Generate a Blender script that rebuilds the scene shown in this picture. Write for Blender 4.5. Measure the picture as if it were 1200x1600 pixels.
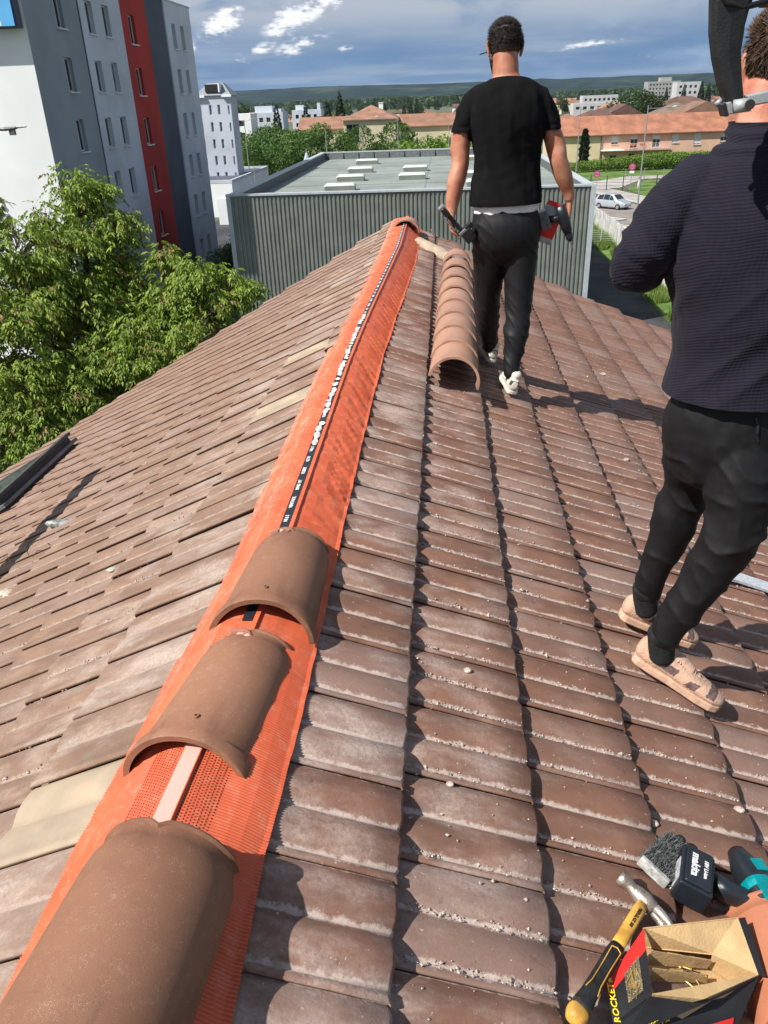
import bpy, bmesh, math, random
from mathutils import Vector, Matrix, Quaternion, noise
R_ = math.radians
for o in list(bpy.data.objects): bpy.data.objects.remove(o)
S = bpy.context.scene
COL = S.collection
# ------------------------------------------------------------------ camera
# origin: the roof ridge runs along +Y at X=0, Z=0; the ground is at Z=GZ
GZ = -10.83
CAM = Vector((0.53, 0.0, 1.17))
pit, roll, yaw = 0.48194323, -0.03738957, 0.0837024
Fv = Vector((-math.sin(yaw)*math.cos(pit), math.cos(yaw)*math.cos(pit), -math.sin(pit)))
Rv = Vector((math.cos(yaw), math.sin(yaw), 0)); Uv = Rv.cross(Fv)
R2 = Rv*math.cos(roll)+Uv*math.sin(roll); U2 = Uv*math.cos(roll)-Rv*math.sin(roll)
cd = bpy.data.cameras.new('camera'); cam = bpy.data.objects.new('camera', cd); COL.objects.link(cam)
cd.sensor_fit = 'VERTICAL'; cd.sensor_height = 24.0; cd.lens = 1230.695/1600*24.0
cd.clip_start = 0.02; cd.clip_end = 20000
cam.matrix_world = Matrix(((R2.x,U2.x,-Fv.x,CAM.x),(R2.y,U2.y,-Fv.y,CAM.y),(R2.z,U2.z,-Fv.z,CAM.z),(0,0,0,1)))
S.camera = cam
# ------------------------------------------------------------------ sky and sun
SAZ, SEL = R_(32), R_(50)
sund = Vector((math.cos(SEL)*math.cos(SAZ), math.cos(SEL)*math.sin(SAZ), -math.sin(SEL)))
w = bpy.data.worlds.new('World'); S.world = w; w.use_nodes = True
nt = w.node_tree; nt.nodes.clear()
def N(t, typ, **kw):
    n = t.nodes.new(typ)
    for k, v in kw.items():
        if k.startswith('i_'): n.inputs[int(k[2:]) if k[2:].isdigit() else k[2:].replace('_', ' ')].default_value = v
        else: setattr(n, k, v)
    return n
def lk(t, a, b): t.links.new(a, b)
def mth(t, op, a, b=None, clamp=False):
    n = t.nodes.new('ShaderNodeMath'); n.operation = op; n.use_clamp = clamp
    for i, v in enumerate((a, b)):
        if v is None: continue
        if isinstance(v, (int, float)): n.inputs[i].default_value = v
        else: t.links.new(v, n.inputs[i])
    return n.outputs[0]
def mixc(t, f, a, b, mode='MIX'):
    n = t.nodes.new('ShaderNodeMix'); n.data_type = 'RGBA'; n.blend_type = mode
    for i, v in ((0, f), (6, a), (7, b)):
        if isinstance(v, (int, float)): n.inputs[i].default_value = v
        elif isinstance(v, (tuple, list)): n.inputs[i].default_value = (*v, 1) if len(v) == 3 else v
        else: t.links.new(v, n.inputs[i])
    return n.outputs[2]
def ramp(t, f, a, b, ca=0.0, cb=1.0):
    n = t.nodes.new('ShaderNodeMapRange'); n.interpolation_type = 'SMOOTHSTEP'
    n.inputs[1].default_value = a; n.inputs[2].default_value = b; n.inputs[3].default_value = ca; n.inputs[4].default_value = cb
    t.links.new(f, n.inputs[0]); return n.outputs[0]
def noi(t, vec, scale, detail=3, rough=.55, dist=0.0):
    n = t.nodes.new('ShaderNodeTexNoise'); n.inputs['Scale'].default_value = scale; n.inputs['Detail'].default_value = detail
    n.inputs['Roughness'].default_value = rough; n.inputs['Distortion'].default_value = dist
    if vec is not None: t.links.new(vec, n.inputs['Vector'])
    return n.outputs['Fac']
sky = N(nt, 'ShaderNodeTexSky', sky_type='NISHITA'); sky.sun_disc = False
sky.sun_elevation = SEL; sky.sun_rotation = R_(238); sky.altitude = 200
tc = N(nt, 'ShaderNodeTexCoord'); gen = tc.outputs['Generated']
sep = N(nt, 'ShaderNodeSeparateXYZ'); lk(nt, gen, sep.inputs[0])
# clouds on a plane high above: direction.xy / (z + small)
den = mth(nt, 'ADD', mth(nt, 'MAXIMUM', sep.outputs[2], 0.0), 0.035)
cx = mth(nt, 'DIVIDE', sep.outputs[0], den); cy = mth(nt, 'DIVIDE', sep.outputs[1], den)
cmb = N(nt, 'ShaderNodeCombineXYZ'); lk(nt, cx, cmb.inputs[0]); lk(nt, cy, cmb.inputs[1])
stretch = N(nt, 'ShaderNodeMapping'); stretch.inputs['Scale'].default_value = (3.0, 3.0, 9.0); lk(nt, gen, stretch.inputs[0])
n1 = noi(nt, stretch.outputs[0], 2.3, 6, .55, .3)
n2 = noi(nt, cmb.outputs[0], .23, 5, .55)
grey = ramp(nt, n2, .42, .66)
storm = mixc(nt, grey, (.125, .235, .415), (.29, .37, .49))
highband = ramp(nt, sep.outputs[2], .040, .092)
streak = mth(nt, 'MULTIPLY', ramp(nt, n1, .50, .66), ramp(nt, sep.outputs[0], .02, .2, .25, .8))
storm = mixc(nt, streak, storm, (.30, .42, .60))
storm = mixc(nt, mth(nt, 'MULTIPLY', highband, ramp(nt, n1, .26, .52)), storm, (.42, .47, .55))
# sunlit cumulus heads low over the hills, in real directions of the sky
puff = None
fine = noi(nt, stretch.outputs[0], 26, 6, .62)
cfine = noi(nt, stretch.outputs[0], 9, 4, .6)
for az, el, ra, re, tilt in ((-13.6, 4.45, 2.0, .95, .40), (-9.2, 4.7, 2.6, 1.0, .45), (-7.3, 5.5, 2.0, .9, .35), (-12.0, 2.75, 2.4, .55, .38), (-9.0, 3.2, 2.7, .65, .33), (-6.1, 2.9, .8, .3, .2), (-15.8, 3.2, .9, .5, .6), (4.0, 3.3, .5, .2, 0), (12.2, 1.8, .6, .2, .1), (9.0, 2.6, 3.2, .28, .1), (30, 5, 4, 1.0, .2), (-40, 5, 5, 1.2, .2), (75, 6, 5, 1.4, .2)):
    d = Vector((math.sin(R_(az))*math.cos(R_(el)), math.cos(R_(az))*math.cos(R_(el)), math.sin(R_(el))))
    rt = Vector((math.cos(R_(az)), -math.sin(R_(az)), 0)); up = rt.cross(d)*1.0
    if up.z < 0: up = -up
    rt2 = (rt+up*tilt).normalized(); up2 = (up-rt*tilt).normalized()
    def dotn(v):
        n = N(nt, 'ShaderNodeVectorMath', operation='DOT_PRODUCT'); lk(nt, gen, n.inputs[0]); n.inputs[1].default_value = v; return n.outputs['Value']
    a = mth(nt, 'DIVIDE', dotn(rt2), R_(ra)); off = d.dot(rt2); a = mth(nt, 'SUBTRACT', a, off/R_(ra))
    b = mth(nt, 'SUBTRACT', mth(nt, 'DIVIDE', dotn(up2), R_(re)), d.dot(up2)/R_(re))
    rr = mth(nt, 'SQRT', mth(nt, 'ADD', mth(nt, 'MULTIPLY', a, a), mth(nt, 'MULTIPLY', b, b)))
    front = ramp(nt, dotn(d), .9, .95)
    m = mth(nt, 'MULTIPLY', mth(nt, 'SUBTRACT', 1.0, rr, clamp=True), front)
    strength = .55 if az > 0 or (el < 3.5) else 1.0
    m = mth(nt, 'MULTIPLY', m, strength)
    puff = m if puff is None else mth(nt, 'MAXIMUM', puff, m)
pf = mth(nt, 'ADD', mth(nt, 'MULTIPLY', puff, 1.25), mth(nt, 'ADD', mth(nt, 'MULTIPLY', mth(nt, 'SUBTRACT', fine, .5), 3.4), mth(nt, 'MULTIPLY', mth(nt, 'SUBTRACT', cfine, .5), 3.6)))
pf = mth(nt, 'MULTIPLY', ramp(nt, pf, .12, 1.15), ramp(nt, puff, 0.02, .4))
storm = mixc(nt, pf, storm, (.95, .96, .97))
below = ramp(nt, sep.outputs[2], -.02, .0)
cover = ramp(nt, n2, .70, .80, 1.0, .45)
skyn = mixc(nt, 1.0, sky.outputs[0], (.10, .10, .10), 'MULTIPLY')
hi = ramp(nt, sep.outputs[2], .25, .6, 1.0, .35)
fin = mixc(nt, mth(nt, 'MULTIPLY', cover, hi), skyn, storm)
bg = N(nt, 'ShaderNodeBackground'); lk(nt, fin, bg.inputs[0]); bg.inputs[1].default_value = .76
wo = N(nt, 'ShaderNodeOutputWorld'); lk(nt, bg.outputs[0], wo.inputs[0])
sl = bpy.data.lights.new('sun', 'SUN'); sl.energy = 5.0; sl.angle = R_(.53); sl.color = (1.0, .955, .89)
so = bpy.data.objects.new('sun', sl); so.rotation_euler = sund.to_track_quat('-Z', 'Y').to_euler(); so.location = (-20, -15, 30); COL.objects.link(so)
S.view_settings.view_transform = 'Standard'; S.view_settings.look = 'None'; S.view_settings.gamma = 1
S.view_settings.exposure = 0.55; S.view_settings.use_curve_mapping = False

# ------------------------------------------------------------------ materials
def mat(name, col, rough=.8, var=.12, vscale=6, bump=0.0, bscale=40, spec=.3, metal=0.0, col2=None, rnd=0.0, coat=0.0, detail=4):
    m = bpy.data.materials.new(name); m.use_nodes = True; t = m.node_tree
    b = t.nodes['Principled BSDF']; b.inputs['Roughness'].default_value = rough
    b.inputs['Specular IOR Level'].default_value = spec; b.inputs['Metallic'].default_value = metal
    b.inputs['Coat Weight'].default_value = coat
    tc = N(t, 'ShaderNodeTexCoord'); v = tc.outputs['Object']
    f = noi(t, v, vscale, detail)
    c2 = col2 if col2 else tuple(x*(1-2.2*var) for x in col)
    c1 = tuple(min(1, x*(1+var)) for x in col)
    c = mixc(t, ramp(t, f, .3, .7), c2, c1)
    if rnd:
        oi = N(t, 'ShaderNodeObjectInfo'); k = ramp(t, oi.outputs['Random'], 0, 1, 1-rnd, 1+rnd)
        cc = N(t, 'ShaderNodeCombineXYZ'); [lk(t, k, cc.inputs[i]) for i in range(3)]
        c = mixc(t, 1.0, c, cc.outputs[0], 'MULTIPLY')
    lk(t, c, b.inputs['Base Color'])
    if bump:
        bn = N(t, 'ShaderNodeBump'); bn.inputs['Strength'].default_value = bump; bn.inputs['Distance'].default_value = .01
        lk(t, noi(t, v, bscale, 4), bn.inputs['Height']); lk(t, bn.outputs[0], b.inputs['Normal'])
    m['bsdf'] = 1
    return m
def glassy(name, col, rough=.08):
    return mat(name, col, rough=rough, var=.1, spec=.8)

# ------------------------------------------------------------------ geometry helpers
class MB:
    def __init__(s): s.v = []; s.f = []; s.mi = []; s.m = 0
    def add(s, vs, fs):
        b = len(s.v); s.v += [tuple(x) for x in vs]; s.f += [tuple(b+i for i in f) for f in fs]; s.mi += [s.m]*len(fs); return s
    def box(s, c, d, M=None):
        cx, cy, cz = c; x, y, z = d[0]/2, d[1]/2, d[2]/2
        vs = [Vector((cx+a*x, cy+b*y, cz+e*z)) for e in (-1, 1) for b in (-1, 1) for a in (-1, 1)]
        if M: vs = [M @ v for v in vs]
        return s.add(vs, [(0, 2, 3, 1), (4, 5, 7, 6), (0, 1, 5, 4), (2, 6, 7, 3), (0, 4, 6, 2), (1, 3, 7, 5)])
    def tube(s, pts, r, n=8, M=None):
        pts = [Vector(p) for p in pts]; rs = r if isinstance(r, (list, tuple)) else [r]*len(pts); vs = []
        for i, p in enumerate(pts):
            t = (pts[min(i+1, len(pts)-1)]-pts[max(i-1, 0)]).normalized()
            a = t.orthogonal().normalized() if i == 0 else (a-t*a.dot(t)).normalized()
            b = t.cross(a)
            for k in range(n):
                an = 2*math.pi*k/n; vs.append(p+(a*math.cos(an)+b*math.sin(an))*rs[i])
        if M: vs = [M @ v for v in vs]
        fs = [(i*n+k, i*n+(k+1) % n, (i+1)*n+(k+1) % n, (i+1)*n+k) for i in range(len(pts)-1) for k in range(n)]
        fs += [tuple(range(n-1, -1, -1)), tuple((len(pts)-1)*n+k for k in range(n))]
        return s.add(vs, fs)
    def prism(s, poly, z0, z1, M=None):
        n = len(poly); vs = [Vector((x, y, z0)) for x, y in poly]+[Vector((x, y, z1)) for x, y in poly]
        if M: vs = [M @ v for v in vs]
        return s.add(vs, [tuple(range(n-1, -1, -1)), tuple(range(n, 2*n))]+[(i, (i+1) % n, n+(i+1) % n, n+i) for i in range(n)])
    def slab(s, pts, th, M=None):
        # a planar polygon of real thickness
        p = [Vector(q) for q in pts]; nrm = (p[1]-p[0]).cross(p[2]-p[0]).normalized()*th; n = len(p)
        vs = p+[q-nrm for q in p]
        if M: vs = [M @ v for v in vs]
        return s.add(vs, [tuple(range(n)), tuple(range(2*n-1, n-1, -1))]+[(i, n+i, n+(i+1) % n, (i+1) % n) for i in range(n)])
    def mesh(s, name, mats, smooth=False):
        me = bpy.data.meshes.new(name); me.from_pydata(s.v, [], s.f)
        for m in (mats if isinstance(mats, (list, tuple)) else [mats]): me.materials.append(m)
        if len(set(s.mi)) > 1 or s.m: me.polygons.foreach_set('material_index', s.mi)
        if smooth: me.polygons.foreach_set('use_smooth', [True]*len(me.polygons))
        me.update(); return me
    def obj(s, name, mats, parent=None, smooth=False, **kw):
        return place(name, s.mesh(name, mats, smooth), parent, **kw)
def place(name, me, parent=None, loc=None, label=None, cat=None, group=None, kind=None, M=None):
    o = bpy.data.objects.new(name, me); COL.objects.link(o)
    if M is not None: o.matrix_world = M
    if loc is not None: o.location = loc
    if parent is not None: o.parent = parent
    return tag(o, label, cat, group, kind)
def tag(o, label=None, cat=None, group=None, kind=None):
    if label: o['label'] = label
    if cat: o['category'] = cat
    if group: o['group'] = group
    if kind: o['kind'] = kind
    return o
def thing(name, label, cat, loc=(0, 0, 0), rz=0, group=None, M=None):
    o = bpy.data.objects.new(name, None); COL.objects.link(o); o.empty_display_size = .2
    if M is not None: o.matrix_world = M
    else: o.location = loc; o.rotation_euler = (0, 0, rz)
    return tag(o, label, cat, group)
def copy_tree(o, parent=None):
    kids = list(o.children); c = o.copy(); COL.objects.link(c)
    if parent is not None: c.parent = parent
    for k in kids: copy_tree(k, c)
    return c
def bevelled(mb, name, mats, parent=None, w=.003, seg=2, **kw):
    o = mb.obj(name, mats, parent, **kw)
    b = o.modifiers.new('edge', 'BEVEL'); b.width = w; b.segments = seg; b.limit_method = 'ANGLE'; b.angle_limit = R_(35)
    return o
def baked(o):
    dg = bpy.context.evaluated_depsgraph_get(); me = bpy.data.meshes.new_from_object(o.evaluated_get(dg)); o.modifiers.clear(); o.data = me; return o
def text_mesh(txt, size, m, ext=.0004, font_scale_x=1.0):
    cu = bpy.data.curves.new('lettering', 'FONT'); cu.body = txt; cu.size = size; cu.extrude = ext; cu.align_x = 'CENTER'; cu.align_y = 'CENTER'; cu.resolution_u = 2; cu.offset = size*.02
    o = bpy.data.objects.new('lettering', cu); COL.objects.link(o)
    dg = bpy.context.evaluated_depsgraph_get(); dg.update(); me = bpy.data.meshes.new_from_object(o.evaluated_get(dg))
    bpy.data.objects.remove(o); me.materials.clear(); me.materials.append(m); return me
def frame(o, x, y, z=None):
    x = Vector(x).normalized(); y = Vector(y); y = (y-x*y.dot(x)).normalized(); z = x.cross(y); o = Vector(o)
    return Matrix(((x.x, y.x, z.x, o.x), (x.y, y.y, z.y, o.y), (x.z, y.z, z.z, o.z), (0, 0, 0, 1)))
def lerp_tab(tab, y):
    if y <= tab[0][0]: return tab[0][1]
    for (a, va), (b, vb) in zip(tab, tab[1:]):
        if y <= b: return va+(vb-va)*(y-a)/(b-a)
    return tab[-1][1]

# ------------------------------------------------------------------ the tiled roof
SR, SLf = .42, .575
W = .2345
AMP = .0185; TH = .034
def wave(t, side=1):    # two rolls per tile, t in 0..1
    if side < 0: return AMP*.58*(abs(math.sin(2*math.pi*t))**.72)
    if t < .045: return .0105
    if t < .085: return .0105-.0085*(t-.045)/.04
    if t < .53: return max(.002, AMP*math.sin(math.pi*(t-.08)/.45)**.72)
    return max(.001, AMP*max(0, math.sin(math.pi*(t-.53)/.47))**.72)
def tile_material(name, base, dark, dust, lilac, GRV=1.0):
    m = bpy.data.materials.new(name); m.use_nodes = True; t = m.node_tree; b = t.nodes['Principled BSDF']
    geo = N(t, 'ShaderNodeNewGeometry'); P = geo.outputs['Position']
    oi = N(t, 'ShaderNodeObjectInfo'); at = N(t, 'ShaderNodeAttribute', attribute_name='tone'); gr = N(t, 'ShaderNodeAttribute', attribute_name='groove')
    rnd = mth(t, 'FRACT', mth(t, 'ADD', oi.outputs['Random'], at.outputs['Fac']))
    mp = N(t, 'ShaderNodeMapping'); mp.inputs['Scale'].default_value = (1.0, 1.9, 1.0); lk(t, P, mp.inputs[0])
    big = noi(t, P, 1.6, 3); mid = noi(t, mp.outputs[0], 7, 5, .58, .0); fin_ = noi(t, P, 160, 3, .7)
    c = mixc(t, ramp(t, mid, .3, .72), dark, base)
    c = mixc(t, mth(t, 'MULTIPLY', ramp(t, rnd, .35, 1.0), .55), c, lilac)
    c = mixc(t, mth(t, 'MULTIPLY', ramp(t, big, .45, .7), .5), c, tuple(x*.72 for x in base))
    # cement dust from the broken ridge bedding: nearest the ridge and in the grooves
    sp = N(t, 'ShaderNodeSeparateXYZ'); lk(t, P, sp.inputs[0]); ax = mth(t, 'ABSOLUTE', sp.outputs[0])
    near = ramp(t, ax, .42, 1.05, 1.0, .22)
    patchy = noi(t, mp.outputs[0], 4.2, 6, .62, .1)
    dm = mth(t, 'MULTIPLY', mth(t, 'MULTIPLY', near, ramp(t, patchy, .42, .72)), ramp(t, noi(t, P, 95, 4, .75), .30, .62, .45, 1.0))
    gv = ramp(t, mth(t, 'ADD', gr.outputs['Fac'], mth(t, 'MULTIPLY', mth(t, 'SUBTRACT', noi(t, P, 38, 5, .75), .5), 1.7)), .42, .85)
    gv = mth(t, 'MULTIPLY', mth(t, 'MULTIPLY', gv, ramp(t, gr.outputs['Fac'], 0, .25)), ramp(t, noi(t, P, 2.6, 3), .22, .42))
    gv = mth(t, 'MULTIPLY', gv, GRV)
    spk = mth(t, 'MULTIPLY', ramp(t, noi(t, P, 75, 2), .69, .74), .5)
    dm = mth(t, 'MAXIMUM', mth(t, 'MAXIMUM', mth(t, 'MULTIPLY', dm, .62), mth(t, 'MULTIPLY', gv, .68)), spk)
    c = mixc(t, dm, c, dust)
    c = mixc(t, mth(t, 'MULTIPLY', ramp(t, noi(t, P, 26, 4, .7), .60, .72), .5), c, tuple(x*.42 for x in base))
    c = mixc(t, mth(t, 'MULTIPLY', ramp(t, noi(t, P, 11, 5, .65), .62, .70), .35), c, (.20, .19, .13))
    c = mixc(t, mth(t, 'MULTIPLY', ramp(t, fin_, .35, .65), .22), c, tuple(x*.6 for x in base))
    lk(t, c, b.inputs['Base Color']); b.inputs['Roughness'].default_value = .66; b.inputs['Specular IOR Level'].default_value = .22
    lk(t, ramp(t, mid, .3, .7, .62, .85), b.inputs['Roughness'])
    bn = N(t, 'ShaderNodeBump'); bn.inputs['Strength'].default_value = .55; bn.inputs['Distance'].default_value = .004
    h = mth(t, 'ADD', mth(t, 'MULTIPLY', noi(t, P, 220, 4, .7), .35), mth(t, 'ADD', mth(t, 'MULTIPLY', mid, .6), mth(t, 'MULTIPLY', dm, .5)))
    lk(t, h, bn.inputs['Height']); lk(t, bn.outputs[0], b.inputs['Normal'])
    return m
MT_R = tile_material('brown_concrete_tile', (.218, .110, .074), (.140, .075, .054), (.56, .475, .42), (.255, .185, .160))
MT_L = tile_material('brown_tile_west', (.262, .162, .112), (.180, .113, .082), (.56, .48, .41), (.275, .195, .160), .55)  # west copy of the tile is lighter, its sunlit tone put into the colour
MT_C = mat('new_sand_tile', (.34, .265, .185), .75, .2, 5, .12, 200, col2=(.28, .225, .165), detail=7)
def tile_geo(seed, mirror, side=1):
    """one interlocking tile: x runs up the slope from the nose, y across, z out of the roof"""
    rg = random.Random(seed); vs = []; fs = []; gv = []
    ts = [0]+[i/20 for i in range(1, 20)]+[1.0]
    if side > 0: ts = [0, .022, .045, .065, .085, .11, .15, .20, .25, .31, .37, .43, .48, .51, .53, .55, .58, .63, .70, .78, .86, .94, 1.0]
    lo = 0 if side > 0 else -.0065
    prof = [(.016, -.010, 0), (.012, .010+lo, 0), (-.007, .0125+lo, 0)] if side < 0 else [(.006, -.012, 0), (.004, .002, 0), (-.003, .004, 0)]
    for t_ in ts:
        z = wave(t_, side)
        lip = .0145*(1-.25*t_/.12) if t_ < .12 and side < 0 else 0
        z = max(z, lip)
        near = min(abs(t_-.5), abs(t_-.985)) if side < 0 else min(abs(t_-.53), abs(t_-.085), abs(t_-1.0)+.02)
        g = max(0, 1-near/.085)
        prof.append((t_*(W-.002)-((.007 if side < 0 else .003) if t_ == 0 else 0), z, g))
        us = [(0.0, -.026, .0), (-.002, -.006, .0), (.006, .0, .0), (.10, .0, 0), (.20, .0, 0), (.37, .0, 0)]
    k = len(prof); wob = [rg.uniform(-.0025, .0025) for _ in prof]
    for iu, (x, dz, _) in enumerate(us):
        for j, (y, z, g) in enumerate(prof):
            zz = z+dz-TH*max(x, 0)/.3265
            if iu == 0: zz = z*.85-.024
            xx = x+(wob[j] if iu < 3 else 0)
            yy = y if not mirror else -y
            vs.append((xx, yy, zz)); gv.append(g)
    for i in range(len(us)-1):
        for j in range(k-1):
            f = (i*k+j, i*k+j+1, (i+1)*k+j+1, (i+1)*k+j)
            fs.append(f if mirror else f[::-1])
    return vs, fs, gv
def tile_mesh(seed, mirror, m, side=1):
    vs, fs, gv = tile_geo(seed, mirror, side); me = bpy.data.meshes.new('roof_tile'); me.from_pydata(vs, [], fs); me.materials.append(m)
    a = me.attributes.new('groove', 'FLOAT', 'POINT'); a.data.foreach_set('value', gv)
    me.polygons.foreach_set('use_smooth', [len(us_) == 4 for us_ in fs]); me.update(); return me
house = thing('tiled_building', 'long building with the brown wave tiled pitched roof both workmen walk on', 'building', (0, 4, GZ))
house_off = Vector((0, -4, -GZ))     # children are written in world coordinates
def hp(o): o.parent = house; o.matrix_parent_inverse = Matrix.Translation((0, -4, -GZ)); return o
rng = random.Random(7)
GABLE = 9.34
cells = []
for side in (1, -1):
    s = SR if side > 0 else SLf
    c = .3265*math.cos(math.atan(s)); X0 = .14 if side > 0 else .15
    up = Vector((-side, 0, s)).normalized()       # up the slope
    yd = Vector((0, 1, 0))
    nrm = Vector((side*s, 0, 1)).normalized()
    for n in range(1, 15 if side > 0 else 21):
        Xn = X0+n*c

        base = (.79 if side > 0 else 1.29)+(.085 if n % 2 == 0 else 0)*(1 if side > 0 else 0)
        k0 = math.floor((-1.0-base)/W)
        k = k0
        while True:
            y = base+k*W
            ytop = y+W if side < 0 else y
            if side < 0 and y+W > GABLE+.02: break
            if side > 0 and y+W > GABLE+.02: break
            o = Vector((side*Xn, y, -s*Xn))
            d = (o-CAM).length
            cells.append((d, side, n, k, o, up, nrm)); k += 1
cells.sort(key=lambda q: q[0])
TM = {(1, i): tile_mesh(i, True, MT_R) for i in range(5)}; TM.update({(-1, i): tile_mesh(10+i, False, MT_L, -1) for i in range(5)})
TG = {(1, i): tile_geo(i, True) for i in range(5)}; TG.update({(-1, i): tile_geo(10+i, False, -1) for i in range(5)})
vs_, fs_, gv_ = tile_geo(31, False, -1); kk = len(vs_)//6
vs_ = [(min(v[0], .115+.001*(i//kk)), v[1], v[2] if v[0] <= .115 else v[2]+TH*(v[0]-.115)/.3265) for i, v in enumerate(vs_)]
me_ = bpy.data.meshes.new('roof_tile'); me_.from_pydata(vs_, [], fs_); me_.materials.append(MT_L); me_.attributes.new('groove', 'FLOAT', 'POINT').data.foreach_set('value', gv_); me_.polygons.foreach_set('use_smooth', [True]*len(fs_)); SHORT = me_
TCR = tile_mesh(10, False, MT_C, -1)
def in_view(p, mx=60):
    d = Vector(p)-CAM; z = d.dot(Fv)
    if z < .1: return False
    x = 600+1230.7*d.dot(R2)/z; y = 800-1230.7*d.dot(U2)/z
    return -mx < x < 1200+mx and -mx < y < 1600+mx
cream = {(0, 4): 1}
rest = {1: [[], [], [], []], -1: [[], [], [], []]}
cnt = 0
roof_cells = cells
for d, side, n, k, o, up, nrm in cells:
    # slope frame: x up the slope, y along the ridge (right handed with the outward normal)
    x = up.copy(); z = nrm.copy(); y = z.cross(x)
    if side > 0 and y.y > 0 or side < 0 and y.y < 0: pass
    M = Matrix(((x.x, y.x, z.x, 0), (x.y, y.y, z.y, 0), (x.z, y.z, z.z, 0), (0, 0, 0, 1)))
    M = Matrix.Translation(o+Vector((rng.uniform(-.002, .002), 0, 0))) @ M @ Matrix.Rotation(rng.uniform(-.006, .006), 4, 'Z') @ Matrix.Rotation(rng.uniform(-.004, .004), 4, 'Y') @ Matrix.Translation((0, 0, rng.uniform(-.0015, .002)))
    var = rng.randrange(5)
    yy = o.y
    iscream = side < 0 and n == 1 and (1.02 < yy < 1.16 or 3.45 < yy < 3.66 or 4.35 < yy < 4.62)
    if cnt < 270 and in_view(o+up*.15):
        to = bpy.data.objects.new('roof_tile', TCR if iscream else TM[(side, var)]); COL.objects.link(to); to.matrix_world = M; hp(to); cnt += 1
        if iscream: to['label'] = 'newer pale sand coloured tile'
    elif iscream:
        to = bpy.data.objects.new('roof_tile', TCR); COL.objects.link(to); to.matrix_world = M; hp(to); to['label'] = 'newer pale sand coloured tile'
    else:
        vs, fs, gv = TG[(side, var)]; b = len(rest[side][0]); tone = rng.random()
        rest[side][0] += [tuple(M @ Vector(v)) for v in vs]; rest[side][1] += [tuple(b+i for i in f) for f in fs]
        rest[side][2] += gv; rest[side][3] += [tone]*len(vs)
yy_ = 1.29+13*W; ux = Vector((1, 0, SLf)).normalized(); uz = Vector((-SLf, 0, 1)).normalized(); uy = uz.cross(ux)
while yy_+W < GABLE+.02:
    to = bpy.data.objects.new('roof_tile', SHORT); COL.objects.link(to); to.matrix_world = Matrix(((ux.x, uy.x, uz.x, -.135), (ux.y, uy.y, uz.y, yy_), (ux.z, uy.z, uz.z, -SLf*.135), (0, 0, 0, 1))); hp(to); to['label'] = 'cut top row tile beside the orange flashing'; yy_ += W
for side in (1, -1):
    me = bpy.data.meshes.new('roof_tile_courses'); me.from_pydata(rest[side][0], [], rest[side][1]); me.materials.append(MT_R if side > 0 else MT_L)
    me.attributes.new('groove', 'FLOAT', 'POINT').data.foreach_set('value', rest[side][2])
    me.attributes.new('tone', 'FLOAT', 'POINT').data.foreach_set('value', rest[side][3])
    me.polygons.foreach_set('use_smooth', [True]*len(me.polygons))
    o = place('roof_tile_courses', me, kind='stuff'); hp(o)
M_DARK = mat('dark_felt', (.03, .028, .026), .9)
M_REND = mat('cream_render', (.42, .37, .30), .9, .08, 3, .3, 60)
deck = MB()
XR, XL = 4.35, 5.85
deck.add([(0, -1.1, -.075), (0, GABLE-.04, -.075), (XR, GABLE-.04, -.075-SR*XR), (XR, -1.1, -.075-SR*XR), (-XL, GABLE-.04, -.075-SLf*XL), (-XL, -1.1, -.075-SLf*XL)], [(0, 3, 2, 1), (0, 1, 4, 5)])
hp(deck.obj('roof_deck', M_DARK))
wl = MB(); zr = -.15-SR*(XR-.3); zl = -.15-SLf*(XL-.3)
for yy in (GABLE-.25, -1.0):
    wl.add([(-XL+.3, yy, GZ), (XR-.3, yy, GZ), (XR-.3, yy, zr), (0, yy, -.12), (-XL+.3, yy, zl)], [(0, 1, 2, 3, 4)])
wl.add([(XR-.3, -1, GZ), (XR-.3, GABLE-.25, GZ), (XR-.3, GABLE-.25, zr), (XR-.3, -1, zr)], [(0, 1, 2, 3)])
wl.add([(-XL+.3, -1, GZ), (-XL+.3, GABLE-.25, GZ), (-XL+.3, GABLE-.25, zl), (-XL+.3, -1, zl)], [(3, 2, 1, 0)])
hp(wl.obj('wall', M_REND))

# mortar crumbs in the grooves and on the tiles
M_CRUMB = mat('mortar_crumb', (.52, .43, .37), .95, .25, 60, .3, 200, rnd=.1)
cr = MB()
def surf(side, x, y):    # rough tile surface height at distance x from the ridge
    s = SR if side > 0 else SLf
    c = .3265*math.cos(math.atan(s)); X0 = .14 if side > 0 else .15
    n = max(1, math.ceil((x-X0)/c)); Xn = X0+n*c; fr = (Xn-x)/c
    base = (.79 if side > 0 else 1.29)+(.085 if n % 2 == 0 else 0)*(1 if side > 0 else 0)
    t = ((y-base)/W) % 1.0
    return -s*x-TH*fr*.95+wave(t, side), n, base
def crumb(p, r):
    vs = []
    for v in ((1, 0, 0), (-1, 0, 0), (0, 1, 0), (0, -1, 0), (0, 0, 1), (0, 0, -1)):
        q = Vector(v)*r*rng.uniform(.55, 1.25); vs.append(p+q)
    cr.add(vs, [(0, 2, 4), (2, 1, 4), (1, 3, 4), (3, 0, 4), (2, 0, 5), (1, 2, 5), (3, 1, 5), (0, 3, 5)])
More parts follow.
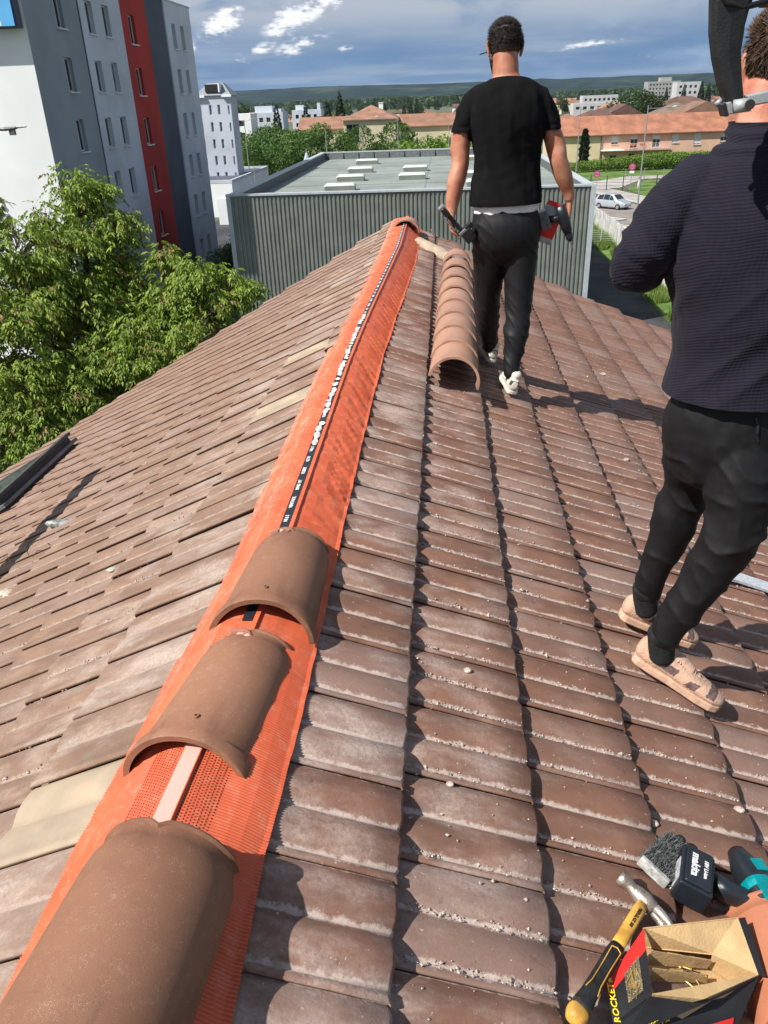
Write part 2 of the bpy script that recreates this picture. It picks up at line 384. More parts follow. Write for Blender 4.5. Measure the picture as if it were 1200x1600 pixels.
for i in range(52000):
    side = 1 if rng.random() < .78 else -1
    x = .46+3.2*rng.random()**1.3; y = .2+6.0*rng.random()**1.5
    z, n, base = surf(side, x, y)
    if rng.random() < .93:
        half = round((y-base)/(W/2)); y = base+half*W/2+(W*(.085 if half % 2 == 0 else .03) if side > 0 else 0)+rng.gauss(0, .0050); 
        dens = noise.noise(Vector((x*1.3+5*side, half*3.1, n*1.7)))+.5*noise.noise(Vector((x*9, half*2.3, 0)))
        if dens < (-.12 if side > 0 else .10): continue
        if y < 1.5 and rng.random() < .45: continue
        if n == 1 and rng.random() < .8: continue
        z, n, base = surf(side, x, y)
    elif rng.random() < .3: continue
    r = .0012+.0036*rng.random()**2.6
    if rng.random() < .01: r *= 2.2
    if side < 0: r *= 1.15
    crumb(Vector((side*x, y, z+r*.4)), r)
cr.obj('mortar_crumbs', M_CRUMB, label='pale pinkish mortar crumbs lying in the grooves of the brown roof tiles', cat='rubble', kind='stuff')

# ------------------------------------------------------------------ ridge flashing
CEN = [(.5, .02), (1.0, .012), (1.4, .032), (1.8, .048), (3.8, .046), (4.4, .055), (5, .07), (6.1, .105), (7.3, .14), (9.4, .14)]
CZ = [(1, -.044), (2, -.040), (3.5, -.032), (5, -.030), (8.5, -.020), (9.4, -.020)]
def flash_mat(name, perforated):
    m = bpy.data.materials.new(name); m.use_nodes = True; t = m.node_tree; b = t.nodes['Principled BSDF']
    uv = N(t, 'ShaderNodeUVMap'); sp = N(t, 'ShaderNodeSeparateXYZ'); lk(t, uv.outputs[0], sp.inputs[0])
    U, V = sp.outputs[0], sp.outputs[1]
    geo = N(t, 'ShaderNodeNewGeometry'); P = geo.outputs['Position']
    c = mixc(t, ramp(t, noi(t, P, 5, 4), .3, .7), (.52, .092, .036), (.62, .128, .054))
    c = mixc(t, mth(t, 'MULTIPLY', ramp(t, noi(t, P, 30, 5, .75), .50, .72), .42), c, (.60, .30, .21))  # pale pinkish mottling: dust, with some sunlit sheen put into the colour
    # centre band of pale ribbed fleece, either side a field of small punched holes
    au = mth(t, 'ABSOLUTE', U)
    if perforated:
        cen = mth(t, 'LESS_THAN', au, .017)
        c = mixc(t, cen, c, (.72, .36, .30))
        fu = mth(t, 'SUBTRACT', mth(t, 'FRACT', mth(t, 'DIVIDE', U, .0065)), .5); row = mth(t, 'MULTIPLY', mth(t, 'FLOOR', mth(t, 'DIVIDE', U, .0065)), .5)
        fv = mth(t, 'SUBTRACT', mth(t, 'FRACT', mth(t, 'ADD', mth(t, 'DIVIDE', V, .0072), row)), .5)
        rr = mth(t, 'SQRT', mth(t, 'ADD', mth(t, 'MULTIPLY', fu, fu), mth(t, 'MULTIPLY', fv, fv)))
        hole = mth(t, 'MULTIPLY', mth(t, 'LESS_THAN', rr, .27), mth(t, 'MULTIPLY', mth(t, 'GREATER_THAN', au, .020), mth(t, 'LESS_THAN', au, .082)))
        c = mixc(t, hole, c, (.12, .018, .008))
    lk(t, c, b.inputs['Base Color']); b.inputs['Roughness'].default_value = .52; b.inputs['Specular IOR Level'].default_value = .4
    return m
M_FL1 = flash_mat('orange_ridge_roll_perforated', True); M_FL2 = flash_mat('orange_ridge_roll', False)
def flashing(name, label, ya, yb, m, lift=0.0, seed=0):
    cols = [-.165, -.155, -.145, -.13, -.115, -.10, -.088, -.080, -.060, -.035, -.021, -.019, 0, .019, .021, .035, .060, .078, .085, .10, .115, .13, .143, .152]
    step = .0034; ny = int((yb-ya)/step); vs = []; fs = []; uvs = []
    for i in range(ny+1):
        y = ya+i*step; cx = lerp_tab(CEN, y); cz = lerp_tab(CZ, y); rib = .0012*(1 if i % 2 else -1)
        for j, u in enumerate(cols):
            u0_ = u; au = abs(u); side = 1 if u > 0 else -1; wf = 1+max(0, min(1, (1.9-y)/.8))*.22*min(1, max(0, au-.08)/.03); u = u*wf; s = SR if side > 0 else SLf
            far = min(1, max(0, (y-1.9)/.5))
            top = .046 if au < .02 else None
            if top is not None: z = cz+top+lift
            else:
                # slopes down from the batten, then lies on the course below it
                d = abs(cx+u) if (cx+u)*side > 0 else 0
                zt, n, base = surf(side, max(.17, d), y)
                zt += s*max(.17, d)-s*d
                zt = zt*.22+.78*(-s*d-TH*.9+AMP*.75)+.012
                k = min(1, max(0, (au-.02)/.125))**.8
                z = (cz+.038)*(1-k)+zt*k+lift
                edge = max(0, (au-.1)/.065)
                z += edge*.006*noise.noise(Vector((y*7, side*3+seed, 0)))+edge*.004*noise.noise(Vector((y*31, side*3+seed, 0)))
                if au > .082: z += rib*(1.2 if au > .1 else 1)
                elif au > .02: z += rib*.35
                z += .003*noise.noise(Vector((y*11, u*30, seed)))*far
            wig = edge_w = 0
            if au > .15: wig = side*(.0015*noise.noise(Vector((y*16, side*7, seed)))+.006*noise.noise(Vector((y*2.2, side*5, seed)))+(.0024 if i % 2 else 0))
            # crumpled pleats further along where the roll was stretched over the tiles
            if au > .03 and y > 2.2: z += .0045*k*math.sin(2*math.pi*(y/ .117)+u*24)*.6+.003*noise.noise(Vector((y*24+u*20, seed, u*6)))+.0045*(1-2.2*abs(noise.noise(Vector((y*13+au*26, seed+side*3, au*3)))))*min(1, max(0, au-.02)/.05)
            vs.append((cx+u+wig, y, z)); uvs.append((u0_, y))
    nc = len(cols)
    for i in range(ny):
        for j in range(nc-1): fs.append((i*nc+j, i*nc+j+1, (i+1)*nc+j+1, (i+1)*nc+j))
    me = bpy.data.meshes.new(name); me.from_pydata(vs, [], fs); me.materials.append(m)
    ul = me.uv_layers.new(name='UVMap'); li = [0.0]*(2*len(me.loops))
    for l in me.loops: li[2*l.index], li[2*l.index+1] = uvs[l.vertex_index]
    ul.data.foreach_set('uv', li); me.update()
    o = place(name, me, label=label, cat='flashing')
    md = o.modifiers.new('sheet', 'SOLIDIFY'); md.thickness = .0015; md.offset = -1
    return o
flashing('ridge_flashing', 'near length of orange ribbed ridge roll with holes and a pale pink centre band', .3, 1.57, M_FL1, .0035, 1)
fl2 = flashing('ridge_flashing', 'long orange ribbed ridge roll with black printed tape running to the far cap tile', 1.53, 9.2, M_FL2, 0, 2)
M_TAPE = mat('black_tape', (.02, .021, .024), .35, .1, 30, spec=.5); M_WHITE = mat('white_print', (.8, .8, .78), .6, .05)
tp = MB(); ys = [1.62+.05*i for i in range(150)]
for a, b in zip(ys, ys[1:]):
    xa, xb = lerp_tab(CEN, a)-.008, lerp_tab(CEN, b)-.008; za, zb = lerp_tab(CZ, a)+.0475, lerp_tab(CZ, b)+.0475
    tp.add([(xa-.0135, a, za), (xa+.0135, a, za), (xb+.0135, b, zb), (xb-.0135, b, zb)], [(0, 1, 2, 3)])
tp.obj('tape', M_TAPE, fl2)
txts = [text_mesh(s, .0165, M_WHITE) for s in ('GLTAI', 'NI & S', 'VENTI ROL', 'BAND  NT', 'KLEBER')]
y = 2.05; i = 0
while y < 9.0:
    me = txts[i % 5]; L = max(v.co.x for v in me.vertices)-min(v.co.x for v in me.vertices)
    yc = y+L/2
    if not (3.0 < yc < 4.7 and i % 3 == 1):
        o = place('tape_lettering', me, fl2); sl_ = (lerp_tab(CEN, yc+.05)-lerp_tab(CEN, yc-.05))/.1
        o.matrix_world = Matrix.Translation((lerp_tab(CEN, yc)-.008, yc, lerp_tab(CZ, yc)+.0495)) @ Matrix.Rotation(math.pi/2-math.atan(sl_), 4, 'Z')
    y += L+.05; i += 1
# peeled white backing film stuck along the tape
M_FILM = mat('white_backing_film', (.74, .72, .68), .5, .2, 40, .5, 90)
fm = MB(); y = 2.75
while y < 4.75:
    if rng.random() < .85:
        L = rng.uniform(.03, .085); cxx = lerp_tab(CEN, y)-.008+rng.uniform(-.004, .003); cz = lerp_tab(CZ, y)+.0485; n_ = 7
        ring = [Vector((cxx+.0145*math.cos(6.283*k/n_)*rng.uniform(.6, 1.1), y+L/2+L/2*math.sin(6.283*k/n_)*rng.uniform(.7, 1.1), cz+rng.uniform(0, .004))) for k in range(n_)]
        c_ = Vector((cxx, y+L/2, cz+rng.uniform(.002, .007)))
        fm.add(ring+[c_], [(k, (k+1) % n_, n_) for k in range(n_)])
    y += rng.uniform(.03, .07)
fm.obj('backing_film', M_FILM, fl2, kind='stuff')

# ------------------------------------------------------------------ clay ridge tiles
def clay(name, a, b, speck=.5):
    m = bpy.data.materials.new(name); m.use_nodes = True; t = m.node_tree; bs = t.nodes['Principled BSDF']
    tc = N(t, 'ShaderNodeTexCoord'); v = tc.outputs['Object']
    c = mixc(t, ramp(t, noi(t, v, 6, 4), .3, .7), a, b)
    mpc = N(t, 'ShaderNodeMapping'); mpc.inputs['Scale'].default_value = (9, 1.6, 9); lk(t, v, mpc.inputs[0])
    c = mixc(t, mth(t, 'MULTIPLY', ramp(t, noi(t, mpc.outputs[0], 1.3, 3), .46, .60), .42), c, tuple(x*.55 for x in a))
    c = mixc(t, mth(t, 'MULTIPLY', ramp(t, noi(t, v, 22, 6, .75), .60, .74), .35), c, (.50, .38, .30))
    vo = N(t, 'ShaderNodeTexVoronoi'); vo.inputs['Scale'].default_value = 430; lk(t, v, vo.inputs['Vector'])
    s1 = mth(t, 'MULTIPLY', mth(t, 'LESS_THAN', vo.outputs['Distance'], .22), ramp(t, noi(t, v, 60, 2), .50, .62))
    c = mixc(t, mth(t, 'MULTIPLY', s1, speck), c, (.72, .56, .40))
    c = mixc(t, mth(t, 'MULTIPLY', ramp(t, noi(t, v, 420, 2, .8), .5, .7), .3), c, tuple(x*.5 for x in a))
    oi = N(t, 'ShaderNodeObjectInfo'); k = ramp(t, oi.outputs['Random'], 0, 1, .88, 1.1); cc = N(t, 'ShaderNodeCombineXYZ'); [lk(t, k, cc.inputs[i]) for i in range(3)]
    c = mixc(t, 1.0, c, cc.outputs[0], 'MULTIPLY')
    lk(t, c, bs.inputs['Base Color']); bs.inputs['Roughness'].default_value = .62; bs.inputs['Specular IOR Level'].default_value = .45
    bn = N(t, 'ShaderNodeBump'); bn.inputs['Strength'].default_value = .45; bn.inputs['Distance'].default_value = .0015
    lk(t, noi(t, v, 330, 4, .8), bn.inputs['Height']); lk(t, bn.outputs[0], bs.inputs['Normal'])
    return m
M_CLAY = clay('sanded_brown_clay', (.215, .096, .054), (.275, .132, .076)); M_CLAYP = clay('pinkish_clay', (.33, .180, .120), (.38, .21, .14), .15)
M_CLAYO = clay('terracotta_clay', (.45, .165, .085), (.40, .15, .08), .1)
def ridge_tile_mesh(m, L=.41, a0=.128, a1=.112, h0=.118, h1=.10, lip=True):
    lp = 1.07 if lip else 1.012
    """half round cover: y runs from the open near end to the collar at the far end"""
    mb = MB(); nT = 28; th = .013
    rows = [(0, lp-.02 if lip else 1.0, 1.0), (.004, lp, 1.0), (.03, lp, 1.0), (.036, 1.0, 1.0)]
    rows += [(.12, 1.0, 1), (.22, 1.0, 1), (L-.075, 1.0, 1), (L-.05, .985, 1), (L-.028, .93, 1), (L-.022, .90, 1), (L-.008, .90, 1), (L-.004, .95, 1), (L, .94, 1)]
    outer = []; inner = []
    for y, k, _ in rows:
        f = y/L; a = (a0+(a1-a0)*f)*k; h = (h0+(h1-h0)*f)*k; ro = []; ri = []
        for j in range(nT+1):
            an = math.pi*j/nT; cxx = math.cos(an); sy = math.sin(an)
            x_ = a*cxx*(1+.04*abs(cxx)**6); z_ = h*sy**.88 if sy > 0 else 0
            yy = y
            if y < .01: yy = y-.012*abs(cxx)**3+.004*math.sin(an)   # corners of the mouth reach forward
            if y >= L-.03 and abs(an-math.pi/2) < .16: yy += -.010*(1-abs(an-math.pi/2)/.16)
            ro.append(Vector((x_, yy, z_))); ri.append(Vector((x_*(a-th)/a, yy, max(z_-th*.95*sy-.0005, -.0005))))
        outer.append(ro); inner.append(ri)
    n = nT+1; R = len(rows); vs = [p for r in outer for p in r]+[p for r in inner for p in r]; fs = []
    for i in range(R-1):
        for j in range(nT):
            q = (i*n+j, i*n+j+1, (i+1)*n+j+1, (i+1)*n+j); fs.append(q)
            fs.append(tuple(R*n+x for x in q[::-1]))
        fs.append((i*n, (i+1)*n, R*n+(i+1)*n, R*n+i*n)); fs.append((i*n+nT, R*n+i*n+nT, R*n+(i+1)*n+nT, (i+1)*n+nT))
    for j in range(nT):
        fs.append((j, R*n+j, R*n+j+1, j+1)); e = (R-1)*n; fs.append((e+j, e+j+1, R*n+e+j+1, R*n+e+j))
    mb.add(vs, fs)
    # nail hole boss near the mouth
    return mb
def ridge_tile(label, origin, target, m, L=.41, a0=.128, a1=.112, h0=.118, h1=.10, group=None, hole=True, up=(0, 0, 1), name='ridge_tile'):
    d = (Vector(target)-Vector(origin)).normalized(); z = Vector(up); x = d.cross(z).normalized(); z = x.cross(d)
    o = Vector(origin); M = Matrix(((x.x, d.x, z.x, o.x), (x.y, d.y, z.y, o.y), (x.z, d.z, z.z, o.z), (0, 0, 0, 1)))
    t = thing(name, label, 'ridge tile', M=M, group=group)
    sh = ridge_tile_mesh(m, L, a0, a1, h0, h1, lip=hole).obj('shell', m, t, smooth=True)
    e = sh.modifiers.new('split', 'EDGE_SPLIT'); e.split_angle = R_(50)
    if hole:
        b = MB(); zc = h0*.985
        b.tube([(0.004, .075, zc-.004), (.004, .075, zc+.0035)], [.0085, .006], 12); b.obj('nail_boss', m, t, smooth=False)
        h = MB(); h.tube([(0.004, .075, zc), (.004, .075, zc+.0042)], .0028, 10); h.obj('nail_hole', M_DARK, t)
        b = MB(); b.tube([(-.012, L-.03, h1*.90), (0, L-.016, h1*.94), (.012, L-.03, h1*.90)], [.004, .005, .004], 8); b.obj('centre_mark', m, t, smooth=True)
    return t
zb = -.085
ridge_tile('nearest brown half round ridge tile filling the bottom left corner on the orange flashing', (.005, .47, zb+.062), (.052, .925, zb+.068), M_CLAY, L=.455, a0=.137, a1=.128, h0=.128, h1=.120, hole=False)
ridge_tile('ridge tile nested under the nearest one in the bottom left corner', (.0, .44, zb+.028), (.045, .90, zb+.032), M_CLAY, L=.45, a0=.132, a1=.122, h0=.122, h1=.112, hole=False)
ridge_tile('middle one of three brown ridge tiles, its mouth over the pale pink band', (.0, 1.165, zb+.002), (.050, 1.585, zb), M_CLAY, L=.425)
ridge_tile('brown ridge tile at the end of the black printed tape, third from below', (.060, 1.645, zb+.012), (.068, 2.10, zb+.008), M_CLAY, L=.455, a0=.128)
ridge_tile('single cap ridge tile at the far end of the orange ridge flashing', (.148, 8.55, -.055), (.16, 9.0, -.05), M_CLAYP, L=.42, a0=.135, h0=.125, hole=False)
ys = [4.10, 4.45, 4.82, 5.20, 5.60, 6.05, 6.50, 6.98, 7.50]
ordn = ['frontmost, open mouthed', 'second', 'third', 'fourth', 'fifth', 'sixth', 'seventh', 'eighth', 'farthest']
for i, y in enumerate(ys):
    x = .588+(y-4.1)*.020; x2 = x+.008
    ridge_tile('%s ridge tile in the pinkish brown row lying loose beside the walking man' % ordn[i], (x, y, -.245+.006*(len(ys)-i)), (x2, y+.41, -.245-.012+.006*(len(ys)-i)), M_CLAYP, L=.50, a0=.135, a1=.126, h0=.138, h1=.126, group='ridge tiles lying in a row along the slope', hole=False, up=(.30, 0, 1))
ridge_tile('pale beige ridge tile lying crosswise beyond the row of loose ridge tiles', (.27, 8.25, -.135), (.66, 7.95, -.27), mat('pale_beige_clay', (.40, .32, .235), .8, .12, 12, .3, 200), L=.40, a0=.075, a1=.07, h0=.085, h1=.08, hole=False)
M_ORANGE = mat('orange_plastic', (.62, .15, .05), .5)
o_ = MB()
for k in range(7):
    a = rng.uniform(0, 6.28); c_ = Vector((.27+rng.uniform(-.04, .04), 8.3+rng.uniform(-.1, .1), -.10)); pts = [c_+Vector((.05*math.cos(a+t)*1.2, .06*math.sin(a+t), .015*math.sin(3*t+k))) for t in [q*.5 for q in range(7)]]
    o_.tube(pts, .004, 5)
o_.obj('flashing_offcut', M_ORANGE, label='curled scrap of orange flashing lying at the far end of the ridge', cat='offcut')
ridge_tile('smooth orange terracotta ridge tile at the right edge behind the opened box', (1.255, .95, -.515), (1.265, 1.20, -.525), M_CLAYO, L=.26, a0=.10, a1=.095, h0=.125, h1=.12, hole=False, up=(.1, 0, 1))

# ------------------------------------------------------------------ hammer, brush, battery drill, box of screws
def sl3(x, y, h): return Vector((x, y, -SR*x+h))
NR = Vector((SR, 0, 1)).normalized()
M_STEEL = mat('worn_steel', (.46, .42, .37), .38, .3, 30, .2, 200, metal=.75, spec=.5, col2=(.24, .17, .12))
M_YEL = mat('yellow_plastic', (.62, .33, .06), .45, .2, 20, .2, 120); M_BLK = mat('black_rubber', (.02, .02, .021), .55, .2, 40, .3, 200)
A_ = sl3(.955, 1.125, .045); B_ = sl3(.757, .826, .040)
Mh = frame(A_, B_-A_, NR.cross(B_-A_))
ham = thing('claw_hammer', 'claw hammer with worn steel head and yellow and black handle lying on the tiles', 'hammer', M=Mh)
def hx(secs, mb, n=12, M=None):       # loft of super-ellipses along x : (x, y, z, ry, rz)
    vs = []
    for x, y, z, a, b in secs:
        for k in range(n):
            an = 2*math.pi*k/n; ca, sa = math.cos(an), math.sin(an); e = .75
            vs.append(Vector((x, y+a*math.copysign(abs(ca)**e, ca), z+b*math.copysign(abs(sa)**e, sa))))
    if M: vs = [M @ v for v in vs]
    fs = [(i*n+k, i*n+(k+1) % n, (i+1)*n+(k+1) % n, (i+1)*n+k) for i in range(len(secs)-1) for k in range(n)]
    fs += [tuple(range(n-1, -1, -1)), tuple((len(secs)-1)*n+k for k in range(n))]
    mb.add(vs, fs)
h = MB(); hx([(-.01, 0, 0, .012, .009), (.03, 0, 0, .0135, .010), (.11, 0, 0, .0135, .010), (.16, 0, 0, .0135, .011)], h); h.obj('shaft', M_YEL, ham, smooth=True)
h = MB(); hx([(.150, 0, 0, .0145, .012), (.17, 0, 0, .0165, .0145), (.23, 0, 0, .0155, .013), (.29, 0, 0, .0165, .014), (.325, 0, 0, .020, .0165), (.335, 0, 0, .021, .017)], h); h.obj('grip', M_BLK, ham, smooth=True)
h = MB(); hx([(.325, 0, 0, .0205, .0165), (.345, 0, 0, .0205, .016), (.357, 0, -.002, .015, .012), (.361, 0, -.003, .008, .006)], h); h.obj('butt_cap', M_YEL, ham, smooth=True)
h = MB()
for s_ in (1, -1): h.tube([(.170, s_*.010, .0135), (.22, s_*.009, .0125), (.27, s_*.0095, .0135), (.29, s_*.013, .0125)], .0012, 6)
h.tube([(.170, .010, .0135), (.166, 0, .0145), (.170, -.010, .0135)], .0012, 6); h.obj('grip_line', M_YEL, ham)
h = MB()
hd = [((-.016, -.066, 0), .0165), ((-.016, -.052, 0), .0165), ((-.014, -.048, 0), .0135), ((-.012, -.032, 0), .0115), ((-.012, -.016, 0), .0150), ((-.010, .004, 0), .0170), ((-.008, .022, 0), .0145)]
h.tube([p for p, r in hd], [r*1.12 for p, r in hd], 14)
for s_ in (1, -1): h.tube([(-.008, .018, s_*.004), (-.004, .040, s_*.0075), (.006, .062, s_*.010), (.020, .082, s_*.012)], [.0115, .010, .0075, .0035], 8)
h.obj('head', M_STEEL, ham, smooth=True)
h = MB(); tm = text_mesh('FIBERGLASS 500', .009, M_BLK); o = place('printed_text', tm, ham); o.matrix_parent_inverse = Matrix.Identity(4); o.location = (.06, 0, .0108)
# brush: a dusting pad of grey bristles in a wooden-grey strip
P0 = sl3(1.005, 1.235, .02); P1 = sl3(1.115, 1.375, .022)
Mb = frame(P0, P1-P0, NR.cross(P1-P0)); brush = thing('dusting_brush', 'grey shaggy bristle brush beside the black battery', 'brush', M=Mb)
h = MB(); h.box((.0, 0, .006), (.014, .075, .026)); bevelled(h, 'strip', mat('grey_strip', (.40, .40, .38), .8, .2, 50, .3, 200), brush, .003)
h = MB()
for i in range(4200):
    x = rng.uniform(.0, .135); y = rng.uniform(-.040, .040)*(1-.25*x/.135); z = .006+rng.uniform(-.012, .016)
    d = Vector((rng.gauss(.6, .4), rng.gauss(0, .45), rng.gauss(.75, .45))).normalized()*rng.uniform(.008, .018); s_ = d.orthogonal().normalized()*.0007; p = Vector((x, y, z))
    mid = p+d*.55+Vector((0, 0, -.001)); h.add([p-s_, p+s_, mid+s_*.8, mid-s_*.8, p+d], [(0, 1, 2, 3), (3, 2, 4)])
h.obj('bristles', mat('grey_bristle', (.115, .125, .125), .8, .35, 120), brush)
h = MB(); hx([(.0, 0, .004, .034, .012), (.06, 0, .004, .033, .013), (.13, 0, .004, .026, .012), (.14, 0, .003, .015, .008)], h); h.obj('bristle_base', mat('dark_bristle_base', (.035, .04, .04), .9), brush, smooth=True)
h = MB(); hx([(.13, 0, .006, .018, .010), (.155, 0, .008, .014, .012), (.165, 0, .008, .010, .009)], h); h.obj('handle_stub', M_BLK, brush, smooth=True)
# cordless tool : battery pack + body
M_TEAL = mat('teal_plastic', (.0, .22, .24), .35, .08, 30, .1, 200); M_BPL = mat('black_plastic', (.014, .018, .024), .32, .1, 30, .15, 300, spec=.5)
Q0 = sl3(1.095, 1.235, .048); Mq = frame(Q0, Vector((.035, .098, -.010)), Vector((-.10, .035, .03)))
dr = thing('cordless_drill', 'black and teal cordless drill with big black battery lying by the screw box', 'drill', M=Mq)
h = MB(); h.box((0, 0, 0), (.118, .074, .060)); h.box((0, -.0, .034), (.108, .060, .010)); h.box((.0, 0, -.034), (.10, .05, .012)); bevelled(h, 'battery', M_BPL, dr, .006, 3)
h = MB(); h.box((-.01, .0385, .0), (.062, .002, .046)); h.obj('label_sticker', mat('silver_sticker', (.50, .50, .52), .4, .2, 60), dr)
h = MB(); h.box((.03, -.039, .004), (.05, .004, .03)); bevelled(h, 'release_button', M_TEAL, dr, .0015)
for s_, sz, y_ in (('makita', .026, .010), ('18V Li-ion', .013, -.014)):
    o = place('lettering', text_mesh(s_, sz, M_WHITE), dr); o.matrix_parent_inverse = Matrix.Identity(4)
    o.location = (0, y_, .0395); o.rotation_euler = (0, 0, math.pi)
h = MB(); hx([(0, 0, 0, .024, .030), (.03, 0, 0, .022, .026), (.08, 0, 0, .019, .024), (.12, 0, 0, .024, .03)], h, 14, Matrix.Translation((.02, -.05, -.01)) @ Matrix.Rotation(-1.45, 4, 'Z')); h.obj('handle', M_BPL, dr, smooth=True)
h = MB(); Mm = Matrix.Translation((.055, -.150, .004)) @ Matrix.Rotation(.55, 4, 'Z'); hx([(-.085, 0, 0, .012, .012), (-.08, 0, 0, .028, .030), (-.03, 0, 0, .034, .036), (.03, 0, 0, .034, .036), (.07, 0, 0, .030, .031), (.09, 0, 0, .024, .024), (.11, 0, 0, .018, .018)], h, 18, Mm); h.obj('motor_housing', M_BPL, dr, smooth=True)
h = MB(); hx([(-.06, 0, 0, .0325, .0345), (-.052, 0, 0, .0355, .0375), (-.045, 0, 0, .0335, .0355)], h, 18, Mm); hx([(.0, 0, 0, .0345, .0365), (.012, 0, 0, .0365, .0385), (.022, 0, 0, .0345, .0365)], h, 18, Mm)
h.box((-.02, .012, .034), (.07, .022, .010), Mm); h.box((.05, -.012, .030), (.03, .03, .010), Mm); h.obj('teal_trim', M_TEAL, dr, smooth=False)
# box of screws, open
M_KRAFT = mat('kraft_card', (.55, .37, .18), .85, .08, 14, .2, 160); M_RED = mat('red_print', (.62, .028, .022), .45, .06, 12); M_BKP = mat('black_print', (.018, .018, .02), .45, .1, 12, .1, 60)
M_YP = mat('yellow_print', (.85, .62, .03), .5, .03)
bx = thing('screw_box', 'torn open red and black cardboard box of screws lettered ROCKET in the bottom right corner', 'box', loc=sl3(.95, .97, 0))
def wp(p): return Vector(p)-sl3(.95, .97, 0)
def hgt(p, h): p = Vector(p); return Vector((p.x, p.y, -SR*p.x+h))
A = Vector((.935, 1.045, -.325)); B = Vector((1.155, 1.122, -.388)); BC = Vector((1.083, 1.045, -.400)); Cc = Vector((1.165, 1.016, -.413)); D = Vector((.918, .905, -.312)); E = Vector((.838, .925, -.322)); F = Vector((.842, .862, -.335)); Gq = Vector((1.02, .90, -.36))
Ab = hgt(A, .008); Bb = hgt(B+(A-B)*.12, .008); Cb = hgt(Cc+(D-Cc)*.15, .006); Db = hgt(D, .006); Eb = hgt(E, .0); Fb = hgt(F, .0)
def panel(nm, pts, m, th=.0022): h = MB(); h.slab([wp(p) for p in pts], th); return h.obj(nm, m, bx)
def patch(nm, u0, u1, v0, v1, m, lift):
    h = MB(); n_ = 5; vs = [wp(on(u0+(u1-u0)*i/n_, v0+(v1-v0)*j/n_)+off*lift) for i in range(n_+1) for j in range(n_+1)]
    h.add(vs, [(i*(n_+1)+j, (i+1)*(n_+1)+j, (i+1)*(n_+1)+j+1, i*(n_+1)+j+1) for i in range(n_) for j in range(n_)]); return h.obj(nm, m, bx)
off = (A-E).cross(D-E).normalized(); off = off if off.z > 0 else -off
off = (A-E).cross(D-E).normalized(); off = off if off.z > 0 else -off
def on(u, v): return (E+(A-E)*u)*(1-v)+(F+(D-F)*u)*v
patch('window_panel', 0, 1, 0, 1, M_BKP, 0)
patch('red_corner', .0, 1, 0, .34, M_RED, .0012)
patch('film_window', .42, .80, .30, .86, mat('clear_film', (.20, .16, .09), .12, .4, 60, .5, 200, spec=.9, col2=(.06, .05, .03)), .0022)
h = MB()
for i in range(12):
    c_ = on(rng.uniform(.50, .74), rng.uniform(.40, .78))+off*.004; a = rng.uniform(0, 6.28); d = ((A-E).normalized()*math.cos(a)+(F-E).normalized()*math.sin(a))*.012
    h.tube([wp(c_-d), wp(c_+d*.7), wp(c_+d)], [.0008, .0012, .0026], 6)
for i in range(7):
    c_ = Ab+(Cb-Ab)*rng.uniform(.25, .6)+(Db-Ab)*rng.uniform(-.1, .35)+Vector((0, 0, .012+rng.uniform(0, .01))); a = rng.uniform(0, 6.28); d = Vector((math.cos(a)*.016, math.sin(a)*.016, rng.uniform(-.004, .004)))
    h.tube([wp(c_-d), wp(c_+d*.8), wp(c_+d)], [.0009, .0015, .0032], 6)
h.obj('screws', mat('brass_screw', (.62, .42, .12), .35, .1, 30, metal=.7), bx, kind='stuff')
panel('back_flap', [A, Ab, Bb, BC, B], M_KRAFT); panel('right_flap', [B, BC, hgt(BC, .01), hgt(Cc, .012), Cc], M_KRAFT)
panel('right_flap_outside', [B+Vector((.016, .004, -.002)), B, Cc, Cc+Vector((.014, -.002, -.002))], M_BKP, .002)
panel('floor', [Ab, Db, Cb, Bb], M_KRAFT)
panel('front_flap', [D, hgt(D, .008), hgt(Gq, .006), hgt(Cc, .006), Cc, Gq+Vector((0, .02, .016))], M_KRAFT, .001)
panel('front_side', [D+Vector((-.002, -.004, 0)), F, Fb+Vector((.01, -.02, 0)), hgt((1.05, .86, 0), .006), Cc+Vector((-.002, -.005, -.01)), Cc+Vector((0, -.004, 0)), Gq+Vector((0, .012, .014))], M_BKP, .002)
off2 = (Cc-D).cross(F-D).normalized(); off2 = off2 if off2.y < 0 else -off2
panel('red_band', [Vector((.965, .868, -.368)), Vector((.93, .838, -.392)), Vector((1.05, .835, -.43)), Vector((1.09, .93, -.415))], M_RED, .001)
panel('divider', [A+(D-A)*.33+Vector((.01, 0, -.004)), A+(D-A)*.33+Vector((.01, 0, -.05)), BC+Vector((-.01, -.01, -.03)), BC+Vector((-.004, -.01, -.004))], M_KRAFT, .0012)
panel('divider', [A+(D-A)*.58+Vector((.01, 0, -.008)), A+(D-A)*.58+Vector((.01, 0, -.05)), BC+Vector((-.02, -.04, -.03)), BC+Vector((-.018, -.035, -.012))], M_KRAFT, .0012)
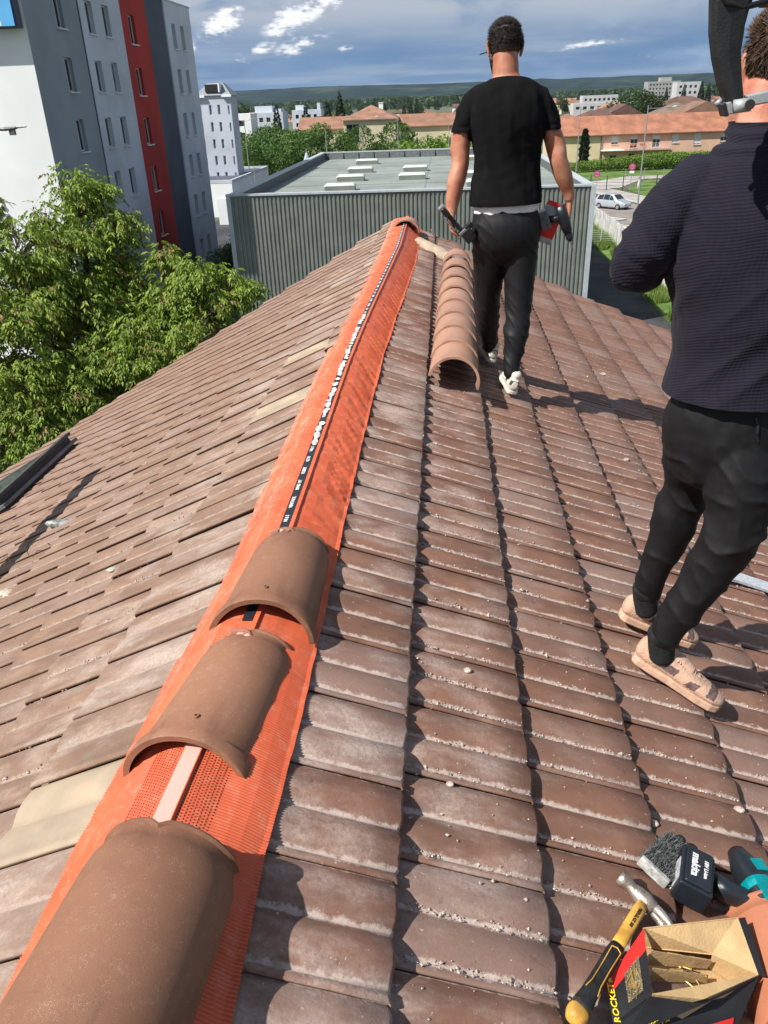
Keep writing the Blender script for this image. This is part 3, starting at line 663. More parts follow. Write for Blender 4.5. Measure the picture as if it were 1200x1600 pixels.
# ROCKET lettering with a star, on the near side and on the window panel edge
def star(r): 
    mb = MB(); mb.prism([(r*(1 if k % 2 == 0 else .42)*math.sin(math.pi*k/5), r*(1 if k % 2 == 0 else .42)*math.cos(math.pi*k/5)) for k in range(10)], 0, .0005); return mb.mesh('star', M_YP)
def lettering(o_, xd, yd, size):
    Ml = frame(wp(o_), xd, yd)
    t_ = place('lettering', text_mesh('ROCKET', size, M_YP), bx); t_.matrix_parent_inverse = Matrix.Identity(4); t_.matrix_basis = Ml
    s2 = place('star', star(size*.42), bx); s2.matrix_parent_inverse = Matrix.Identity(4); s2.matrix_basis = Ml @ Matrix.Translation((size*2.25, 0, 0))
lettering(on(.10, .60)+off*.003, (F-E)*-1, (A-E)*-1, .017)
lettering((D+F)*.5+Vector((.028, -.016, -.028)), Vector((.075, .040, -.015)), off2.cross(Vector((.075, .04, -.015))), .021)

# flat grey strap and little things lying about
h = MB(); st = [(1.60, 2.86), (1.66, 2.95), (1.82, 3.0), (2.0, 3.02), (2.2, 3.0)]
top = [(x, y+.10, 0) for x, y in st]; 
pts = [sl3(x, y, .024) for x, y in st]+[sl3(x, y+.085, .024) for x, y in st][::-1]
n_ = len(st)
h.add(pts+[p-Vector((0, 0, .012)) for p in pts], [(i, i+1, 2*n_-2-i, 2*n_-1-i) for i in range(n_-1)]+[(i, 2*n_+i, 2*n_+i+1, i+1) for i in range(n_-1)])
h.obj('zinc_strip', mat('speckled_zinc', (.50, .53, .56), .6, .12, 90, .2, 60, col2=(.36, .38, .40)), label='pale grey speckled metal strip lying on the tiles behind the near man', cat='metal strip')
def lsurf(px, py, h=.02): z, n, b_ = surf(-1, -px, py); return Vector((px, py, z+h))
def blob(name, c, r, m, label, cat, sq=(1, 1, .4), seed=0):
    bm = bmesh.new(); bmesh.ops.create_icosphere(bm, subdivisions=2, radius=r)
    for v in bm.verts: v.co = Vector((v.co.x*sq[0], v.co.y*sq[1], v.co.z*sq[2]))*(1+.35*noise.noise(v.co*60+Vector((seed, 0, 0))))
    me = bpy.data.meshes.new(name); bm.to_mesh(me); bm.free(); me.materials.append(m); return place(name, me, loc=c, label=label, cat=cat)
M_PALE = mat('pale_mortar', (.56, .50, .40), .95, .2, 60, .5, 150)
blob('mortar_lump', lsurf(-1.66, 3.18, .0), .034, M_PALE, 'pale yellowish lump of mortar on the left slope near the edge of the picture', 'mortar lump', (1.6, .9, .6), 3)
blob('rag', lsurf(-1.74, 4.0, .0), .05, mat('grey_green_plastic', (.26, .29, .27), .3, .3, 30), 'small crumpled grey green plastic scrap in the shadow on the left slope', 'scrap', (2.0, .8, .45), 8)
blob('lichen_disc', lsurf(-.80, 2.62, .006), .018, mat('pale_green_lichen', (.42, .43, .33), .9), 'small round pale lichen disc on the left slope', 'lichen', (1, 1, .15), 5)
LC = ['mortar chunk just above the tip of the grey bristle brush', 'mortar chunk tucked against the side of the grey bristle brush', 'mortar chunk on the second tile column, level with the middle ridge tile', 'mortar chunk near the right edge above the cordless drill', 'mortar chunk on the slope beyond the near man\'s legs', 'largest mortar chunk, far down the slope beyond the walking man\'s shadow', 'smallest mortar chunk, on the second tile column below the middle ridge tile']
for i, (x, y, r) in enumerate([(1.055, 1.42, .011), (1.02, 1.30, .010), (.60, 1.75, .009), (1.32, 1.55, .011), (1.55, 4.1, .014), (1.75, 5.9, .018), (.55, 1.33, .008)]):
    z, n, b_ = surf(1, x, y)
    blob('mortar_chunk', Vector((x, y, z+r*.3)), r, M_CRUMB, LC[i], 'mortar chunk', (1.2, 1, .8), i*7).__setitem__('group', 'mortar chunks on the right slope')
h = MB()
for i in range(9):
    c_ = lsurf(-1.75+rng.uniform(-.2, .15), 3.75+rng.uniform(-.45, .3), .02); a = rng.uniform(0, 6.28); L = rng.uniform(.04, .1)
    h.tube([c_, c_+Vector((math.cos(a)*L*.5, math.sin(a)*L*.5, .03)), c_+Vector((math.cos(a+.6)*L, math.sin(a+.6)*L, .008))], [.0025, .002, .0012], 5)
h.obj('dry_twigs', mat('dry_twig', (.12, .08, .05), .9), label='dry curled twigs caught on the left slope', cat='twigs', kind='stuff')

# roof window on the left slope and an unseen hoist added for its shadow
UPL = Vector((1, 0, SLf)).normalized(); NL = Vector((-SLf, 0, 1)).normalized()
Mw = frame(Vector((-3.20, 6.45, -SLf*3.20)), Vector((0, -1, 0)), UPL)
rw = thing('roof_window', 'roof window with dark raised frame and grey glass low on the left slope', 'roof window', M=Mw)
M_GREYM = mat('dark_grey_metal', (.06, .065, .07), .45, .1, 20, metal=.3); M_GLS = mat('sky_grey_glass', (.10, .12, .12), .08, .2, 2, spec=1.0)
h = MB()
for c_, d_ in (((0, -.03, .05), (1.42, .09, .13)), ((0, -1.22, .04), (1.42, .09, .11)), ((-.67, -.62, .05), (.08, 1.1, .12)), ((.67, -.62, .05), (.08, 1.1, .12))): h.box(c_, d_)
bevelled(h, 'frame', M_GREYM, rw, .006)
h = MB(); h.box((0, -.62, .095), (1.26, 1.10, .012)); h.obj('pane', M_GLS, rw)
h = MB(); h.box((0, .0, .13), (1.46, .11, .03)); bevelled(h, 'hood', M_GREYM, rw, .005)
h = MB(); h.box((0, -.62, .045), (1.5, 1.36, .03)); h.obj('apron', mat('lead_grey', (.16, .165, .17), .6), rw)
ho = thing('shadow_hoist', 'made-up hoist out of view beside the roof, its boom shading the left slope', 'hoist', loc=(-2.62, 2.0, -1.5))
M_HOI = mat('galvanised_steel', (.45, .46, .47), .5, .1, 20, metal=.4)
h = MB(); h.box((0, 0, -3.6), (.12, .12, 9.6)); h.obj('mast', M_HOI, ho)
h = MB(); h.box((.12, 1.45, 1.12), (.19, 2.5, .10)); h.obj('boom', M_HOI, ho)

# ------------------------------------------------------------------ ground, street, hills
def sheet(name, pts, z, m, cat=None, kind='structure'):
    h = MB(); h.add([(x, y, GZ+z) for x, y in pts], [tuple(range(len(pts)))]); return h.obj(name, m, kind=kind)
M_GROUND = mat('suburb_ground', (.10, .105, .07), .95, .3, .02, .2, 3, col2=(.05, .075, .03), detail=8)
M_ASPH = mat('old_asphalt', (.235, .21, .19), .9, .12, .6, .3, 30, detail=6)
M_ASPD = mat('dark_asphalt', (.055, .058, .062), .9, .2, .5, .3, 20)
M_PAVE = mat('pale_pavement', (.36, .34, .31), .9, .1, .7, .3, 20); M_KERB = mat('kerb_concrete', (.50, .48, .44), .85, .1, 3)
M_GRASS = mat('lawn', (.105, .17, .035), .95, .25, .5, .4, 8, col2=(.055, .10, .02)); M_PAINT = mat('road_paint', (.62, .61, .57), .8, .15, 1)
g = MB(); rad = 12000; cnt_ = 24
g.add([(rad*math.cos(6.2832*k/cnt_), rad*math.sin(6.2832*k/cnt_), GZ) for k in range(cnt_)], [tuple(range(cnt_))]); g.obj('ground', M_GROUND, kind='structure')
sheet('yard', [(-12, -30), (13.6, -30), (13.6, 90), (8, 130), (-26, 130), (-26, 85), (-12, 60)], .02, M_ASPD)
sheet('grass_verge', [(13.7, 20), (15.45, 20), (15.45, 80), (14.6, 88), (13.7, 88)], .03, M_GRASS)
# street: comes from behind the metal shed and runs out to the right and towards the viewer
sheet('road', [(13.7, 88), (16.0, 20), (60, 20), (60, 66), (24, 100), (16, 121), (-26, 150), (-60, 165), (-60, 150), (-26, 134), (8, 117)], .012, M_ASPH)
sheet('pavement', [(12, 88.5), (15.5, 86), (19.6, 88.6), (17.5, 91.5), (12, 98)], .14, M_PAVE)
kb = MB(); kb.prism([(12, 88.4), (15.5, 85.9), (19.7, 88.5), (17.5, 91.6), (12, 98.1), (12, 97.9), (17.35, 91.4), (19.4, 88.6), (15.5, 86.1), (12, 88.6)], GZ+.012, GZ+.15); kb.obj('kerb', M_KERB, kind='structure')
sheet('pavement', [(12, 122), (20.5, 116.5), (24.5, 101), (30, 96), (60, 70), (60, 74), (27, 104.5), (23.5, 119), (12, 126)], .13, M_PAVE)
kb = MB(); kb.prism([(20.3, 116.3), (24.3, 100.8), (29.8, 95.7), (60, 69.7), (60, 70), (30, 96), (24.5, 101), (20.5, 116.5)], GZ+.012, GZ+.14); kb.obj('kerb', M_KERB, kind='structure')
mk = MB()
for a, b in (((15.6, 84.6), (22.5, 84.8)), ((17.6, 86.6), (20.2, 79.0))):
    d = (Vector((*b, 0))-Vector((*a, 0))).normalized(); n_ = Vector((-d.y, d.x, 0))*.16; p, q = Vector((*a, GZ+.018)), Vector((*b, GZ+.018)); mk.add([p-n_, q-n_, q+n_, p+n_], [(0, 1, 2, 3)])
for k in range(5):
    a = Vector((16.4+k*.25, 83.0-k*2.6, GZ+.018)); d = Vector((1, .25, 0)).normalized(); n_ = Vector((-d.y, d.x, 0))*.10; mk.add([a-n_, a+d*2.2-n_, a+d*2.2+n_, a+n_], [(0, 1, 2, 3)])
mk.obj('road_marking', M_PAINT, kind='structure')
sheet('lawn', [(26.2, 107.5), (33, 101), (80, 75), (80, 128), (31.5, 131), (25.6, 118)], .05, M_GRASS)
sheet('lawn', [(19, 133), (32, 131), (42, 148), (40, 158), (18, 160)], .04, M_GRASS)
sheet('path', [(19, 120), (25.0, 120), (31, 132), (60, 131), (60, 136), (30, 137), (19, 126)], .055, M_PAVE)

# hills
hm = bpy.data.materials.new('shaded_wooded_hills'); hm.use_nodes = True; t = hm.node_tree; b = t.nodes['Principled BSDF']; b.inputs['Roughness'].default_value = 1; b.inputs['Specular IOR Level'].default_value = 0
tc = N(t, 'ShaderNodeTexCoord'); mp = N(t, 'ShaderNodeMapping'); mp.inputs['Scale'].default_value = (1, 1, 3); lk(t, tc.outputs['Object'], mp.inputs[0])
c = mixc(t, ramp(t, noi(t, mp.outputs[0], .012, 8, .75), .4, .62), (.006, .015, .017), (.026, .046, .040))  # dark because cloud shadow over the hills is put into the colour
c = mixc(t, mth(t, 'MULTIPLY', ramp(t, noi(t, mp.outputs[0], .0035, 3), .54, .68), .6), c, (.075, .10, .055)); lk(t, c, b.inputs['Base Color'])
vs = []; fs = []; na = 220
for i in range(na+1):
    az = R_(-45+90*i/na)
    hh = 60+9*noise.noise(Vector((i*.06, 0, 0)))+4*noise.noise(Vector((i*.3, 3, 0)))+1.3*noise.noise(Vector((i*1.3, 7, 0)))-max(0, math.degrees(az)+5)*.28
    for j, (d, f) in enumerate(((2500, -.3), (2900, .1), (3300, .45), (3700, .85), (4000, 1.0), (4400, 1.0), (5200, .8))):
        z = GZ+(hh+11)*max(f, -.02)+(7*noise.noise(Vector((i*.15, j*1.7, 2))) if 0 < j < 4 else 0)
        vs.append((d*math.sin(az), d*math.cos(az), z))
for i in range(na):
    for j in range(6): fs.append((i*7+j, (i+1)*7+j, (i+1)*7+j+1, i*7+j+1))
me = bpy.data.meshes.new('hills'); me.from_pydata(vs, [], fs); me.materials.append(hm); me.polygons.foreach_set('use_smooth', [True]*len(fs)); place('hills', me, kind='structure')

# ------------------------------------------------------------------ building pieces
def wall_grid(mb, o, u, n, L, z0, z1, ops, depth=.18):
    """wall face from o along unit vector u, outward normal n, with real openings (u0,u1,z0,z1)"""
    us = sorted({0.0, L, *[a for q in ops for a in q[:2]]}); zs = sorted({z0, z1, *[a for q in ops for a in q[2:4]]})
    o = Vector(o); u = Vector(u); n = Vector(n)
    def P(a, z, d=0): return Vector((o.x+u.x*a-n.x*d, o.y+u.y*a-n.y*d, z))
    flip = u.cross(Vector((0, 0, 1))).dot(n) < 0
    def add(q): mb.add(q if not flip else q[::-1], [(0, 1, 2, 3)])
    for a, b in zip(us, us[1:]):
        for c_, d in zip(zs, zs[1:]):
            m_ = ((a+b)/2, (c_+d)/2)
            if any(q[0] < m_[0] < q[1] and q[2] < m_[1] < q[3] for q in ops): continue
            add([P(a, c_), P(b, c_), P(b, d), P(a, d)])
    for a, b, c_, d in [q[:4] for q in ops]:
        add([P(a, c_), P(a, c_, depth), P(a, d, depth), P(a, d)][::-1]); add([P(b, c_), P(b, c_, depth), P(b, d, depth), P(b, d)])
        add([P(a, d), P(b, d), P(b, d, depth), P(a, d, depth)]); add([P(a, c_), P(b, c_), P(b, c_, depth), P(a, c_, depth)][::-1])
def window(parent, o, u, n, op, mf, mp_, depth=.12, shutter=0, ms=None, sill=None, mull=True):
    a, b, c_, d = op; o = Vector(o); u = Vector(u).normalized(); n = Vector(n).normalized()
    M = Matrix(((u.x, n.x, 0, o.x+u.x*(a+b)/2), (u.y, n.y, 0, o.y+u.y*(a+b)/2), (0, 0, 1, (c_+d)/2), (0, 0, 0, 1)))
    wd, ht = b-a, d-c_; t_ = .07
    h = MB(); fd = -depth+.03
    for cc, dd in (((0, fd, ht/2-t_/2), (wd, .06, t_)), ((0, fd, -ht/2+t_/2), (wd, .06, t_)), ((-wd/2+t_/2, fd, 0), (t_, .06, ht-2*t_)), ((wd/2-t_/2, fd, 0), (t_, .06, ht-2*t_))): h.box(cc, dd, M)
    if mull and wd > .9: h.box((0, fd, 0), (.06, .05, ht-2*t_), M)
    w_ = h.obj('window', mf, parent)
    h = MB(); h.box((0, -depth+.005, -shutter*ht/2), (wd-.02, .02, ht*(1-shutter)-.02), M); h.obj('pane', mp_, w_)
    if shutter: h = MB(); h.box((0, -depth+.07, (1-shutter)*ht/2), (wd-.01, .03, ht*shutter-.01), M); h.obj('shutter', ms, w_)
    if sill: h = MB(); h.box((0, .03, -ht/2-.04), (wd+.16, .16, .07), M); h.obj('sill', sill, w_)
    return w_
M_PANE = mat('dark_pane', (.025, .032, .038), .08, .3, 2, spec=.8); M_PANEL_ = mat('pale_pane', (.14, .17, .20), .1, .3, 2, spec=.8)
M_WH = mat('white_render', (.80, .82, .82), .9, .04, .25, .15, 30); M_WHB = mat('shade_tinted_white_render', (.52, .555, .615), .9, .06, .35, .15, 30)  # the bluish copy of the white has facade shade put into its colour
M_GR = mat('grey_render', (.27, .305, .335), .9, .06, .3, .15, 30); M_RD = mat('red_render', (.40, .035, .028), .85, .08, .3, .15, 30); M_DK = mat('charcoal_render', (.085, .098, .125), .9, .08, .3)
M_UPVC = mat('white_frame', (.55, .58, .58), .5, .03)
# tall apartment tower on the left : (y0, y1, material) bands of its long face
TX = -18.1; TOP = 7.58
def child_of(t_, o): return o
tower = thing('apartment_tower', 'tall apartment block left with grey, white, red and charcoal vertical bands', 'building')
def ty(y): return y*1.61
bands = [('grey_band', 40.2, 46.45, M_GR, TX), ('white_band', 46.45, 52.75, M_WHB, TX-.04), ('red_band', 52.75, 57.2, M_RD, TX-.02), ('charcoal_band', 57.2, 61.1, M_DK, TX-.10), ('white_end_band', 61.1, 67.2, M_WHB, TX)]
rowz = [5.55, 2.80, .05, -2.70, -5.45, -8.65]
wins = {'grey_band': [(44.0, .95)], 'white_band': [(48.0, .95), (50.35, .95)], 'red_band': [(54.35, 1.05)], 'charcoal_band': [], 'white_end_band': [(62.75, .85), (64.8, .85)]}
M_BRICKR = mat('rust_blind', (.30, .10, .05), .8)
for nm, y0, y1, m, x in bands:
    rows = rowz if nm != 'red_band' else [z-.15 for z in rowz]
    ops = [(yc-y0-wd/2, yc-y0+wd/2, z-.75, z+.75) for yc, wd in wins[nm] for z in rows]
    h = MB(); wall_grid(h, (x, y0, 0), (0, 1, 0), (1, 0, 0), y1-y0, GZ, TOP, ops, .28)
    (h.add([(x, y0, GZ), (x-.3, y0, GZ), (x-.3, y0, TOP), (x, y0, TOP)], [(0, 3, 2, 1)]) if y0 > 41 else None); h.add([(x, y1, GZ), (x-.3, y1, GZ), (x-.3, y1, TOP), (x, y1, TOP)], [(0, 1, 2, 3)])
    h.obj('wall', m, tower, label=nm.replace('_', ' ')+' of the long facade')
    for i, op in enumerate(ops): window(tower, (x, y0, 0), (0, 1, 0), (1, 0, 0), op, M_UPVC, M_PANE if (i+1) % 4 else M_PANEL_, .24, sill=M_UPVC)
h = MB(); h.box((TX-.15, 46.45, (TOP+GZ)/2), (.36, .12, TOP-GZ)); h.obj('downpipe', M_DK, tower)
h = MB(); wall_grid(h, (TX-24, 40.2, 0), (1, 0, 0), (0, -1, 0), 24, GZ, TOP, []); h.obj('gable_wall', M_WH, tower)
h = MB(); h.add([(TX, 67.2, GZ), (TX-24, 67.2, GZ), (TX-24, 67.2, TOP), (TX, 67.2, TOP)], [(0, 1, 2, 3)]); h.add([(TX-24, 40.2, GZ), (TX-24, 67.2, GZ), (TX-24, 67.2, TOP), (TX-24, 40.2, TOP)], [(0, 1, 2, 3)]); h.obj('rear_wall', M_WH, tower)
h = MB(); h.box((TX-12, 53.7, TOP-.2), (23.6, 26.6, .3)); h.obj('roof', M_DK, tower)
h = MB()
for c_, d_ in (((TX-12, 40.25, TOP+.03), (24.1, .28, .10)), ((TX-12, 67.15, TOP+.03), (24.1, .28, .10)), ((TX-.1, 53.7, TOP+.03), (.28, 26.6, .10))): h.box(c_, d_)
h.obj('coping', M_KERB, tower)
h = MB()
for k in range(9): h.tube([(TX-.4, 58+k*1.1, TOP), (TX-.4, 58+k*1.1, TOP+.9)], .02, 5)
h.tube([(TX-.4, 58, TOP+.9), (TX-.4, 66.8, TOP+.9)], .02, 5); h.tube([(TX-.4, 58, TOP+.5), (TX-.4, 66.8, TOP+.5)], .02, 5); h.obj('roof_railing', M_UPVC, tower)
# poster hung on the gable, and its fixing fringe
po = thing('advertising_banner', 'big blue advertising banner high on the white gable of the tower', 'banner')
def gx(px, py, Y=40.2):
    r = (R2*((px-600)/1230.7)-U2*((py-800)/1230.7)+Fv); t_ = (Y-CAM.y)/r.y; return CAM+r*t_
c1, c2, c3 = gx(30, 43, 39.7), gx(21, 0, 39.7), gx(-60, 46, 39.7)
bxx = c1.x; bz = c1.z
h = MB(); h.box((bxx-5, 39.85, bz+3.2), (10, .5, 6.4)); h.obj('frame', M_DK, po)
h = MB(); h.box((bxx-5, 39.58, bz+3.2), (9.9, .03, 6.3)); h.obj('sheet', mat('dark_blue_print', (.03, .06, .14), .5), po)
h = MB(); h.box((bxx-5, 39.55, bz+.62), (9.8, .03, 1.12)); h.obj('sky_print', mat('sky_blue_print', (.12, .42, .75), .5, .1, .5), po)
h = MB(); Mp = Matrix.Translation((bxx-1.35, 39.53, bz+.45)); 
h.add([Vector((bxx-1.3+(.42 if k % 2 else .32)*math.cos(a), 39.53, bz+.55+(.42 if k % 2 else .32)*math.sin(a))) for a in [2*math.pi*q/24 for q in range(25)] for k in (0, 1)], [(2*i, 2*i+1, 2*i+3, 2*i+2) for i in range(24)]); h.obj('ring_print', mat('grey_print', (.35, .36, .38), .5), po)
h = MB(); h.box((bxx-1.5, 39.54, bz+.16), (1.6, .02, .16)); h.obj('white_print', M_WHITE, po)
c1 = gx(16, 355); c2 = gx(-60, 308)
po = thing('dark_poster', 'dark poster with a white mark low on the white gable of the tower', 'poster')
h = MB(); h.add([gx(16, 356, 40.14), gx(-80, 345, 40.14), gx(-80, 300, 40.14), gx(2, 309, 40.14)], [(0, 3, 2, 1)]); me = h.mesh('sheet', mat('charcoal_print', (.05, .055, .06), .6)); place('sheet', me, po)
h = MB()
for a, b in (((-4, 322), (12, 335)), ((12, 335), (0, 350)), ((3, 318), (-10, 340))):
    p, q = gx(*a, 40.11), gx(*b, 40.11); h.tube([p, q], .06, 4)
h.obj('mark', M_WHITE, po)
lamp_m = mat('galvanised_lamp', (.34, .35, .35), .5, .1, 20, metal=.4)
def street_lamp(label, x, y, h_, arm, ang, group=None, double=False, hook=.0, z0=GZ):
    t_ = thing('street_lamp', label, 'street lamp', (x, y, z0), ang, group)
    b = MB(); b.tube([(0, 0, 0), (0, 0, h_*.5), (0, 0, h_)], [.09, .07, .045], 8); b.obj('post', lamp_m, t_)
    for s_ in ((1, -1) if double else (1,)):
        if not arm: break
        b = MB(); b.tube([(0, 0, h_-.25), (s_*arm*.4, 0, h_-.02+hook), (s_*arm, 0, h_+.08+hook)], .035, 6); b.obj('arm', lamp_m, t_)
        b = MB(); hx([(s_*arm-.05, 0, h_+.08+hook, .06, .03), (s_*arm+.25, 0, h_+.10+hook, .13, .06), (s_*(arm+.6) if s_ > 0 else -arm-.5, 0, h_+.09+hook, .05, .03)] if s_ > 0 else [(-arm-.55, 0, h_+.09+hook, .05, .03), (-arm-.25, 0, h_+.10+hook, .13, .06), (-arm+.05, 0, h_+.08+hook, .06, .03)], b, 8); b.obj('lantern', mat('lantern_grey', (.55, .57, .58), .35, .05), t_, smooth=True)
    return t_
# lamp whose head reaches in at the left edge, in front of the tower
q = gx(14, 200, 22)
t_ = thing('street_lamp', 'lamp head on a thin arm reaching in at the left edge before the white gable', 'street lamp', (q.x, 22, q.z))
b = MB(); b.tube([(-3.5, 0, -.02), (0, 0, 0), (.47, 0, .02)], [.04, .035, .022], 6); b.obj('arm', lamp_m, t_)
b = MB(); hx([(-.35, 0, -.02, .05, .04), (-.1, 0, -.02, .10, .05), (.2, 0, 0, .06, .035)], b, 8); b.box((.07, 0, -.10), (.14, .10, .14)); b.obj('lantern', mat('dark_lantern', (.12, .12, .12), .4), t_)
b = MB(); b.tube([(-3.5, 0, -.02), (-3.5, 0, GZ-q.z)], .08, 8); b.obj('post', lamp_m, t_)

# second tower and low white annexe
t2 = thing('white_tower', 'slim white tower block with grey pitched cap beyond the striped tower', 'building')
Y2 = 110
x0, x1 = -30.3, -26.1
h = MB(); ops = []
for k in range(6):
    for u_ in (1.35, 2.45): ops.append((u_, u_+.35, .2-k*1.95, 1.3-k*1.95))
    for u_ in (.15, 3.75): ops.append((u_, u_+.22, .2-k*1.95, 1.2-k*1.95))
wall_grid(h, (x0, Y2, 0), (1, 0, 0), (0, -1, 0), x1-x0, GZ, 2.35, ops, .25)
h.add([(x1, Y2, GZ), (x1, Y2+3.5, GZ), (x1, Y2+3.5, 2.35), (x1, Y2, 2.35)], [(0, 1, 2, 3)]); h.add([(x0, Y2, GZ), (x0, Y2+3.5, GZ), (x0, Y2+3.5, 2.35), (x0, Y2, 2.35)], [(3, 2, 1, 0)]); h.obj('wall', M_WHB, t2)
for i, op in enumerate(ops): window(t2, (x0, Y2, 0), (1, 0, 0), (0, -1, 0), op, M_UPVC, M_PANEL_, .2, mull=False)
h = MB(); h.add([(x0-.2, Y2-.2, 2.35), (x1+.2, Y2-.2, 2.35), (x1+.2, Y2+3.7, 2.35), (x0-.2, Y2+3.7, 2.35), (x0+1.1, Y2+1.4, 3.75), (x1-1.1, Y2+1.4, 3.75), (x1-1.1, Y2+2.4, 3.75), (x0+1.1, Y2+2.4, 3.75)], [(0, 1, 5, 4), (1, 2, 6, 5), (2, 3, 7, 6), (3, 0, 4, 7), (4, 5, 6, 7), (3, 2, 1, 0)]); h.obj('roof', mat('grey_zinc_roof', (.25, .28, .31), .7), t2)
h = MB(); h.box(((x0+x1)/2-.1, Y2+.5, 3.15), (1.7, 1.2, .85)); h.obj('dormer', M_DARK, t2)
for c_, d_ in ((((x0+x1)/2+.82, Y2+.45, 3.2), (.16, 1.3, 1.0)), ((x0+.4, Y2-.1, 2.28), (1.2, .5, .28)), ((x1-.4, Y2-.1, 2.28), (1.2, .5, .28))): h = MB(); h.box(c_, d_); h.obj('trim', M_WH, t2)
an = thing('white_annexe', 'low flat roofed white building at the foot of the slim tower', 'building')
h = MB(); h.box((-28.4, 111.0, (GZ-7)/2), (7.6, 22, -7-GZ)); h.obj('wall', M_WH, an)
h = MB()
for c_, d_ in (((-28.4, 100.1, -6.85), (7.7, .25, .35)), ((-28.4, 121.9, -6.85), (7.7, .25, .35)), ((-24.65, 111, -6.85), (.25, 21.5, .35)), ((-32.1, 111, -6.85), (.25, 21.5, .35))): h.box(c_, d_)
h.obj('parapet', M_WHB, an)
h = MB(); h.box((-28.4, 111.0, -6.97), (7.2, 21.4, .05)); h.obj('roof', M_DK, an)
h = MB(); h.box((-23.0, 95, GZ+1.4), (3.5, 4, 2.8)); h.obj('porch', M_WH, an)

# ------------------------------------------------------------------ grey metal clad hall
hall = thing('metal_hall', 'grey ribbed metal clad hall with flat roof behind the tiled roof', 'building')
HX0, HX1, HY0, HY1, HT = -11.0, 8.35, 44.9, 82.0, -3.13
M_CLAD = mat('grey_green_cladding', (.185, .205, .178), .45, .07, 1.2, .1, 30, spec=.45, detail=6); M_CAP = mat('pale_trim', (.42, .46, .48), .45, .05); M_MEMB = mat('grey_green_membrane', (.225, .255, .23), .8, .10, .35, .15, 12, detail=7, col2=(.175, .20, .185))
def clad(o, u, n, L, z0, z1):
    """ribbed sheet, one per 1.05 m panel"""
    o = Vector(o); u = Vector(u); n = Vector(n); pw = 1.155; k = 0
    prof = [(0, 0), (.09, 0), (.105, .055), (.20, .055), (.215, 0)]
    while k*pw < L-.01:
        a0 = k*pw; w_ = min(pw, L-a0); vs = []; x = 0; pts = []
        while x < w_-.001:
            for px_, d in prof:
                if x+px_ <= w_+1e-6: pts.append((x+px_, d))
            x += .231
        pts = [p for i, p in enumerate(pts) if i == 0 or p[0] > pts[i-1][0]+1e-5]; pts.append((w_, 0))
        for a, d in pts:
            p = o+u*(a0+a)+n*d; vs += [(p.x, p.y, z0), (p.x, p.y, z1)]
        h = MB(); flip = u.cross(Vector((0, 0, 1))).dot(n) < 0
        h.add(vs, [((2*i, 2*i+2, 2*i+3, 2*i+1) if not flip else (2*i+1, 2*i+3, 2*i+2, 2*i)) for i in range(len(pts)-1)])
        h.obj('cladding_panel', M_CLAD, hall); k += 1
clad((HX0, HY0, 0), (1, 0, 0), (0, -1, 0), HX1-HX0, GZ, HT-.08); clad((HX1, HY0, 0), (0, 1, 0), (1, 0, 0), HY1-HY0, GZ, HT-.08); clad((HX0, HY0, 0), (0, 1, 0), (-1, 0, 0), HY1-HY0, GZ, HT-.08)
for x in (HX0-.02, HX1+.02): h = MB(); h.box((x, HY0-.03, (GZ+HT)/2), (.24, .22, HT-GZ-.1)); h.obj('corner_trim', M_CAP, hall)
h = MB()
for c_, d_ in (((-1.32, HY0+.10, HT), (19.7, .42, .10)), ((-1.32, HY1-.1, HT), (19.7, .42, .10)), ((HX0+.14, 63.4, HT), (.42, 36.6, .10)), ((HX1-.14, 63.4, HT), (.42, 36.6, .10))): h.box(c_, d_)
h.obj('coping', M_CAP, hall)
h = MB()
for c_, d_ in (((-1.32, HY0+.25, HT-.35), (19.2, .1, .7)), ((-1.32, HY1-.22, HT-.35), (19.2, .1, .7)), ((HX0+.28, 63.4, HT-.35), (.1, 36.6, .7)), ((HX1-.28, 63.4, HT-.35), (.1, 36.6, .7))): h.box(c_, d_)
h.obj('upstand', mat('dark_upstand', (.11, .125, .13), .7, .1, 2), hall)
k = 0
for yy in [HY1-.30]:
    for i in range(13):
        h = MB(); h.box((HX0+1.4+i*1.45, yy-.05, HT-.33), (1.32, .07, .5)); h.obj('parapet_panel', mat('parapet_grey', (.16, .175, .18), .6) if i == 0 else bpy.data.materials['parapet_grey'], hall)
h = MB(); h.box((-1.32, 63.4, HT-.62), (19.1, 36.7, .06)); h.obj('roof_membrane', M_MEMB, hall)
h = MB()
for yy in (55.5, 63, 70.5): h.box((-1.32, yy, HT-.58), (19.0, .10, .022))
for xx in (-6.5, -.6, 4.4): h.box((xx, 63.4, HT-.585), (.08, 36.4, .018))
h.obj('membrane_seam', mat('seam_grey', (.20, .225, .215), .8), hall)
M_DOME = mat('cream_dome', (.62, .66, .60), .35, .05, 3, spec=.6)
labs = ['nearest left', 'second left', 'third left', 'farthest left', 'nearest centre', 'farthest centre', 'nearest right', 'second right', 'farthest right']
for i, (x, y, wd) in enumerate([(-5.8, 52.2, 1.85), (-5.8, 58.6, 1.85), (-5.75, 65.4, 1.85), (-6.0, 74.2, 1.85), (-1.55, 58.4, 1.8), (-1.55, 65.2, 1.8), (2.9, 52.4, 1.8), (2.9, 58.8, 1.8), (2.9, 74.8, 1.8)]):
    s_ = thing('roof_skylight', '%s cream skylight on the flat roof of the grey hall' % labs[i], 'skylight', (x, y, HT-.59), 0, 'skylights on the flat roof')
    h = MB(); h.box((0, 0, .13), (wd, .95, .26)); h.obj('kerb', M_CLAD, s_)
    h = MB(); hx([(-wd/2-.04, 0, .27, .50, .05), (-wd/2+.1, 0, .31, .50, .12), (wd/2-.1, 0, .31, .50, .12), (wd/2+.04, 0, .27, .50, .05)], h, 12); h.obj('dome', M_DOME, s_, smooth=True)

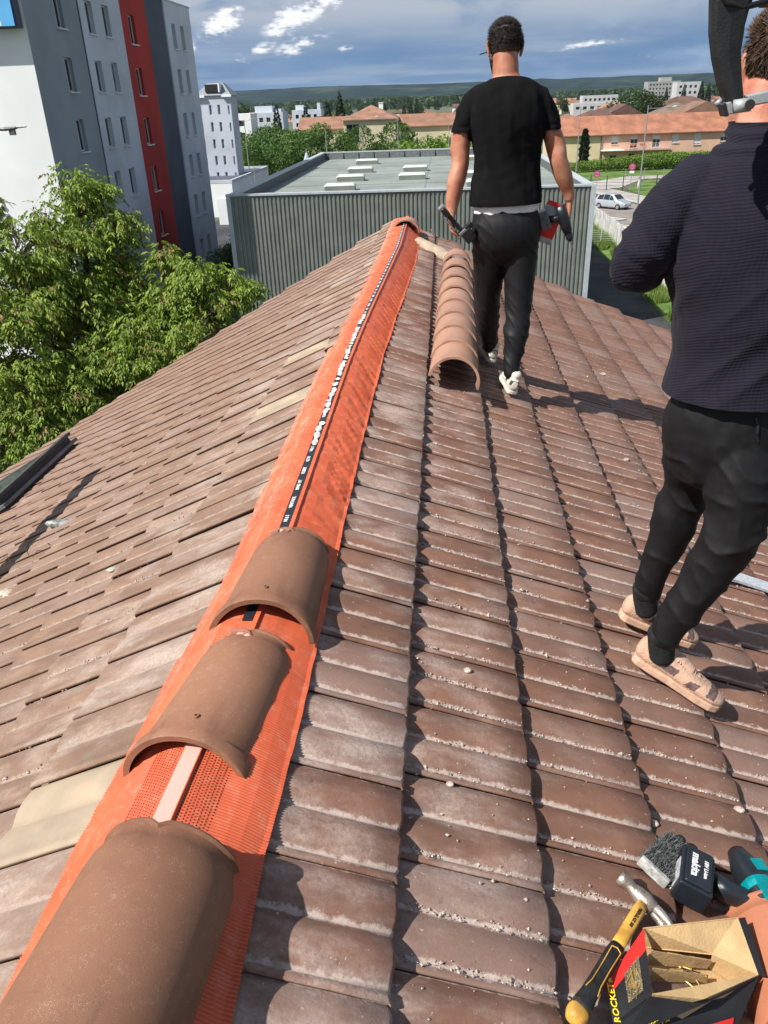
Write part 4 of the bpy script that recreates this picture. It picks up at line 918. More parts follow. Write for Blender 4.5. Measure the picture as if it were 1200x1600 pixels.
# ------------------------------------------------------------------ trees
def leafmat(name, a, b_, c3=None):
    m = bpy.data.materials.new(name); m.use_nodes = True; t = m.node_tree; b = t.nodes['Principled BSDF']; b.inputs['Roughness'].default_value = .55; b.inputs['Specular IOR Level'].default_value = .35
    at = N(t, 'ShaderNodeAttribute', attribute_name='tone'); c = mixc(t, at.outputs['Fac'], a, b_)
    if c3: c = mixc(t, ramp(t, at.outputs['Fac'], .93, .97), c, c3)
    lk(t, c, b.inputs['Base Color'])
    tr = N(t, 'ShaderNodeBsdfTranslucent'); lk(t, mixc(t, 1.0, c, (1.3, 1.5, .6), 'MULTIPLY'), tr.inputs[0]); mx = N(t, 'ShaderNodeMixShader'); mx.inputs[0].default_value = .28
    lk(t, b.outputs[0], mx.inputs[1]); lk(t, tr.outputs[0], mx.inputs[2]); lk(t, mx.outputs[0], t.nodes['Material Output'].inputs[0]); return m
M_BARK = mat('bark', (.11, .08, .055), .95, .3, 12, .6, 60)
LG = leafmat('green_leaf', (.040, .090, .016), (.105, .19, .034)); LB = leafmat('bright_leaf', (.085, .15, .020), (.18, .28, .04)); LD = leafmat('dark_needle', (.010, .024, .012), (.028, .050, .022)); LM = leafmat('mid_leaf', (.022, .046, .014), (.06, .10, .028))
def crown_mesh(name, m, blobs, n, size, seed, cone=False):
    rg = random.Random(seed); vs = []; fs = []; tone = []
    tot = sum(r[3]**2 for r in blobs)
    for bx_, by_, bz_, r in blobs:
        for i in range(int(n*r*r/tot)):
            d = Vector((rg.gauss(0, 1), rg.gauss(0, 1), rg.gauss(0, 1))).normalized(); rad_ = r*(rg.uniform(.55, 1.0)**.5)*(1+.22*noise.noise(d*2.1+Vector((seed, bx_, bz_))))
            p = Vector((bx_, by_, bz_))+Vector((d.x, d.y, d.z*.85))*rad_
            nn = (d+Vector((rg.gauss(0, .6), rg.gauss(0, .6), rg.gauss(0, .6)))).normalized(); a = nn.orthogonal().normalized(); a.rotate(Quaternion(nn, rg.uniform(0, 6.28))); b = nn.cross(a)
            s_ = size*rg.uniform(.6, 1.3); k = len(vs); vs += [p-a*s_, p-b*s_*.6, p+a*s_, p+b*s_*.6]; fs.append((k, k+1, k+2, k+3)); tn = rg.random(); tone += [tn]*4
    me = bpy.data.meshes.new(name); me.from_pydata([tuple(v) for v in vs], [], fs); me.attributes.new('tone', 'FLOAT', 'POINT').data.foreach_set('value', tone); me.materials.append(m); me.update(); return me
def blobset(seed, w_, h_, k, z0=.3):
    rg = random.Random(seed); out = [(0, 0, h_*.62, min(w_, h_)*.36)]
    for i in range(k):
        a = rg.uniform(0, 6.28); zz = rg.uniform(z0, .82); rr_ = w_*.5*(1-abs(zz-.55)*.9)*rg.uniform(.45, .85); out.append((rr_*math.cos(a), rr_*math.sin(a), zz*h_, rg.uniform(.15, .26)*w_))
    return out
TREES = {}
def tree_proto(key, m, w_, h_, seed, n=2600, size=.19, k=13):
    t_ = ('broad', crown_mesh('crown', m, blobset(seed, w_, h_, k), n, size, seed), h_); TREES[key] = t_
def cone_mesh(name, m, w_, h_, n, size, seed, p=1.0):
    rg = random.Random(seed); vs = []; fs = []; tone = []
    for i in range(n):
        z = h_*(.06+.94*(1-math.sqrt(rg.random()))**.9 if p == 1 else .05+.93*rg.random()); f = z/h_; rad_ = w_/2*((1-f)**(.85) if p == 1 else math.sin(math.pi*min(1, .12+f*.88))**.5)*(.8+.28*math.sin(z*7+seed)*rg.random()+.15*rg.random()); a = rg.uniform(0, 6.283)
        q = rad_*rg.uniform(.75, 1.05); pnt = Vector((q*math.cos(a), q*math.sin(a), z)); d = Vector((math.cos(a), math.sin(a), -.3 if p == 1 else .9))+Vector((rg.gauss(0, .3), rg.gauss(0, .3), rg.gauss(0, .3))); d.normalize(); b = d.orthogonal().normalized(); b.rotate(Quaternion(d, rg.uniform(0, 6.28))); s_ = size*rg.uniform(.6, 1.3)
        k = len(vs); vs += [pnt-b*s_*.4, pnt+d*s_, pnt+b*s_*.4, pnt-d*s_*.5]; fs.append((k, k+1, k+2, k+3)); tone += [rg.random()]*4
    me = bpy.data.meshes.new(name); me.from_pydata([tuple(v) for v in vs], [], fs); me.attributes.new('tone', 'FLOAT', 'POINT').data.foreach_set('value', tone); me.materials.append(m); return me
for i in range(3): tree_proto('g%d' % i, LG, 8, 8.5, 11+i, 5200, .17)
for i in range(2): tree_proto('b%d' % i, LB, 6, 5, 21+i, 3600, .14)
for i in range(3): tree_proto('m%d' % i, LM, 8, 9, 31+i, 3200, .24)
TREES['c0'] = ('cone', cone_mesh('crown', LD, 5, 14, 3200, .35, 1), 14); TREES['c1'] = ('cone', cone_mesh('crown', LD, 4.2, 11, 2600, .3, 2), 11)
TREES['k0'] = ('cone', cone_mesh('crown', LG, 6, 7.5, 4200, .16, 3, 2), 7.5); TREES['cy'] = ('cone', cone_mesh('crown', LD, 1.7, 6.4, 6000, .17, 4, 2), 6.4)
trunkm = MB().tube([(0, 0, 0), (0, 0, 2.2), (.1, 0, 4.8)], [.22, .17, .08], 7).mesh('trunk', M_BARK)
def tree(key, label, x, y, sc=1.0, group=None, top=None, cat='tree', wsc=None, rz=None):
    kind_, me, h_ = TREES[key]; 
    if top is not None: sc = (top-GZ)/h_
    t_ = thing({'c': 'conifer_tree', 'k': 'conical_tree'}.get(key[0], 'broadleaf_tree') if key != 'cy' else 'cypress_tree', label, cat, (x, y, GZ), rng.uniform(0, 6.28), group); t_.scale = (wsc or sc, wsc or sc, sc)
    place('crown', me, t_); place('trunk', trunkm, t_); return t_
for i, (k, x, y, tp_) in enumerate([('g0', -32, 141, -2.6), ('g1', -28.6, 139, -1.0), ('b0', -30.5, 133, -4.5), ('g2', -24.5, 137, -1.6), ('g0', -20.6, 136, -1.6), ('g1', -16.5, 138, -2.2), ('g2', -36.5, 144, -3.5), ('g1', -22.5, 131, -3.0), ('g0', -26.8, 130, -3.6)]):
    tree(k, '%s green tree in the clump left beyond the grey hall' % ['leftmost tall', 'second tall', 'low bright', 'middle tall', 'fourth tall', 'rightmost', 'hidden left edge', 'lower front', 'front left'][i], x, y, top=tp_, group='trees beyond the grey hall')
tree('k0', 'conical green tree left of the two before the cream house', -11.3, 126, top=-1.9, wsc=.95); tree('k0', 'rounded dark green tree right of the two before the cream house', -6.2, 126, top=-1.6, wsc=1.35); tree('g2', 'small green tree tucked beside the rounded dark one before the cream house', -8.0, 128, top=-3.4)
for i, x in enumerate((-3.2, -.4, 2.3, 5.2)): tree('b%d' % (i % 2), '%s light green bush in the row behind the grey hall' % ['leftmost', 'second', 'third', 'rightmost'][i], x, 121+i, top=-3.3-.4*(i % 2), group='light green bushes behind the hall', cat='bush')
tree('c0', 'tallest dark spruce above the left roofs', -24, 210, top=3.7); tree('c1', 'shorter dark spruce just left of the tallest one', -26.2, 204, top=1.8); tree('c1', 'small pointed dark spruce before the white blocks', -29.2, 190, top=1.0)
tree('c1', 'dark conifer between the white blocks on the left', -47, 250, top=1.5); tree('m0', 'dark bushy tree left of the first white block', -58, 245, top=2.0); tree('cy', 'slim dark cypress before the yellow end of the long house', 24.6, 150, top=-4.2, wsc=1.0)
tree('m1', 'big round dark green tree rising behind the long orange roof', 50, 228, top=1.7, wsc=1.75)
for i, (x, y, tp_) in enumerate([(106, 400, 3.2), (112, 395, 4.4), (118, 405, 3.6), (123, 398, 5.2), (101, 410, 2.2)]): tree('c0', 'dark pointed conifer in the group at the far right, number %s from the left' % ['two', 'three', 'four', 'five', 'one'][i], x, y, top=tp_, group='conifers at the far right')

# walnut tree close on the left, leaf by leaf
M_WAL = leafmat('walnut_leaf', (.10, .155, .018), (.30, .40, .06), (.26, .17, .07))
clumps = [(-5.71, 14, 0.06, 0.42), (-6.06, 13.5, -0.48, 0.42), (-5.62, 14.5, -0.41, 0.58), (-5.07, 14, -0.68, 0.43), (-6.15, 12.5, -0.83, 0.64), (-5.79, 13.5, -1.01, 0.73), (-5.39, 14, -1.43, 0.75), (-6.01, 12.5, -1.53, 0.76), (-6.18, 11.8, -1.67, 0.68), (-5.54, 13, -1.87, 0.83), (-4.99, 14, -1.78, 0.56), (-4.28, 13.8, -1.09, 0.26), (-3.98, 13.8, -1.31, 0.24), (-4.01, 13, -1.68, 0.46), (-3.54, 13.2, -1.42, 0.48), (-3.2, 13.5, -1.59, 0.45), (-2.82, 13.5, -1.65, 0.30), (-3.28, 12.8, -1.86, 0.44), (-4.34, 12.6, -2.11, 0.56), (-3.71, 12.3, -2.14, 0.44), (-4.79, 12.2, -2.42, 0.56), (-5.68, 12, -2.45, 0.74), (-6.19, 11.5, -2.5, 0.73), (-5.25, 11.8, -2.82, 0.56), (-5.82, 11.3, -3.06, 0.61), (-6.28, 11, -3.37, 0.56), (-4.34, 12, -2.36, 0.44), (-3.08, 12, -1.97, 0.26), (-5.31, 14.2, -0.08, 0.25), (-7.0, 12, -1.4, .8), (-7.2, 11.2, -2.6, .9), (-7.0, 12.8, -.3, .6), (-6.6, 13, -3.2, .9), (-4.8, 13.2, -3.3, .8), (-3.6, 13, -2.8, .6), (-5.6, 14.6, -2.6, .9), (-6.9, 10.6, -3.9, .7)]
wal = thing('walnut_tree', 'large leafy walnut tree at left with drooping green leaves', 'tree', (-5.9, 14.2, GZ))
wo_ = Vector((-5.9, 14.2, GZ)); vs = []; fs = []; tone = []; rg = random.Random(5); tw = MB()
trunk = MB(); trunk.tube([(0, 0, 0), (.05, -.1, 3), (0, -.2, 6), (.1, -.4, 7.5)], [.26, .2, .16, .12], 10)
def leaflet(p, d, L, tn):
    s_ = d.cross(Vector((rg.gauss(0, .5), rg.gauss(0, .5), 1))).normalized(); up = s_.cross(d); w_ = L*.21; k = len(vs)
    vs.extend([p, p+d*L*.38+s_*w_+up*L*.04, p+d*L*.42-up*L*.03, p+d*L*.38-s_*w_+up*L*.04, p+d*L+Vector((0, 0, -L*.16))]); fs.extend([(k, k+1, k+2), (k, k+2, k+3), (k+1, k+4, k+2), (k+2, k+4, k+3)]); tone.extend([tn]*5)
for ci, (cx_, cy_, cz_, r) in enumerate(clumps):
    root = Vector((-5.8+.25*(cx_+5.8), 13.9, max(-4.2, cz_-1.7))); c_ = Vector((cx_, cy_, cz_)); mid = (root+c_)/2+Vector((rg.uniform(-.15, .15), rg.uniform(-.1, .1), .15))
    tw.tube([root-wo_, mid-wo_, c_-wo_], [.05, .028, .010], 6)
    for i in range(int(540*r*r/.3)):
        d = Vector((rg.gauss(0, 1), rg.gauss(0, 1), rg.gauss(0, 1))).normalized(); p = c_+d*r*rg.uniform(.25, 1.0)
        if noise.noise(p*2.3) < -.17: continue
        ax = Vector((d.x+rg.gauss(0, .5), d.y+rg.gauss(0, .5), -.35+rg.gauss(0, .35))).normalized(); L = rg.uniform(.11, .22); b = rg.random()*.7
        if rg.random() < .05: b = 1.0
        if i % 5 == 0: tw.tube([c_-wo_+(p-c_)*.25, p-wo_], [.006, .003], 4)
        sd = ax.cross(Vector((0, 0, 1))).normalized() if abs(ax.z) < .98 else Vector((1, 0, 0))
        for q in range(4):
            f = .2+.8*q/3
            for sgn in (1, -1):
                if q == 3 and sgn < 0: continue
                pp = p+ax*L*f+Vector((0, 0, -L*f*f*.3)); dd = (ax*.8+sd*sgn*(.85 if q < 3 else 0)+Vector((0, 0, -.5+rg.gauss(0, .2)))).normalized()
                leaflet(pp, dd, rg.uniform(.060, .105), min(1, max(0, b+rg.uniform(-.15, .25))) if b < 1 else 1.0)
for k in range(6):
    a = k*1.05; e = Vector((.8*math.cos(a), .5*math.sin(a)-.2, 9.0+rg.uniform(-.5, .8))); trunk.tube([(.1, -.35, 6.8), e*.5+Vector((.05, -.2, 3.6)), e], [.10, .07, .04], 7)
me = bpy.data.meshes.new('foliage'); me.from_pydata([tuple(v-wo_) for v in vs], [], fs); me.attributes.new('tone', 'FLOAT', 'POINT').data.foreach_set('value', tone); me.materials.append(M_WAL)
place('foliage', me, wal, kind='stuff'); tw.obj('branches', M_BARK, wal, kind='stuff'); trunk.obj('trunk', M_BARK, wal)
tree('c1', 'dark shrub in the gap between the tower and the grey hall', -17.5, 72, top=-6.2, wsc=.5, cat='shrub'); tree('g1', 'green shrub in the gap between the tower and the grey hall', -15.5, 60, top=-7.6, cat='shrub')

# ------------------------------------------------------------------ houses
ROOFM = {}
def roofm(key, a):
    if key not in ROOFM:
        m = mat('roof_'+key, a, .85, .16, .5, .0, 3, col2=tuple(q*.72 for q in a), detail=6); t = m.node_tree; b = t.nodes['Principled BSDF']
        tc = N(t, 'ShaderNodeTexCoord'); wv = N(t, 'ShaderNodeTexWave'); wv.bands_direction = 'X'; wv.inputs['Scale'].default_value = 1.6; lk(t, tc.outputs['Object'], wv.inputs['Vector'])
        bn = N(t, 'ShaderNodeBump'); bn.inputs['Strength'].default_value = .5; bn.inputs['Distance'].default_value = .08; lk(t, wv.outputs['Fac'], bn.inputs['Height']); lk(t, bn.outputs[0], b.inputs['Normal']); ROOFM[key] = m
    return ROOFM[key]
RO, RB, RD_, RP = (.35, .155, .095), (.30, .165, .11), (.13, .075, .06), (.40, .20, .13)
M_CREAM = mat('cream_wall', (.58, .51, .36), .9, .05, .4); M_PINK = mat('pink_wall', (.66, .42, .30), .9, .05, .4); M_PALEY = mat('pale_yellow_wall', (.70, .60, .36), .9, .05, .4); M_TERR = mat('terracotta_wall', (.55, .21, .12), .9, .06, .4); M_GREYW = mat('pale_grey_wall', (.50, .49, .50), .9, .05, .4)
M_SHUT = mat('white_shutter', (.62, .62, .60), .6, .03)
def roof_mesh(w_, d_, z, rh, kind='hip', ov=.4, axis='x'):
    W_, D_ = w_/2+ov, d_/2+ov; h = MB(); i = min(W_, D_) if kind == 'hip' else 0; th = .16
    if axis == 'x': r0, r1 = Vector((-W_+i, 0, z+rh)), Vector((W_-i, 0, z+rh))
    else: r0, r1 = Vector((0, -D_+i, z+rh)), Vector((0, D_-i, z+rh))
    c = [Vector((-W_, -D_, z)), Vector((W_, -D_, z)), Vector((W_, D_, z)), Vector((-W_, D_, z))]; lo = [v-Vector((0, 0, th)) for v in c]
    vs = c+[r0, r1]+lo
    f = [(0, 1, 5, 4), (2, 3, 4, 5), (1, 2, 5), (3, 0, 4)] if axis == 'x' else [(1, 2, 5, 4), (3, 0, 4, 5), (0, 1, 4), (2, 3, 5)]
    h.add(vs, f+[(9, 8, 7, 6), (0, 6, 7, 1), (1, 7, 8, 2), (2, 8, 9, 3), (3, 9, 6, 0)]); return h
def house_(name, label, x, y, w_, d_, eave, rh, mw, rk, kind='hip', axis='x', rz=0, ops=(), shut=0, group=None, cat='house', chim=None, ov=.4, sills=True):
    t_ = thing(name, label, cat, (x, y, GZ), rz, group); H_ = eave-GZ
    h = MB(); wall_grid(h, (-w_/2, -d_/2, 0), (1, 0, 0), (0, -1, 0), w_, 0, H_, ops, .2)
    h.add([(w_/2, -d_/2, 0), (w_/2, d_/2, 0), (w_/2, d_/2, H_), (w_/2, -d_/2, H_)], [(0, 1, 2, 3)]); h.add([(-w_/2, -d_/2, 0), (-w_/2, d_/2, 0), (-w_/2, d_/2, H_), (-w_/2, -d_/2, H_)], [(3, 2, 1, 0)]); h.add([(-w_/2, d_/2, 0), (w_/2, d_/2, 0), (w_/2, d_/2, H_), (-w_/2, d_/2, H_)], [(3, 2, 1, 0)])
    if kind == 'gable' and axis == 'y': h.add([(-w_/2, -d_/2, H_), (w_/2, -d_/2, H_), (0, -d_/2, H_+rh*.9)], [(0, 1, 2)])
    if kind == 'gable' and axis == 'x':
        for s_ in (-1, 1): h.add([(s_*w_/2, -d_/2, H_), (s_*w_/2, d_/2, H_), (s_*w_/2, 0, H_+rh*.9)], [(0, 1, 2)])
    h.obj('wall', mw, t_)
    for op in ops:
        sh = op[4] if len(op) > 4 else shut
        window(t_, (-w_/2, -d_/2, 0), (1, 0, 0), (0, -1, 0), op[:4], M_UPVC, M_PANE, .16, shutter=sh, ms=M_SHUT, sill=M_UPVC if sills and op[2] > .5 else None)
    r_ = roof_mesh(w_, d_, H_, rh, kind, ov, axis).obj('roof', roofm(*rk), t_)
    if chim:
        h = MB(); h.box((chim[0], chim[1], H_+rh*.75), (.8, .6, 1.6)); h.box((chim[0], chim[1], H_+rh*.75+.85), (.95, .75, .12)); h.obj('chimney', M_WH, r_)
    return t_
def wrow(n, w_, x0, z, wd=1.1, ht=1.3): return [(x0+i*(w_-2*x0-wd)/max(1, n-1), x0+i*(w_-2*x0-wd)/max(1, n-1)+wd, z, z+ht) for i in range(n)]
# cream house behind the hall
house_('cream_house', 'big cream house with brown hip roof and a dark balcony recess behind the grey hall', -13.0, 167, 9.6, 12, -1.9, 2.3, M_CREAM, ('brown', RB), ops=[(.5, 2.9, 5.0, 8.2)], sills=False, chim=(1.6, 3))
house_('cream_house', 'lower cream wing with brown roof left of the big cream house', -22.2, 171, 9.5, 9, -3.4, 2.0, M_CREAM, ('brown', RB), kind='gable', ops=wrow(2, 9.5, 1.5, 4.2))
house_('cream_house', 'cream row house with brown roof right of the big cream house', -2.0, 170, 11, 9, -3.4, 2.0, M_CREAM, ('brown2', (.28, .15, .10)), kind='gable', ops=wrow(3, 11, 1.2, 4.0))
house_('cream_house', 'cream house with brown roof just left of the walking man', 5.5, 166, 7, 9, -3.3, 2.0, M_CREAM, ('brown', RB), kind='hip', ops=wrow(2, 7, .8, 4.0))
house_('small_house', 'small house with salmon roof beside the slim white tower', -44, 168, 8, 8, -3.6, 1.8, M_CREAM, ('pinkroof', RP), ops=wrow(2, 8, 1, 4))
# long pink and yellow house
LH = thing('long_house', 'long two storey pink and yellow house with orange tiled roof behind the hedge', 'house', (20.9, 153, GZ), R_(2.5))
def lh_ops(xs, z, wd, ht, s_): return [(x, x+wd, z, z+ht, s_) for x in xs]
yel = lh_ops((4.0,), 3.7, 1.15, 1.35, .25)+lh_ops((4.1,), .9, 1.3, 1.3, .8); pk = lh_ops((1.8,), 3.8, 1.2, 1.35, .8)+lh_ops((5.1,), 3.1, 1.25, 2.1, .35)+lh_ops((8.9,), 3.1, 1.3, 2.1, .4)+lh_ops((12.2,), 3.7, 1.2, 1.4, .97)+lh_ops((16.0,), 3.3, 1.2, 1.8, .9)+lh_ops((1.7,), .9, 1.3, 1.2, 0)+lh_ops((5.0, 8.7), .1, 1.1, 2.2, 0)+lh_ops((20.5, 24.5, 29), 3.7, 1.2, 1.4, .5)+lh_ops((13, 20, 26), .9, 1.2, 1.3, .2)
for nm, x0_, L_, m, ops_ in (('yellow_wall', 0, 7.0, M_PALEY, yel), ('pink_wall', 7.0, 34, M_PINK, pk)):
    h = MB(); wall_grid(h, (x0_, 0, 0), (1, 0, 0), (0, -1, 0), L_, 0, 5.55, [o[:4] for o in ops_], .2); h.obj('wall', m, LH, label=nm.replace('_', ' '))
    for op in ops_: window(LH, (x0_, 0, 0), (1, 0, 0), (0, -1, 0), op[:4], M_UPVC, M_PANE, .16, shutter=op[4], ms=M_SHUT, sill=M_UPVC if op[2] > .5 else None)
h = MB(); h.add([(0, 0, 0), (0, 9, 0), (0, 9, 5.55), (0, 4.5, 8.1), (0, 0, 5.55)], [(4, 3, 2, 1, 0)]); h.add([(41, 0, 0), (41, 9, 0), (41, 9, 5.55), (41, 4.5, 8.1), (41, 0, 5.55)], [(0, 1, 2, 3, 4)]); h.add([(0, 9, 0), (41, 9, 0), (41, 9, 5.55), (0, 9, 5.55)], [(3, 2, 1, 0)]); h.obj('gable_wall', M_PALEY, LH)
for a, b, nm in ((-.3, 7.0, 'left part'), (7.03, 41.3, 'right part')):
    h = MB(); h.add([(a, -.5, 5.4), (b, -.5, 5.4), (b, 4.5, 8.25), (a, 4.5, 8.25), (b, 9.5, 5.4), (a, 9.5, 5.4)], [(0, 1, 2, 3), (3, 2, 4, 5)]); h.add([(a, -.5, 5.25), (b, -.5, 5.25), (b, -.5, 5.4), (a, -.5, 5.4)], [(0, 1, 2, 3)]); h.add([(a, 9.4, 5.2), (b, 9.4, 5.2), (b, -.4, 5.2), (a, -.4, 5.2)], [(0, 1, 2, 3)]); h.obj('roof', roofm('orange', RO), LH, label=nm+' of the orange roof')
h = MB(); h.box((7.02, -.15, 2.75), (.12, .14, 5.5)); h.obj('downpipe', M_DK, LH)
h = MB(); h.box((8.9, -.8, 2.9), (3.7, 1.7, .14)); h.obj('awning', M_WH, LH)
bl = MB(); bl.box((15.0, -.65, 2.85), (8.2, 1.3, .16)); blo = bl.obj('balcony', M_PINK, LH)
h = MB()
for i in range(42): h.tube([(11.0+i*.2, -1.27, 2.93), (11.0+i*.2, -1.27, 3.85)], .02, 4)
for z in (2.98, 3.9): h.tube([(10.9, -1.27, z), (19.1, -1.27, z)], .03, 4)
for i in range(10): h.tube([(11.0+i*.84, -1.30, 3.0), (11.4+i*.84, -1.30, 3.45), (11.84+i*.84, -1.30, 3.0)], .025, 4)
h.obj('railing', M_GREYW, blo)
for i, x in enumerate((12.2, 13.9)): h = MB(); h.box((x, -1.35, 3.7), (.9, .3, .35)); h.obj('planter', M_TERR, blo)
# roofs behind it
house_('pale_gabled_house', 'pale grey gabled house with dark brown roof behind the long orange roof', 44.4, 222, 8.5, 10, -4.0, 2.3, M_GREYW, ('darkbrown', RD_), kind='gable', axis='y')
house_('terracotta_house', 'terracotta walled gabled house with brown roof at the right behind the orange roof', 58.5, 205, 9.5, 10, -3.7, 2.3, M_TERR, ('brown3', (.22, .13, .09)), kind='gable', axis='y', ops=wrow(2, 9.5, 2, 4, .9, 1.0))
house_('brown_roofed_house', 'house with broad dark brown roof right of the big round tree', 63, 236, 16, 12, -3.4, 2.8, M_CREAM, ('darkbrown2', (.14, .085, .065)))
house_('brown_roofed_house', 'grey brown roofed house before the broad dark roof at the right', 55.5, 214, 10, 9, -3.9, 2.2, M_CREAM, ('greybrown', (.19, .145, .11)))
house_('brown_roofed_house', 'low brown roofed house left behind the yellow gable', 25, 176, 8, 8, -4.4, 2.0, M_CREAM, ('brown4', (.25, .15, .11)))
house_('brown_roofed_house', 'low dark roofed house left of the pale gabled one', 37, 214, 9, 8, -4.2, 1.8, M_CREAM, ('darkbrown', RD_))
# blocks far off
def block(label, x, y, w_, d_, top, m, rows, cols, name='flat_roofed_block', steps=(), rz=0):
    t_ = thing(name, label, 'building', (x, y, GZ), rz); H_ = top-GZ
    ops = [(1+c*(w_-2)/cols+.3, 1+c*(w_-2)/cols+.3+(w_-2)/cols*.55, H_-1.0-(r+1)*2.8+.9, H_-1.0-(r+1)*2.8+2.3) for r in range(rows) for c in range(cols)]
    h = MB(); wall_grid(h, (-w_/2, -d_/2, 0), (1, 0, 0), (0, -1, 0), w_, 0, H_, ops, .3)
    h.add([(w_/2, -d_/2, 0), (w_/2, d_/2, 0), (w_/2, d_/2, H_), (w_/2, -d_/2, H_)], [(0, 1, 2, 3)]); h.add([(-w_/2, -d_/2, 0), (-w_/2, d_/2, 0), (-w_/2, d_/2, H_), (-w_/2, -d_/2, H_)], [(3, 2, 1, 0)]); h.add([(-w_/2, -d_/2, H_), (w_/2, -d_/2, H_), (w_/2, d_/2, H_), (-w_/2, d_/2, H_)], [(0, 1, 2, 3)]); h.obj('wall', m, t_)
    for op in ops: window(t_, (-w_/2, -d_/2, 0), (1, 0, 0), (0, -1, 0), op, M_UPVC, M_PANE, .25, mull=False)
    for sx, sw, sh in steps: h = MB(); h.box((sx, 1, H_+sh/2), (sw, d_*.6, sh)); h.obj('roof_block', m, t_)
    return t_
block('stepped white flat roofed block nearer the slim tower on the left', -59.5, 300, 12, 10, -1.4, M_WHB, 2, 4, steps=((-1, 6, 2.0), (4, 2, 1)))
block('white flat roofed block right of the stepped one on the left', -50, 330, 11, 10, -1.2, M_WHB, 2, 4, steps=((-3, 3, 1.6), (4.2, 1.2, 2.2)))
block('small white block right beside the slim white tower', -50.5, 225, 4.5, 8, -.8, M_WH, 2, 1)
block('grey high rise apartment block on the right skyline', 168, 700, 24, 14, 6.6, mat('grey_concrete_facade', (.33, .33, .32), .9, .08, .3), 5, 9, name='high_rise_block', steps=((2, 8, 2.6),))
block('long low white building before the right skyline', 80, 450, 30, 10, -3.6, M_GREYW, 1, 8); block('short white building left of the big round tree on the right', 72, 330, 14, 8, -4.0, M_GREYW, 1, 4); block('pale flats above the long low white building', 90, 520, 20, 10, -.6, M_GREYW, 2, 7)
block('pale block among the conifers at the far right', 128, 480, 12, 10, 4.2, M_GREYW, 3, 4)
# many small houses and trees between
pr = []
for i in range(72):
    az = R_(rng.uniform(-24, 28)); d = 250+rng.random()**.8*620; x, y = d*math.sin(az), d*math.cos(az)
    w_ = rng.uniform(8, 14); mk_ = rng.choice([M_CREAM, M_PINK, M_GREYW, M_WH]); rk = rng.choice([('orange', RO), ('brown', RB), ('pinkroof', RP), ('darkbrown', RD_), ('brown3', (.22, .13, .09))])
    house_('distant_house', 'small far off house with a pitched roof scattered among trees below the hills', x, y, w_, 8, GZ+rng.uniform(3, 6.2), 2.0, mk_, rk, kind=rng.choice(['hip', 'gable']), rz=rng.uniform(-.5, .5), ops=wrow(2, w_, 1.5, 1.0), group='far off houses below the hills', sills=False)
for i in range(210):
    az = R_(rng.uniform(-26, 30)); d = 225+rng.random()**.75*900; x, y = d*math.sin(az), d*math.cos(az)
    if abs(math.degrees(az)-13) < 3 and d < 330: continue
    k = rng.choice(['m0', 'm1', 'm2', 'm0', 'm1', 'g0', 'c0', 'c1']); 
    tree(k, 'far off %s standing among the distant houses' % ('dark conifer' if k[0] == 'c' else 'leafy tree'), x, y, top=GZ+rng.uniform(6, 10.5)+(2 if k[0] == 'c' else 0), group='far off conifers' if k[0] == 'c' else 'far off leafy trees')
fw = crown_mesh('far_wood', LM, [(rng.uniform(-900, 1300), rng.uniform(1150, 2400), GZ+rng.uniform(2, 7), rng.uniform(18, 34)) for i in range(240)], 90000, 3.2, 77)
for v in fw.vertices:
    if v.co.z > GZ+14: v.co.z = GZ+14+(v.co.z-GZ-14)*.12
place('far_wood', fw, label='dark band of far off woodland at the foot of the hills', cat='woodland', kind='stuff')

# ------------------------------------------------------------------ garden wall, fences, street things
M_CONC = mat('white_concrete', (.56, .56, .54), .85, .12, 1.2, .3, 12)
fn = thing('concrete_fence', 'white concrete panel fence along the weedy verge right of the dark yard', 'fence')
ys_ = [46+i*2.1 for i in range(20)]
for i, y in enumerate(ys_):
    h = MB(); h.box((15.6, y, GZ+1.0), (.16, .16, 2.05)); h.obj('post', M_CONC, fn)
    if i < len(ys_)-1:
        for k in range(4): h = MB(); h.box((15.6, y+1.05, GZ+.27+k*.475), (.06, 1.92, .46)); h.obj('panel', M_CONC, fn)
fn = thing('mesh_fence', 'short light mesh gate fence standing across the weedy verge', 'fence')
h = MB()
for x in (12.9, 14.2, 15.5): h.tube([(x, 72.6, GZ), (x, 72.6, GZ+1.5)], .035, 6)
for k in range(8): h.tube([(12.9, 72.6, GZ+.15+k*.18), (15.5, 72.6, GZ+.15+k*.18)], .018, 4)
h.obj('mesh', mat('pale_green_wire', (.42, .50, .40), .6), fn)
wd = MB(); rgw = random.Random(3)
for i in range(26000):
    y = rgw.uniform(44, 86); x = 14.65+rgw.gauss(0, .42); dn = noise.noise(Vector((x*.9, y*.35, 0)))
    if y > 74: x = rgw.uniform(12.2, 15.4)
    if dn < -.12 and y < 74 or x > 15.5 or x < 11.5: continue
    H_ = rgw.uniform(.2, .55)*(1+max(0, dn)*1.6)*(1.5 if y > 74 else 1.0); a = rgw.uniform(0, 6.28); l = Vector((math.cos(a), math.sin(a), 0)); p = Vector((x, y, GZ)); s_ = Vector((-l.y, l.x, 0))*.03
    wd.add([p-s_, p+s_, p+l*H_*.35+Vector((0, 0, H_))], [(0, 1, 2)])
wm = leafmat('weed_leaf', (.09, .15, .03), (.22, .30, .07)); me = wd.mesh('verge_weeds', wm); me.attributes.new('tone', 'FLOAT', 'POINT').data.foreach_set('value', [rgw.random() for v in me.vertices])
place('verge_weeds', me, label='tall green weeds growing along the foot of the white concrete fence', cat='weeds', kind='stuff')
hd_ = crown_mesh('hedge', LB, [(22+i*.9, 146+.12*i, GZ+.9+.5*min(1, i/14), .95+.55*min(1, i/16)) for i in range(30)], 26000, .12, 9)
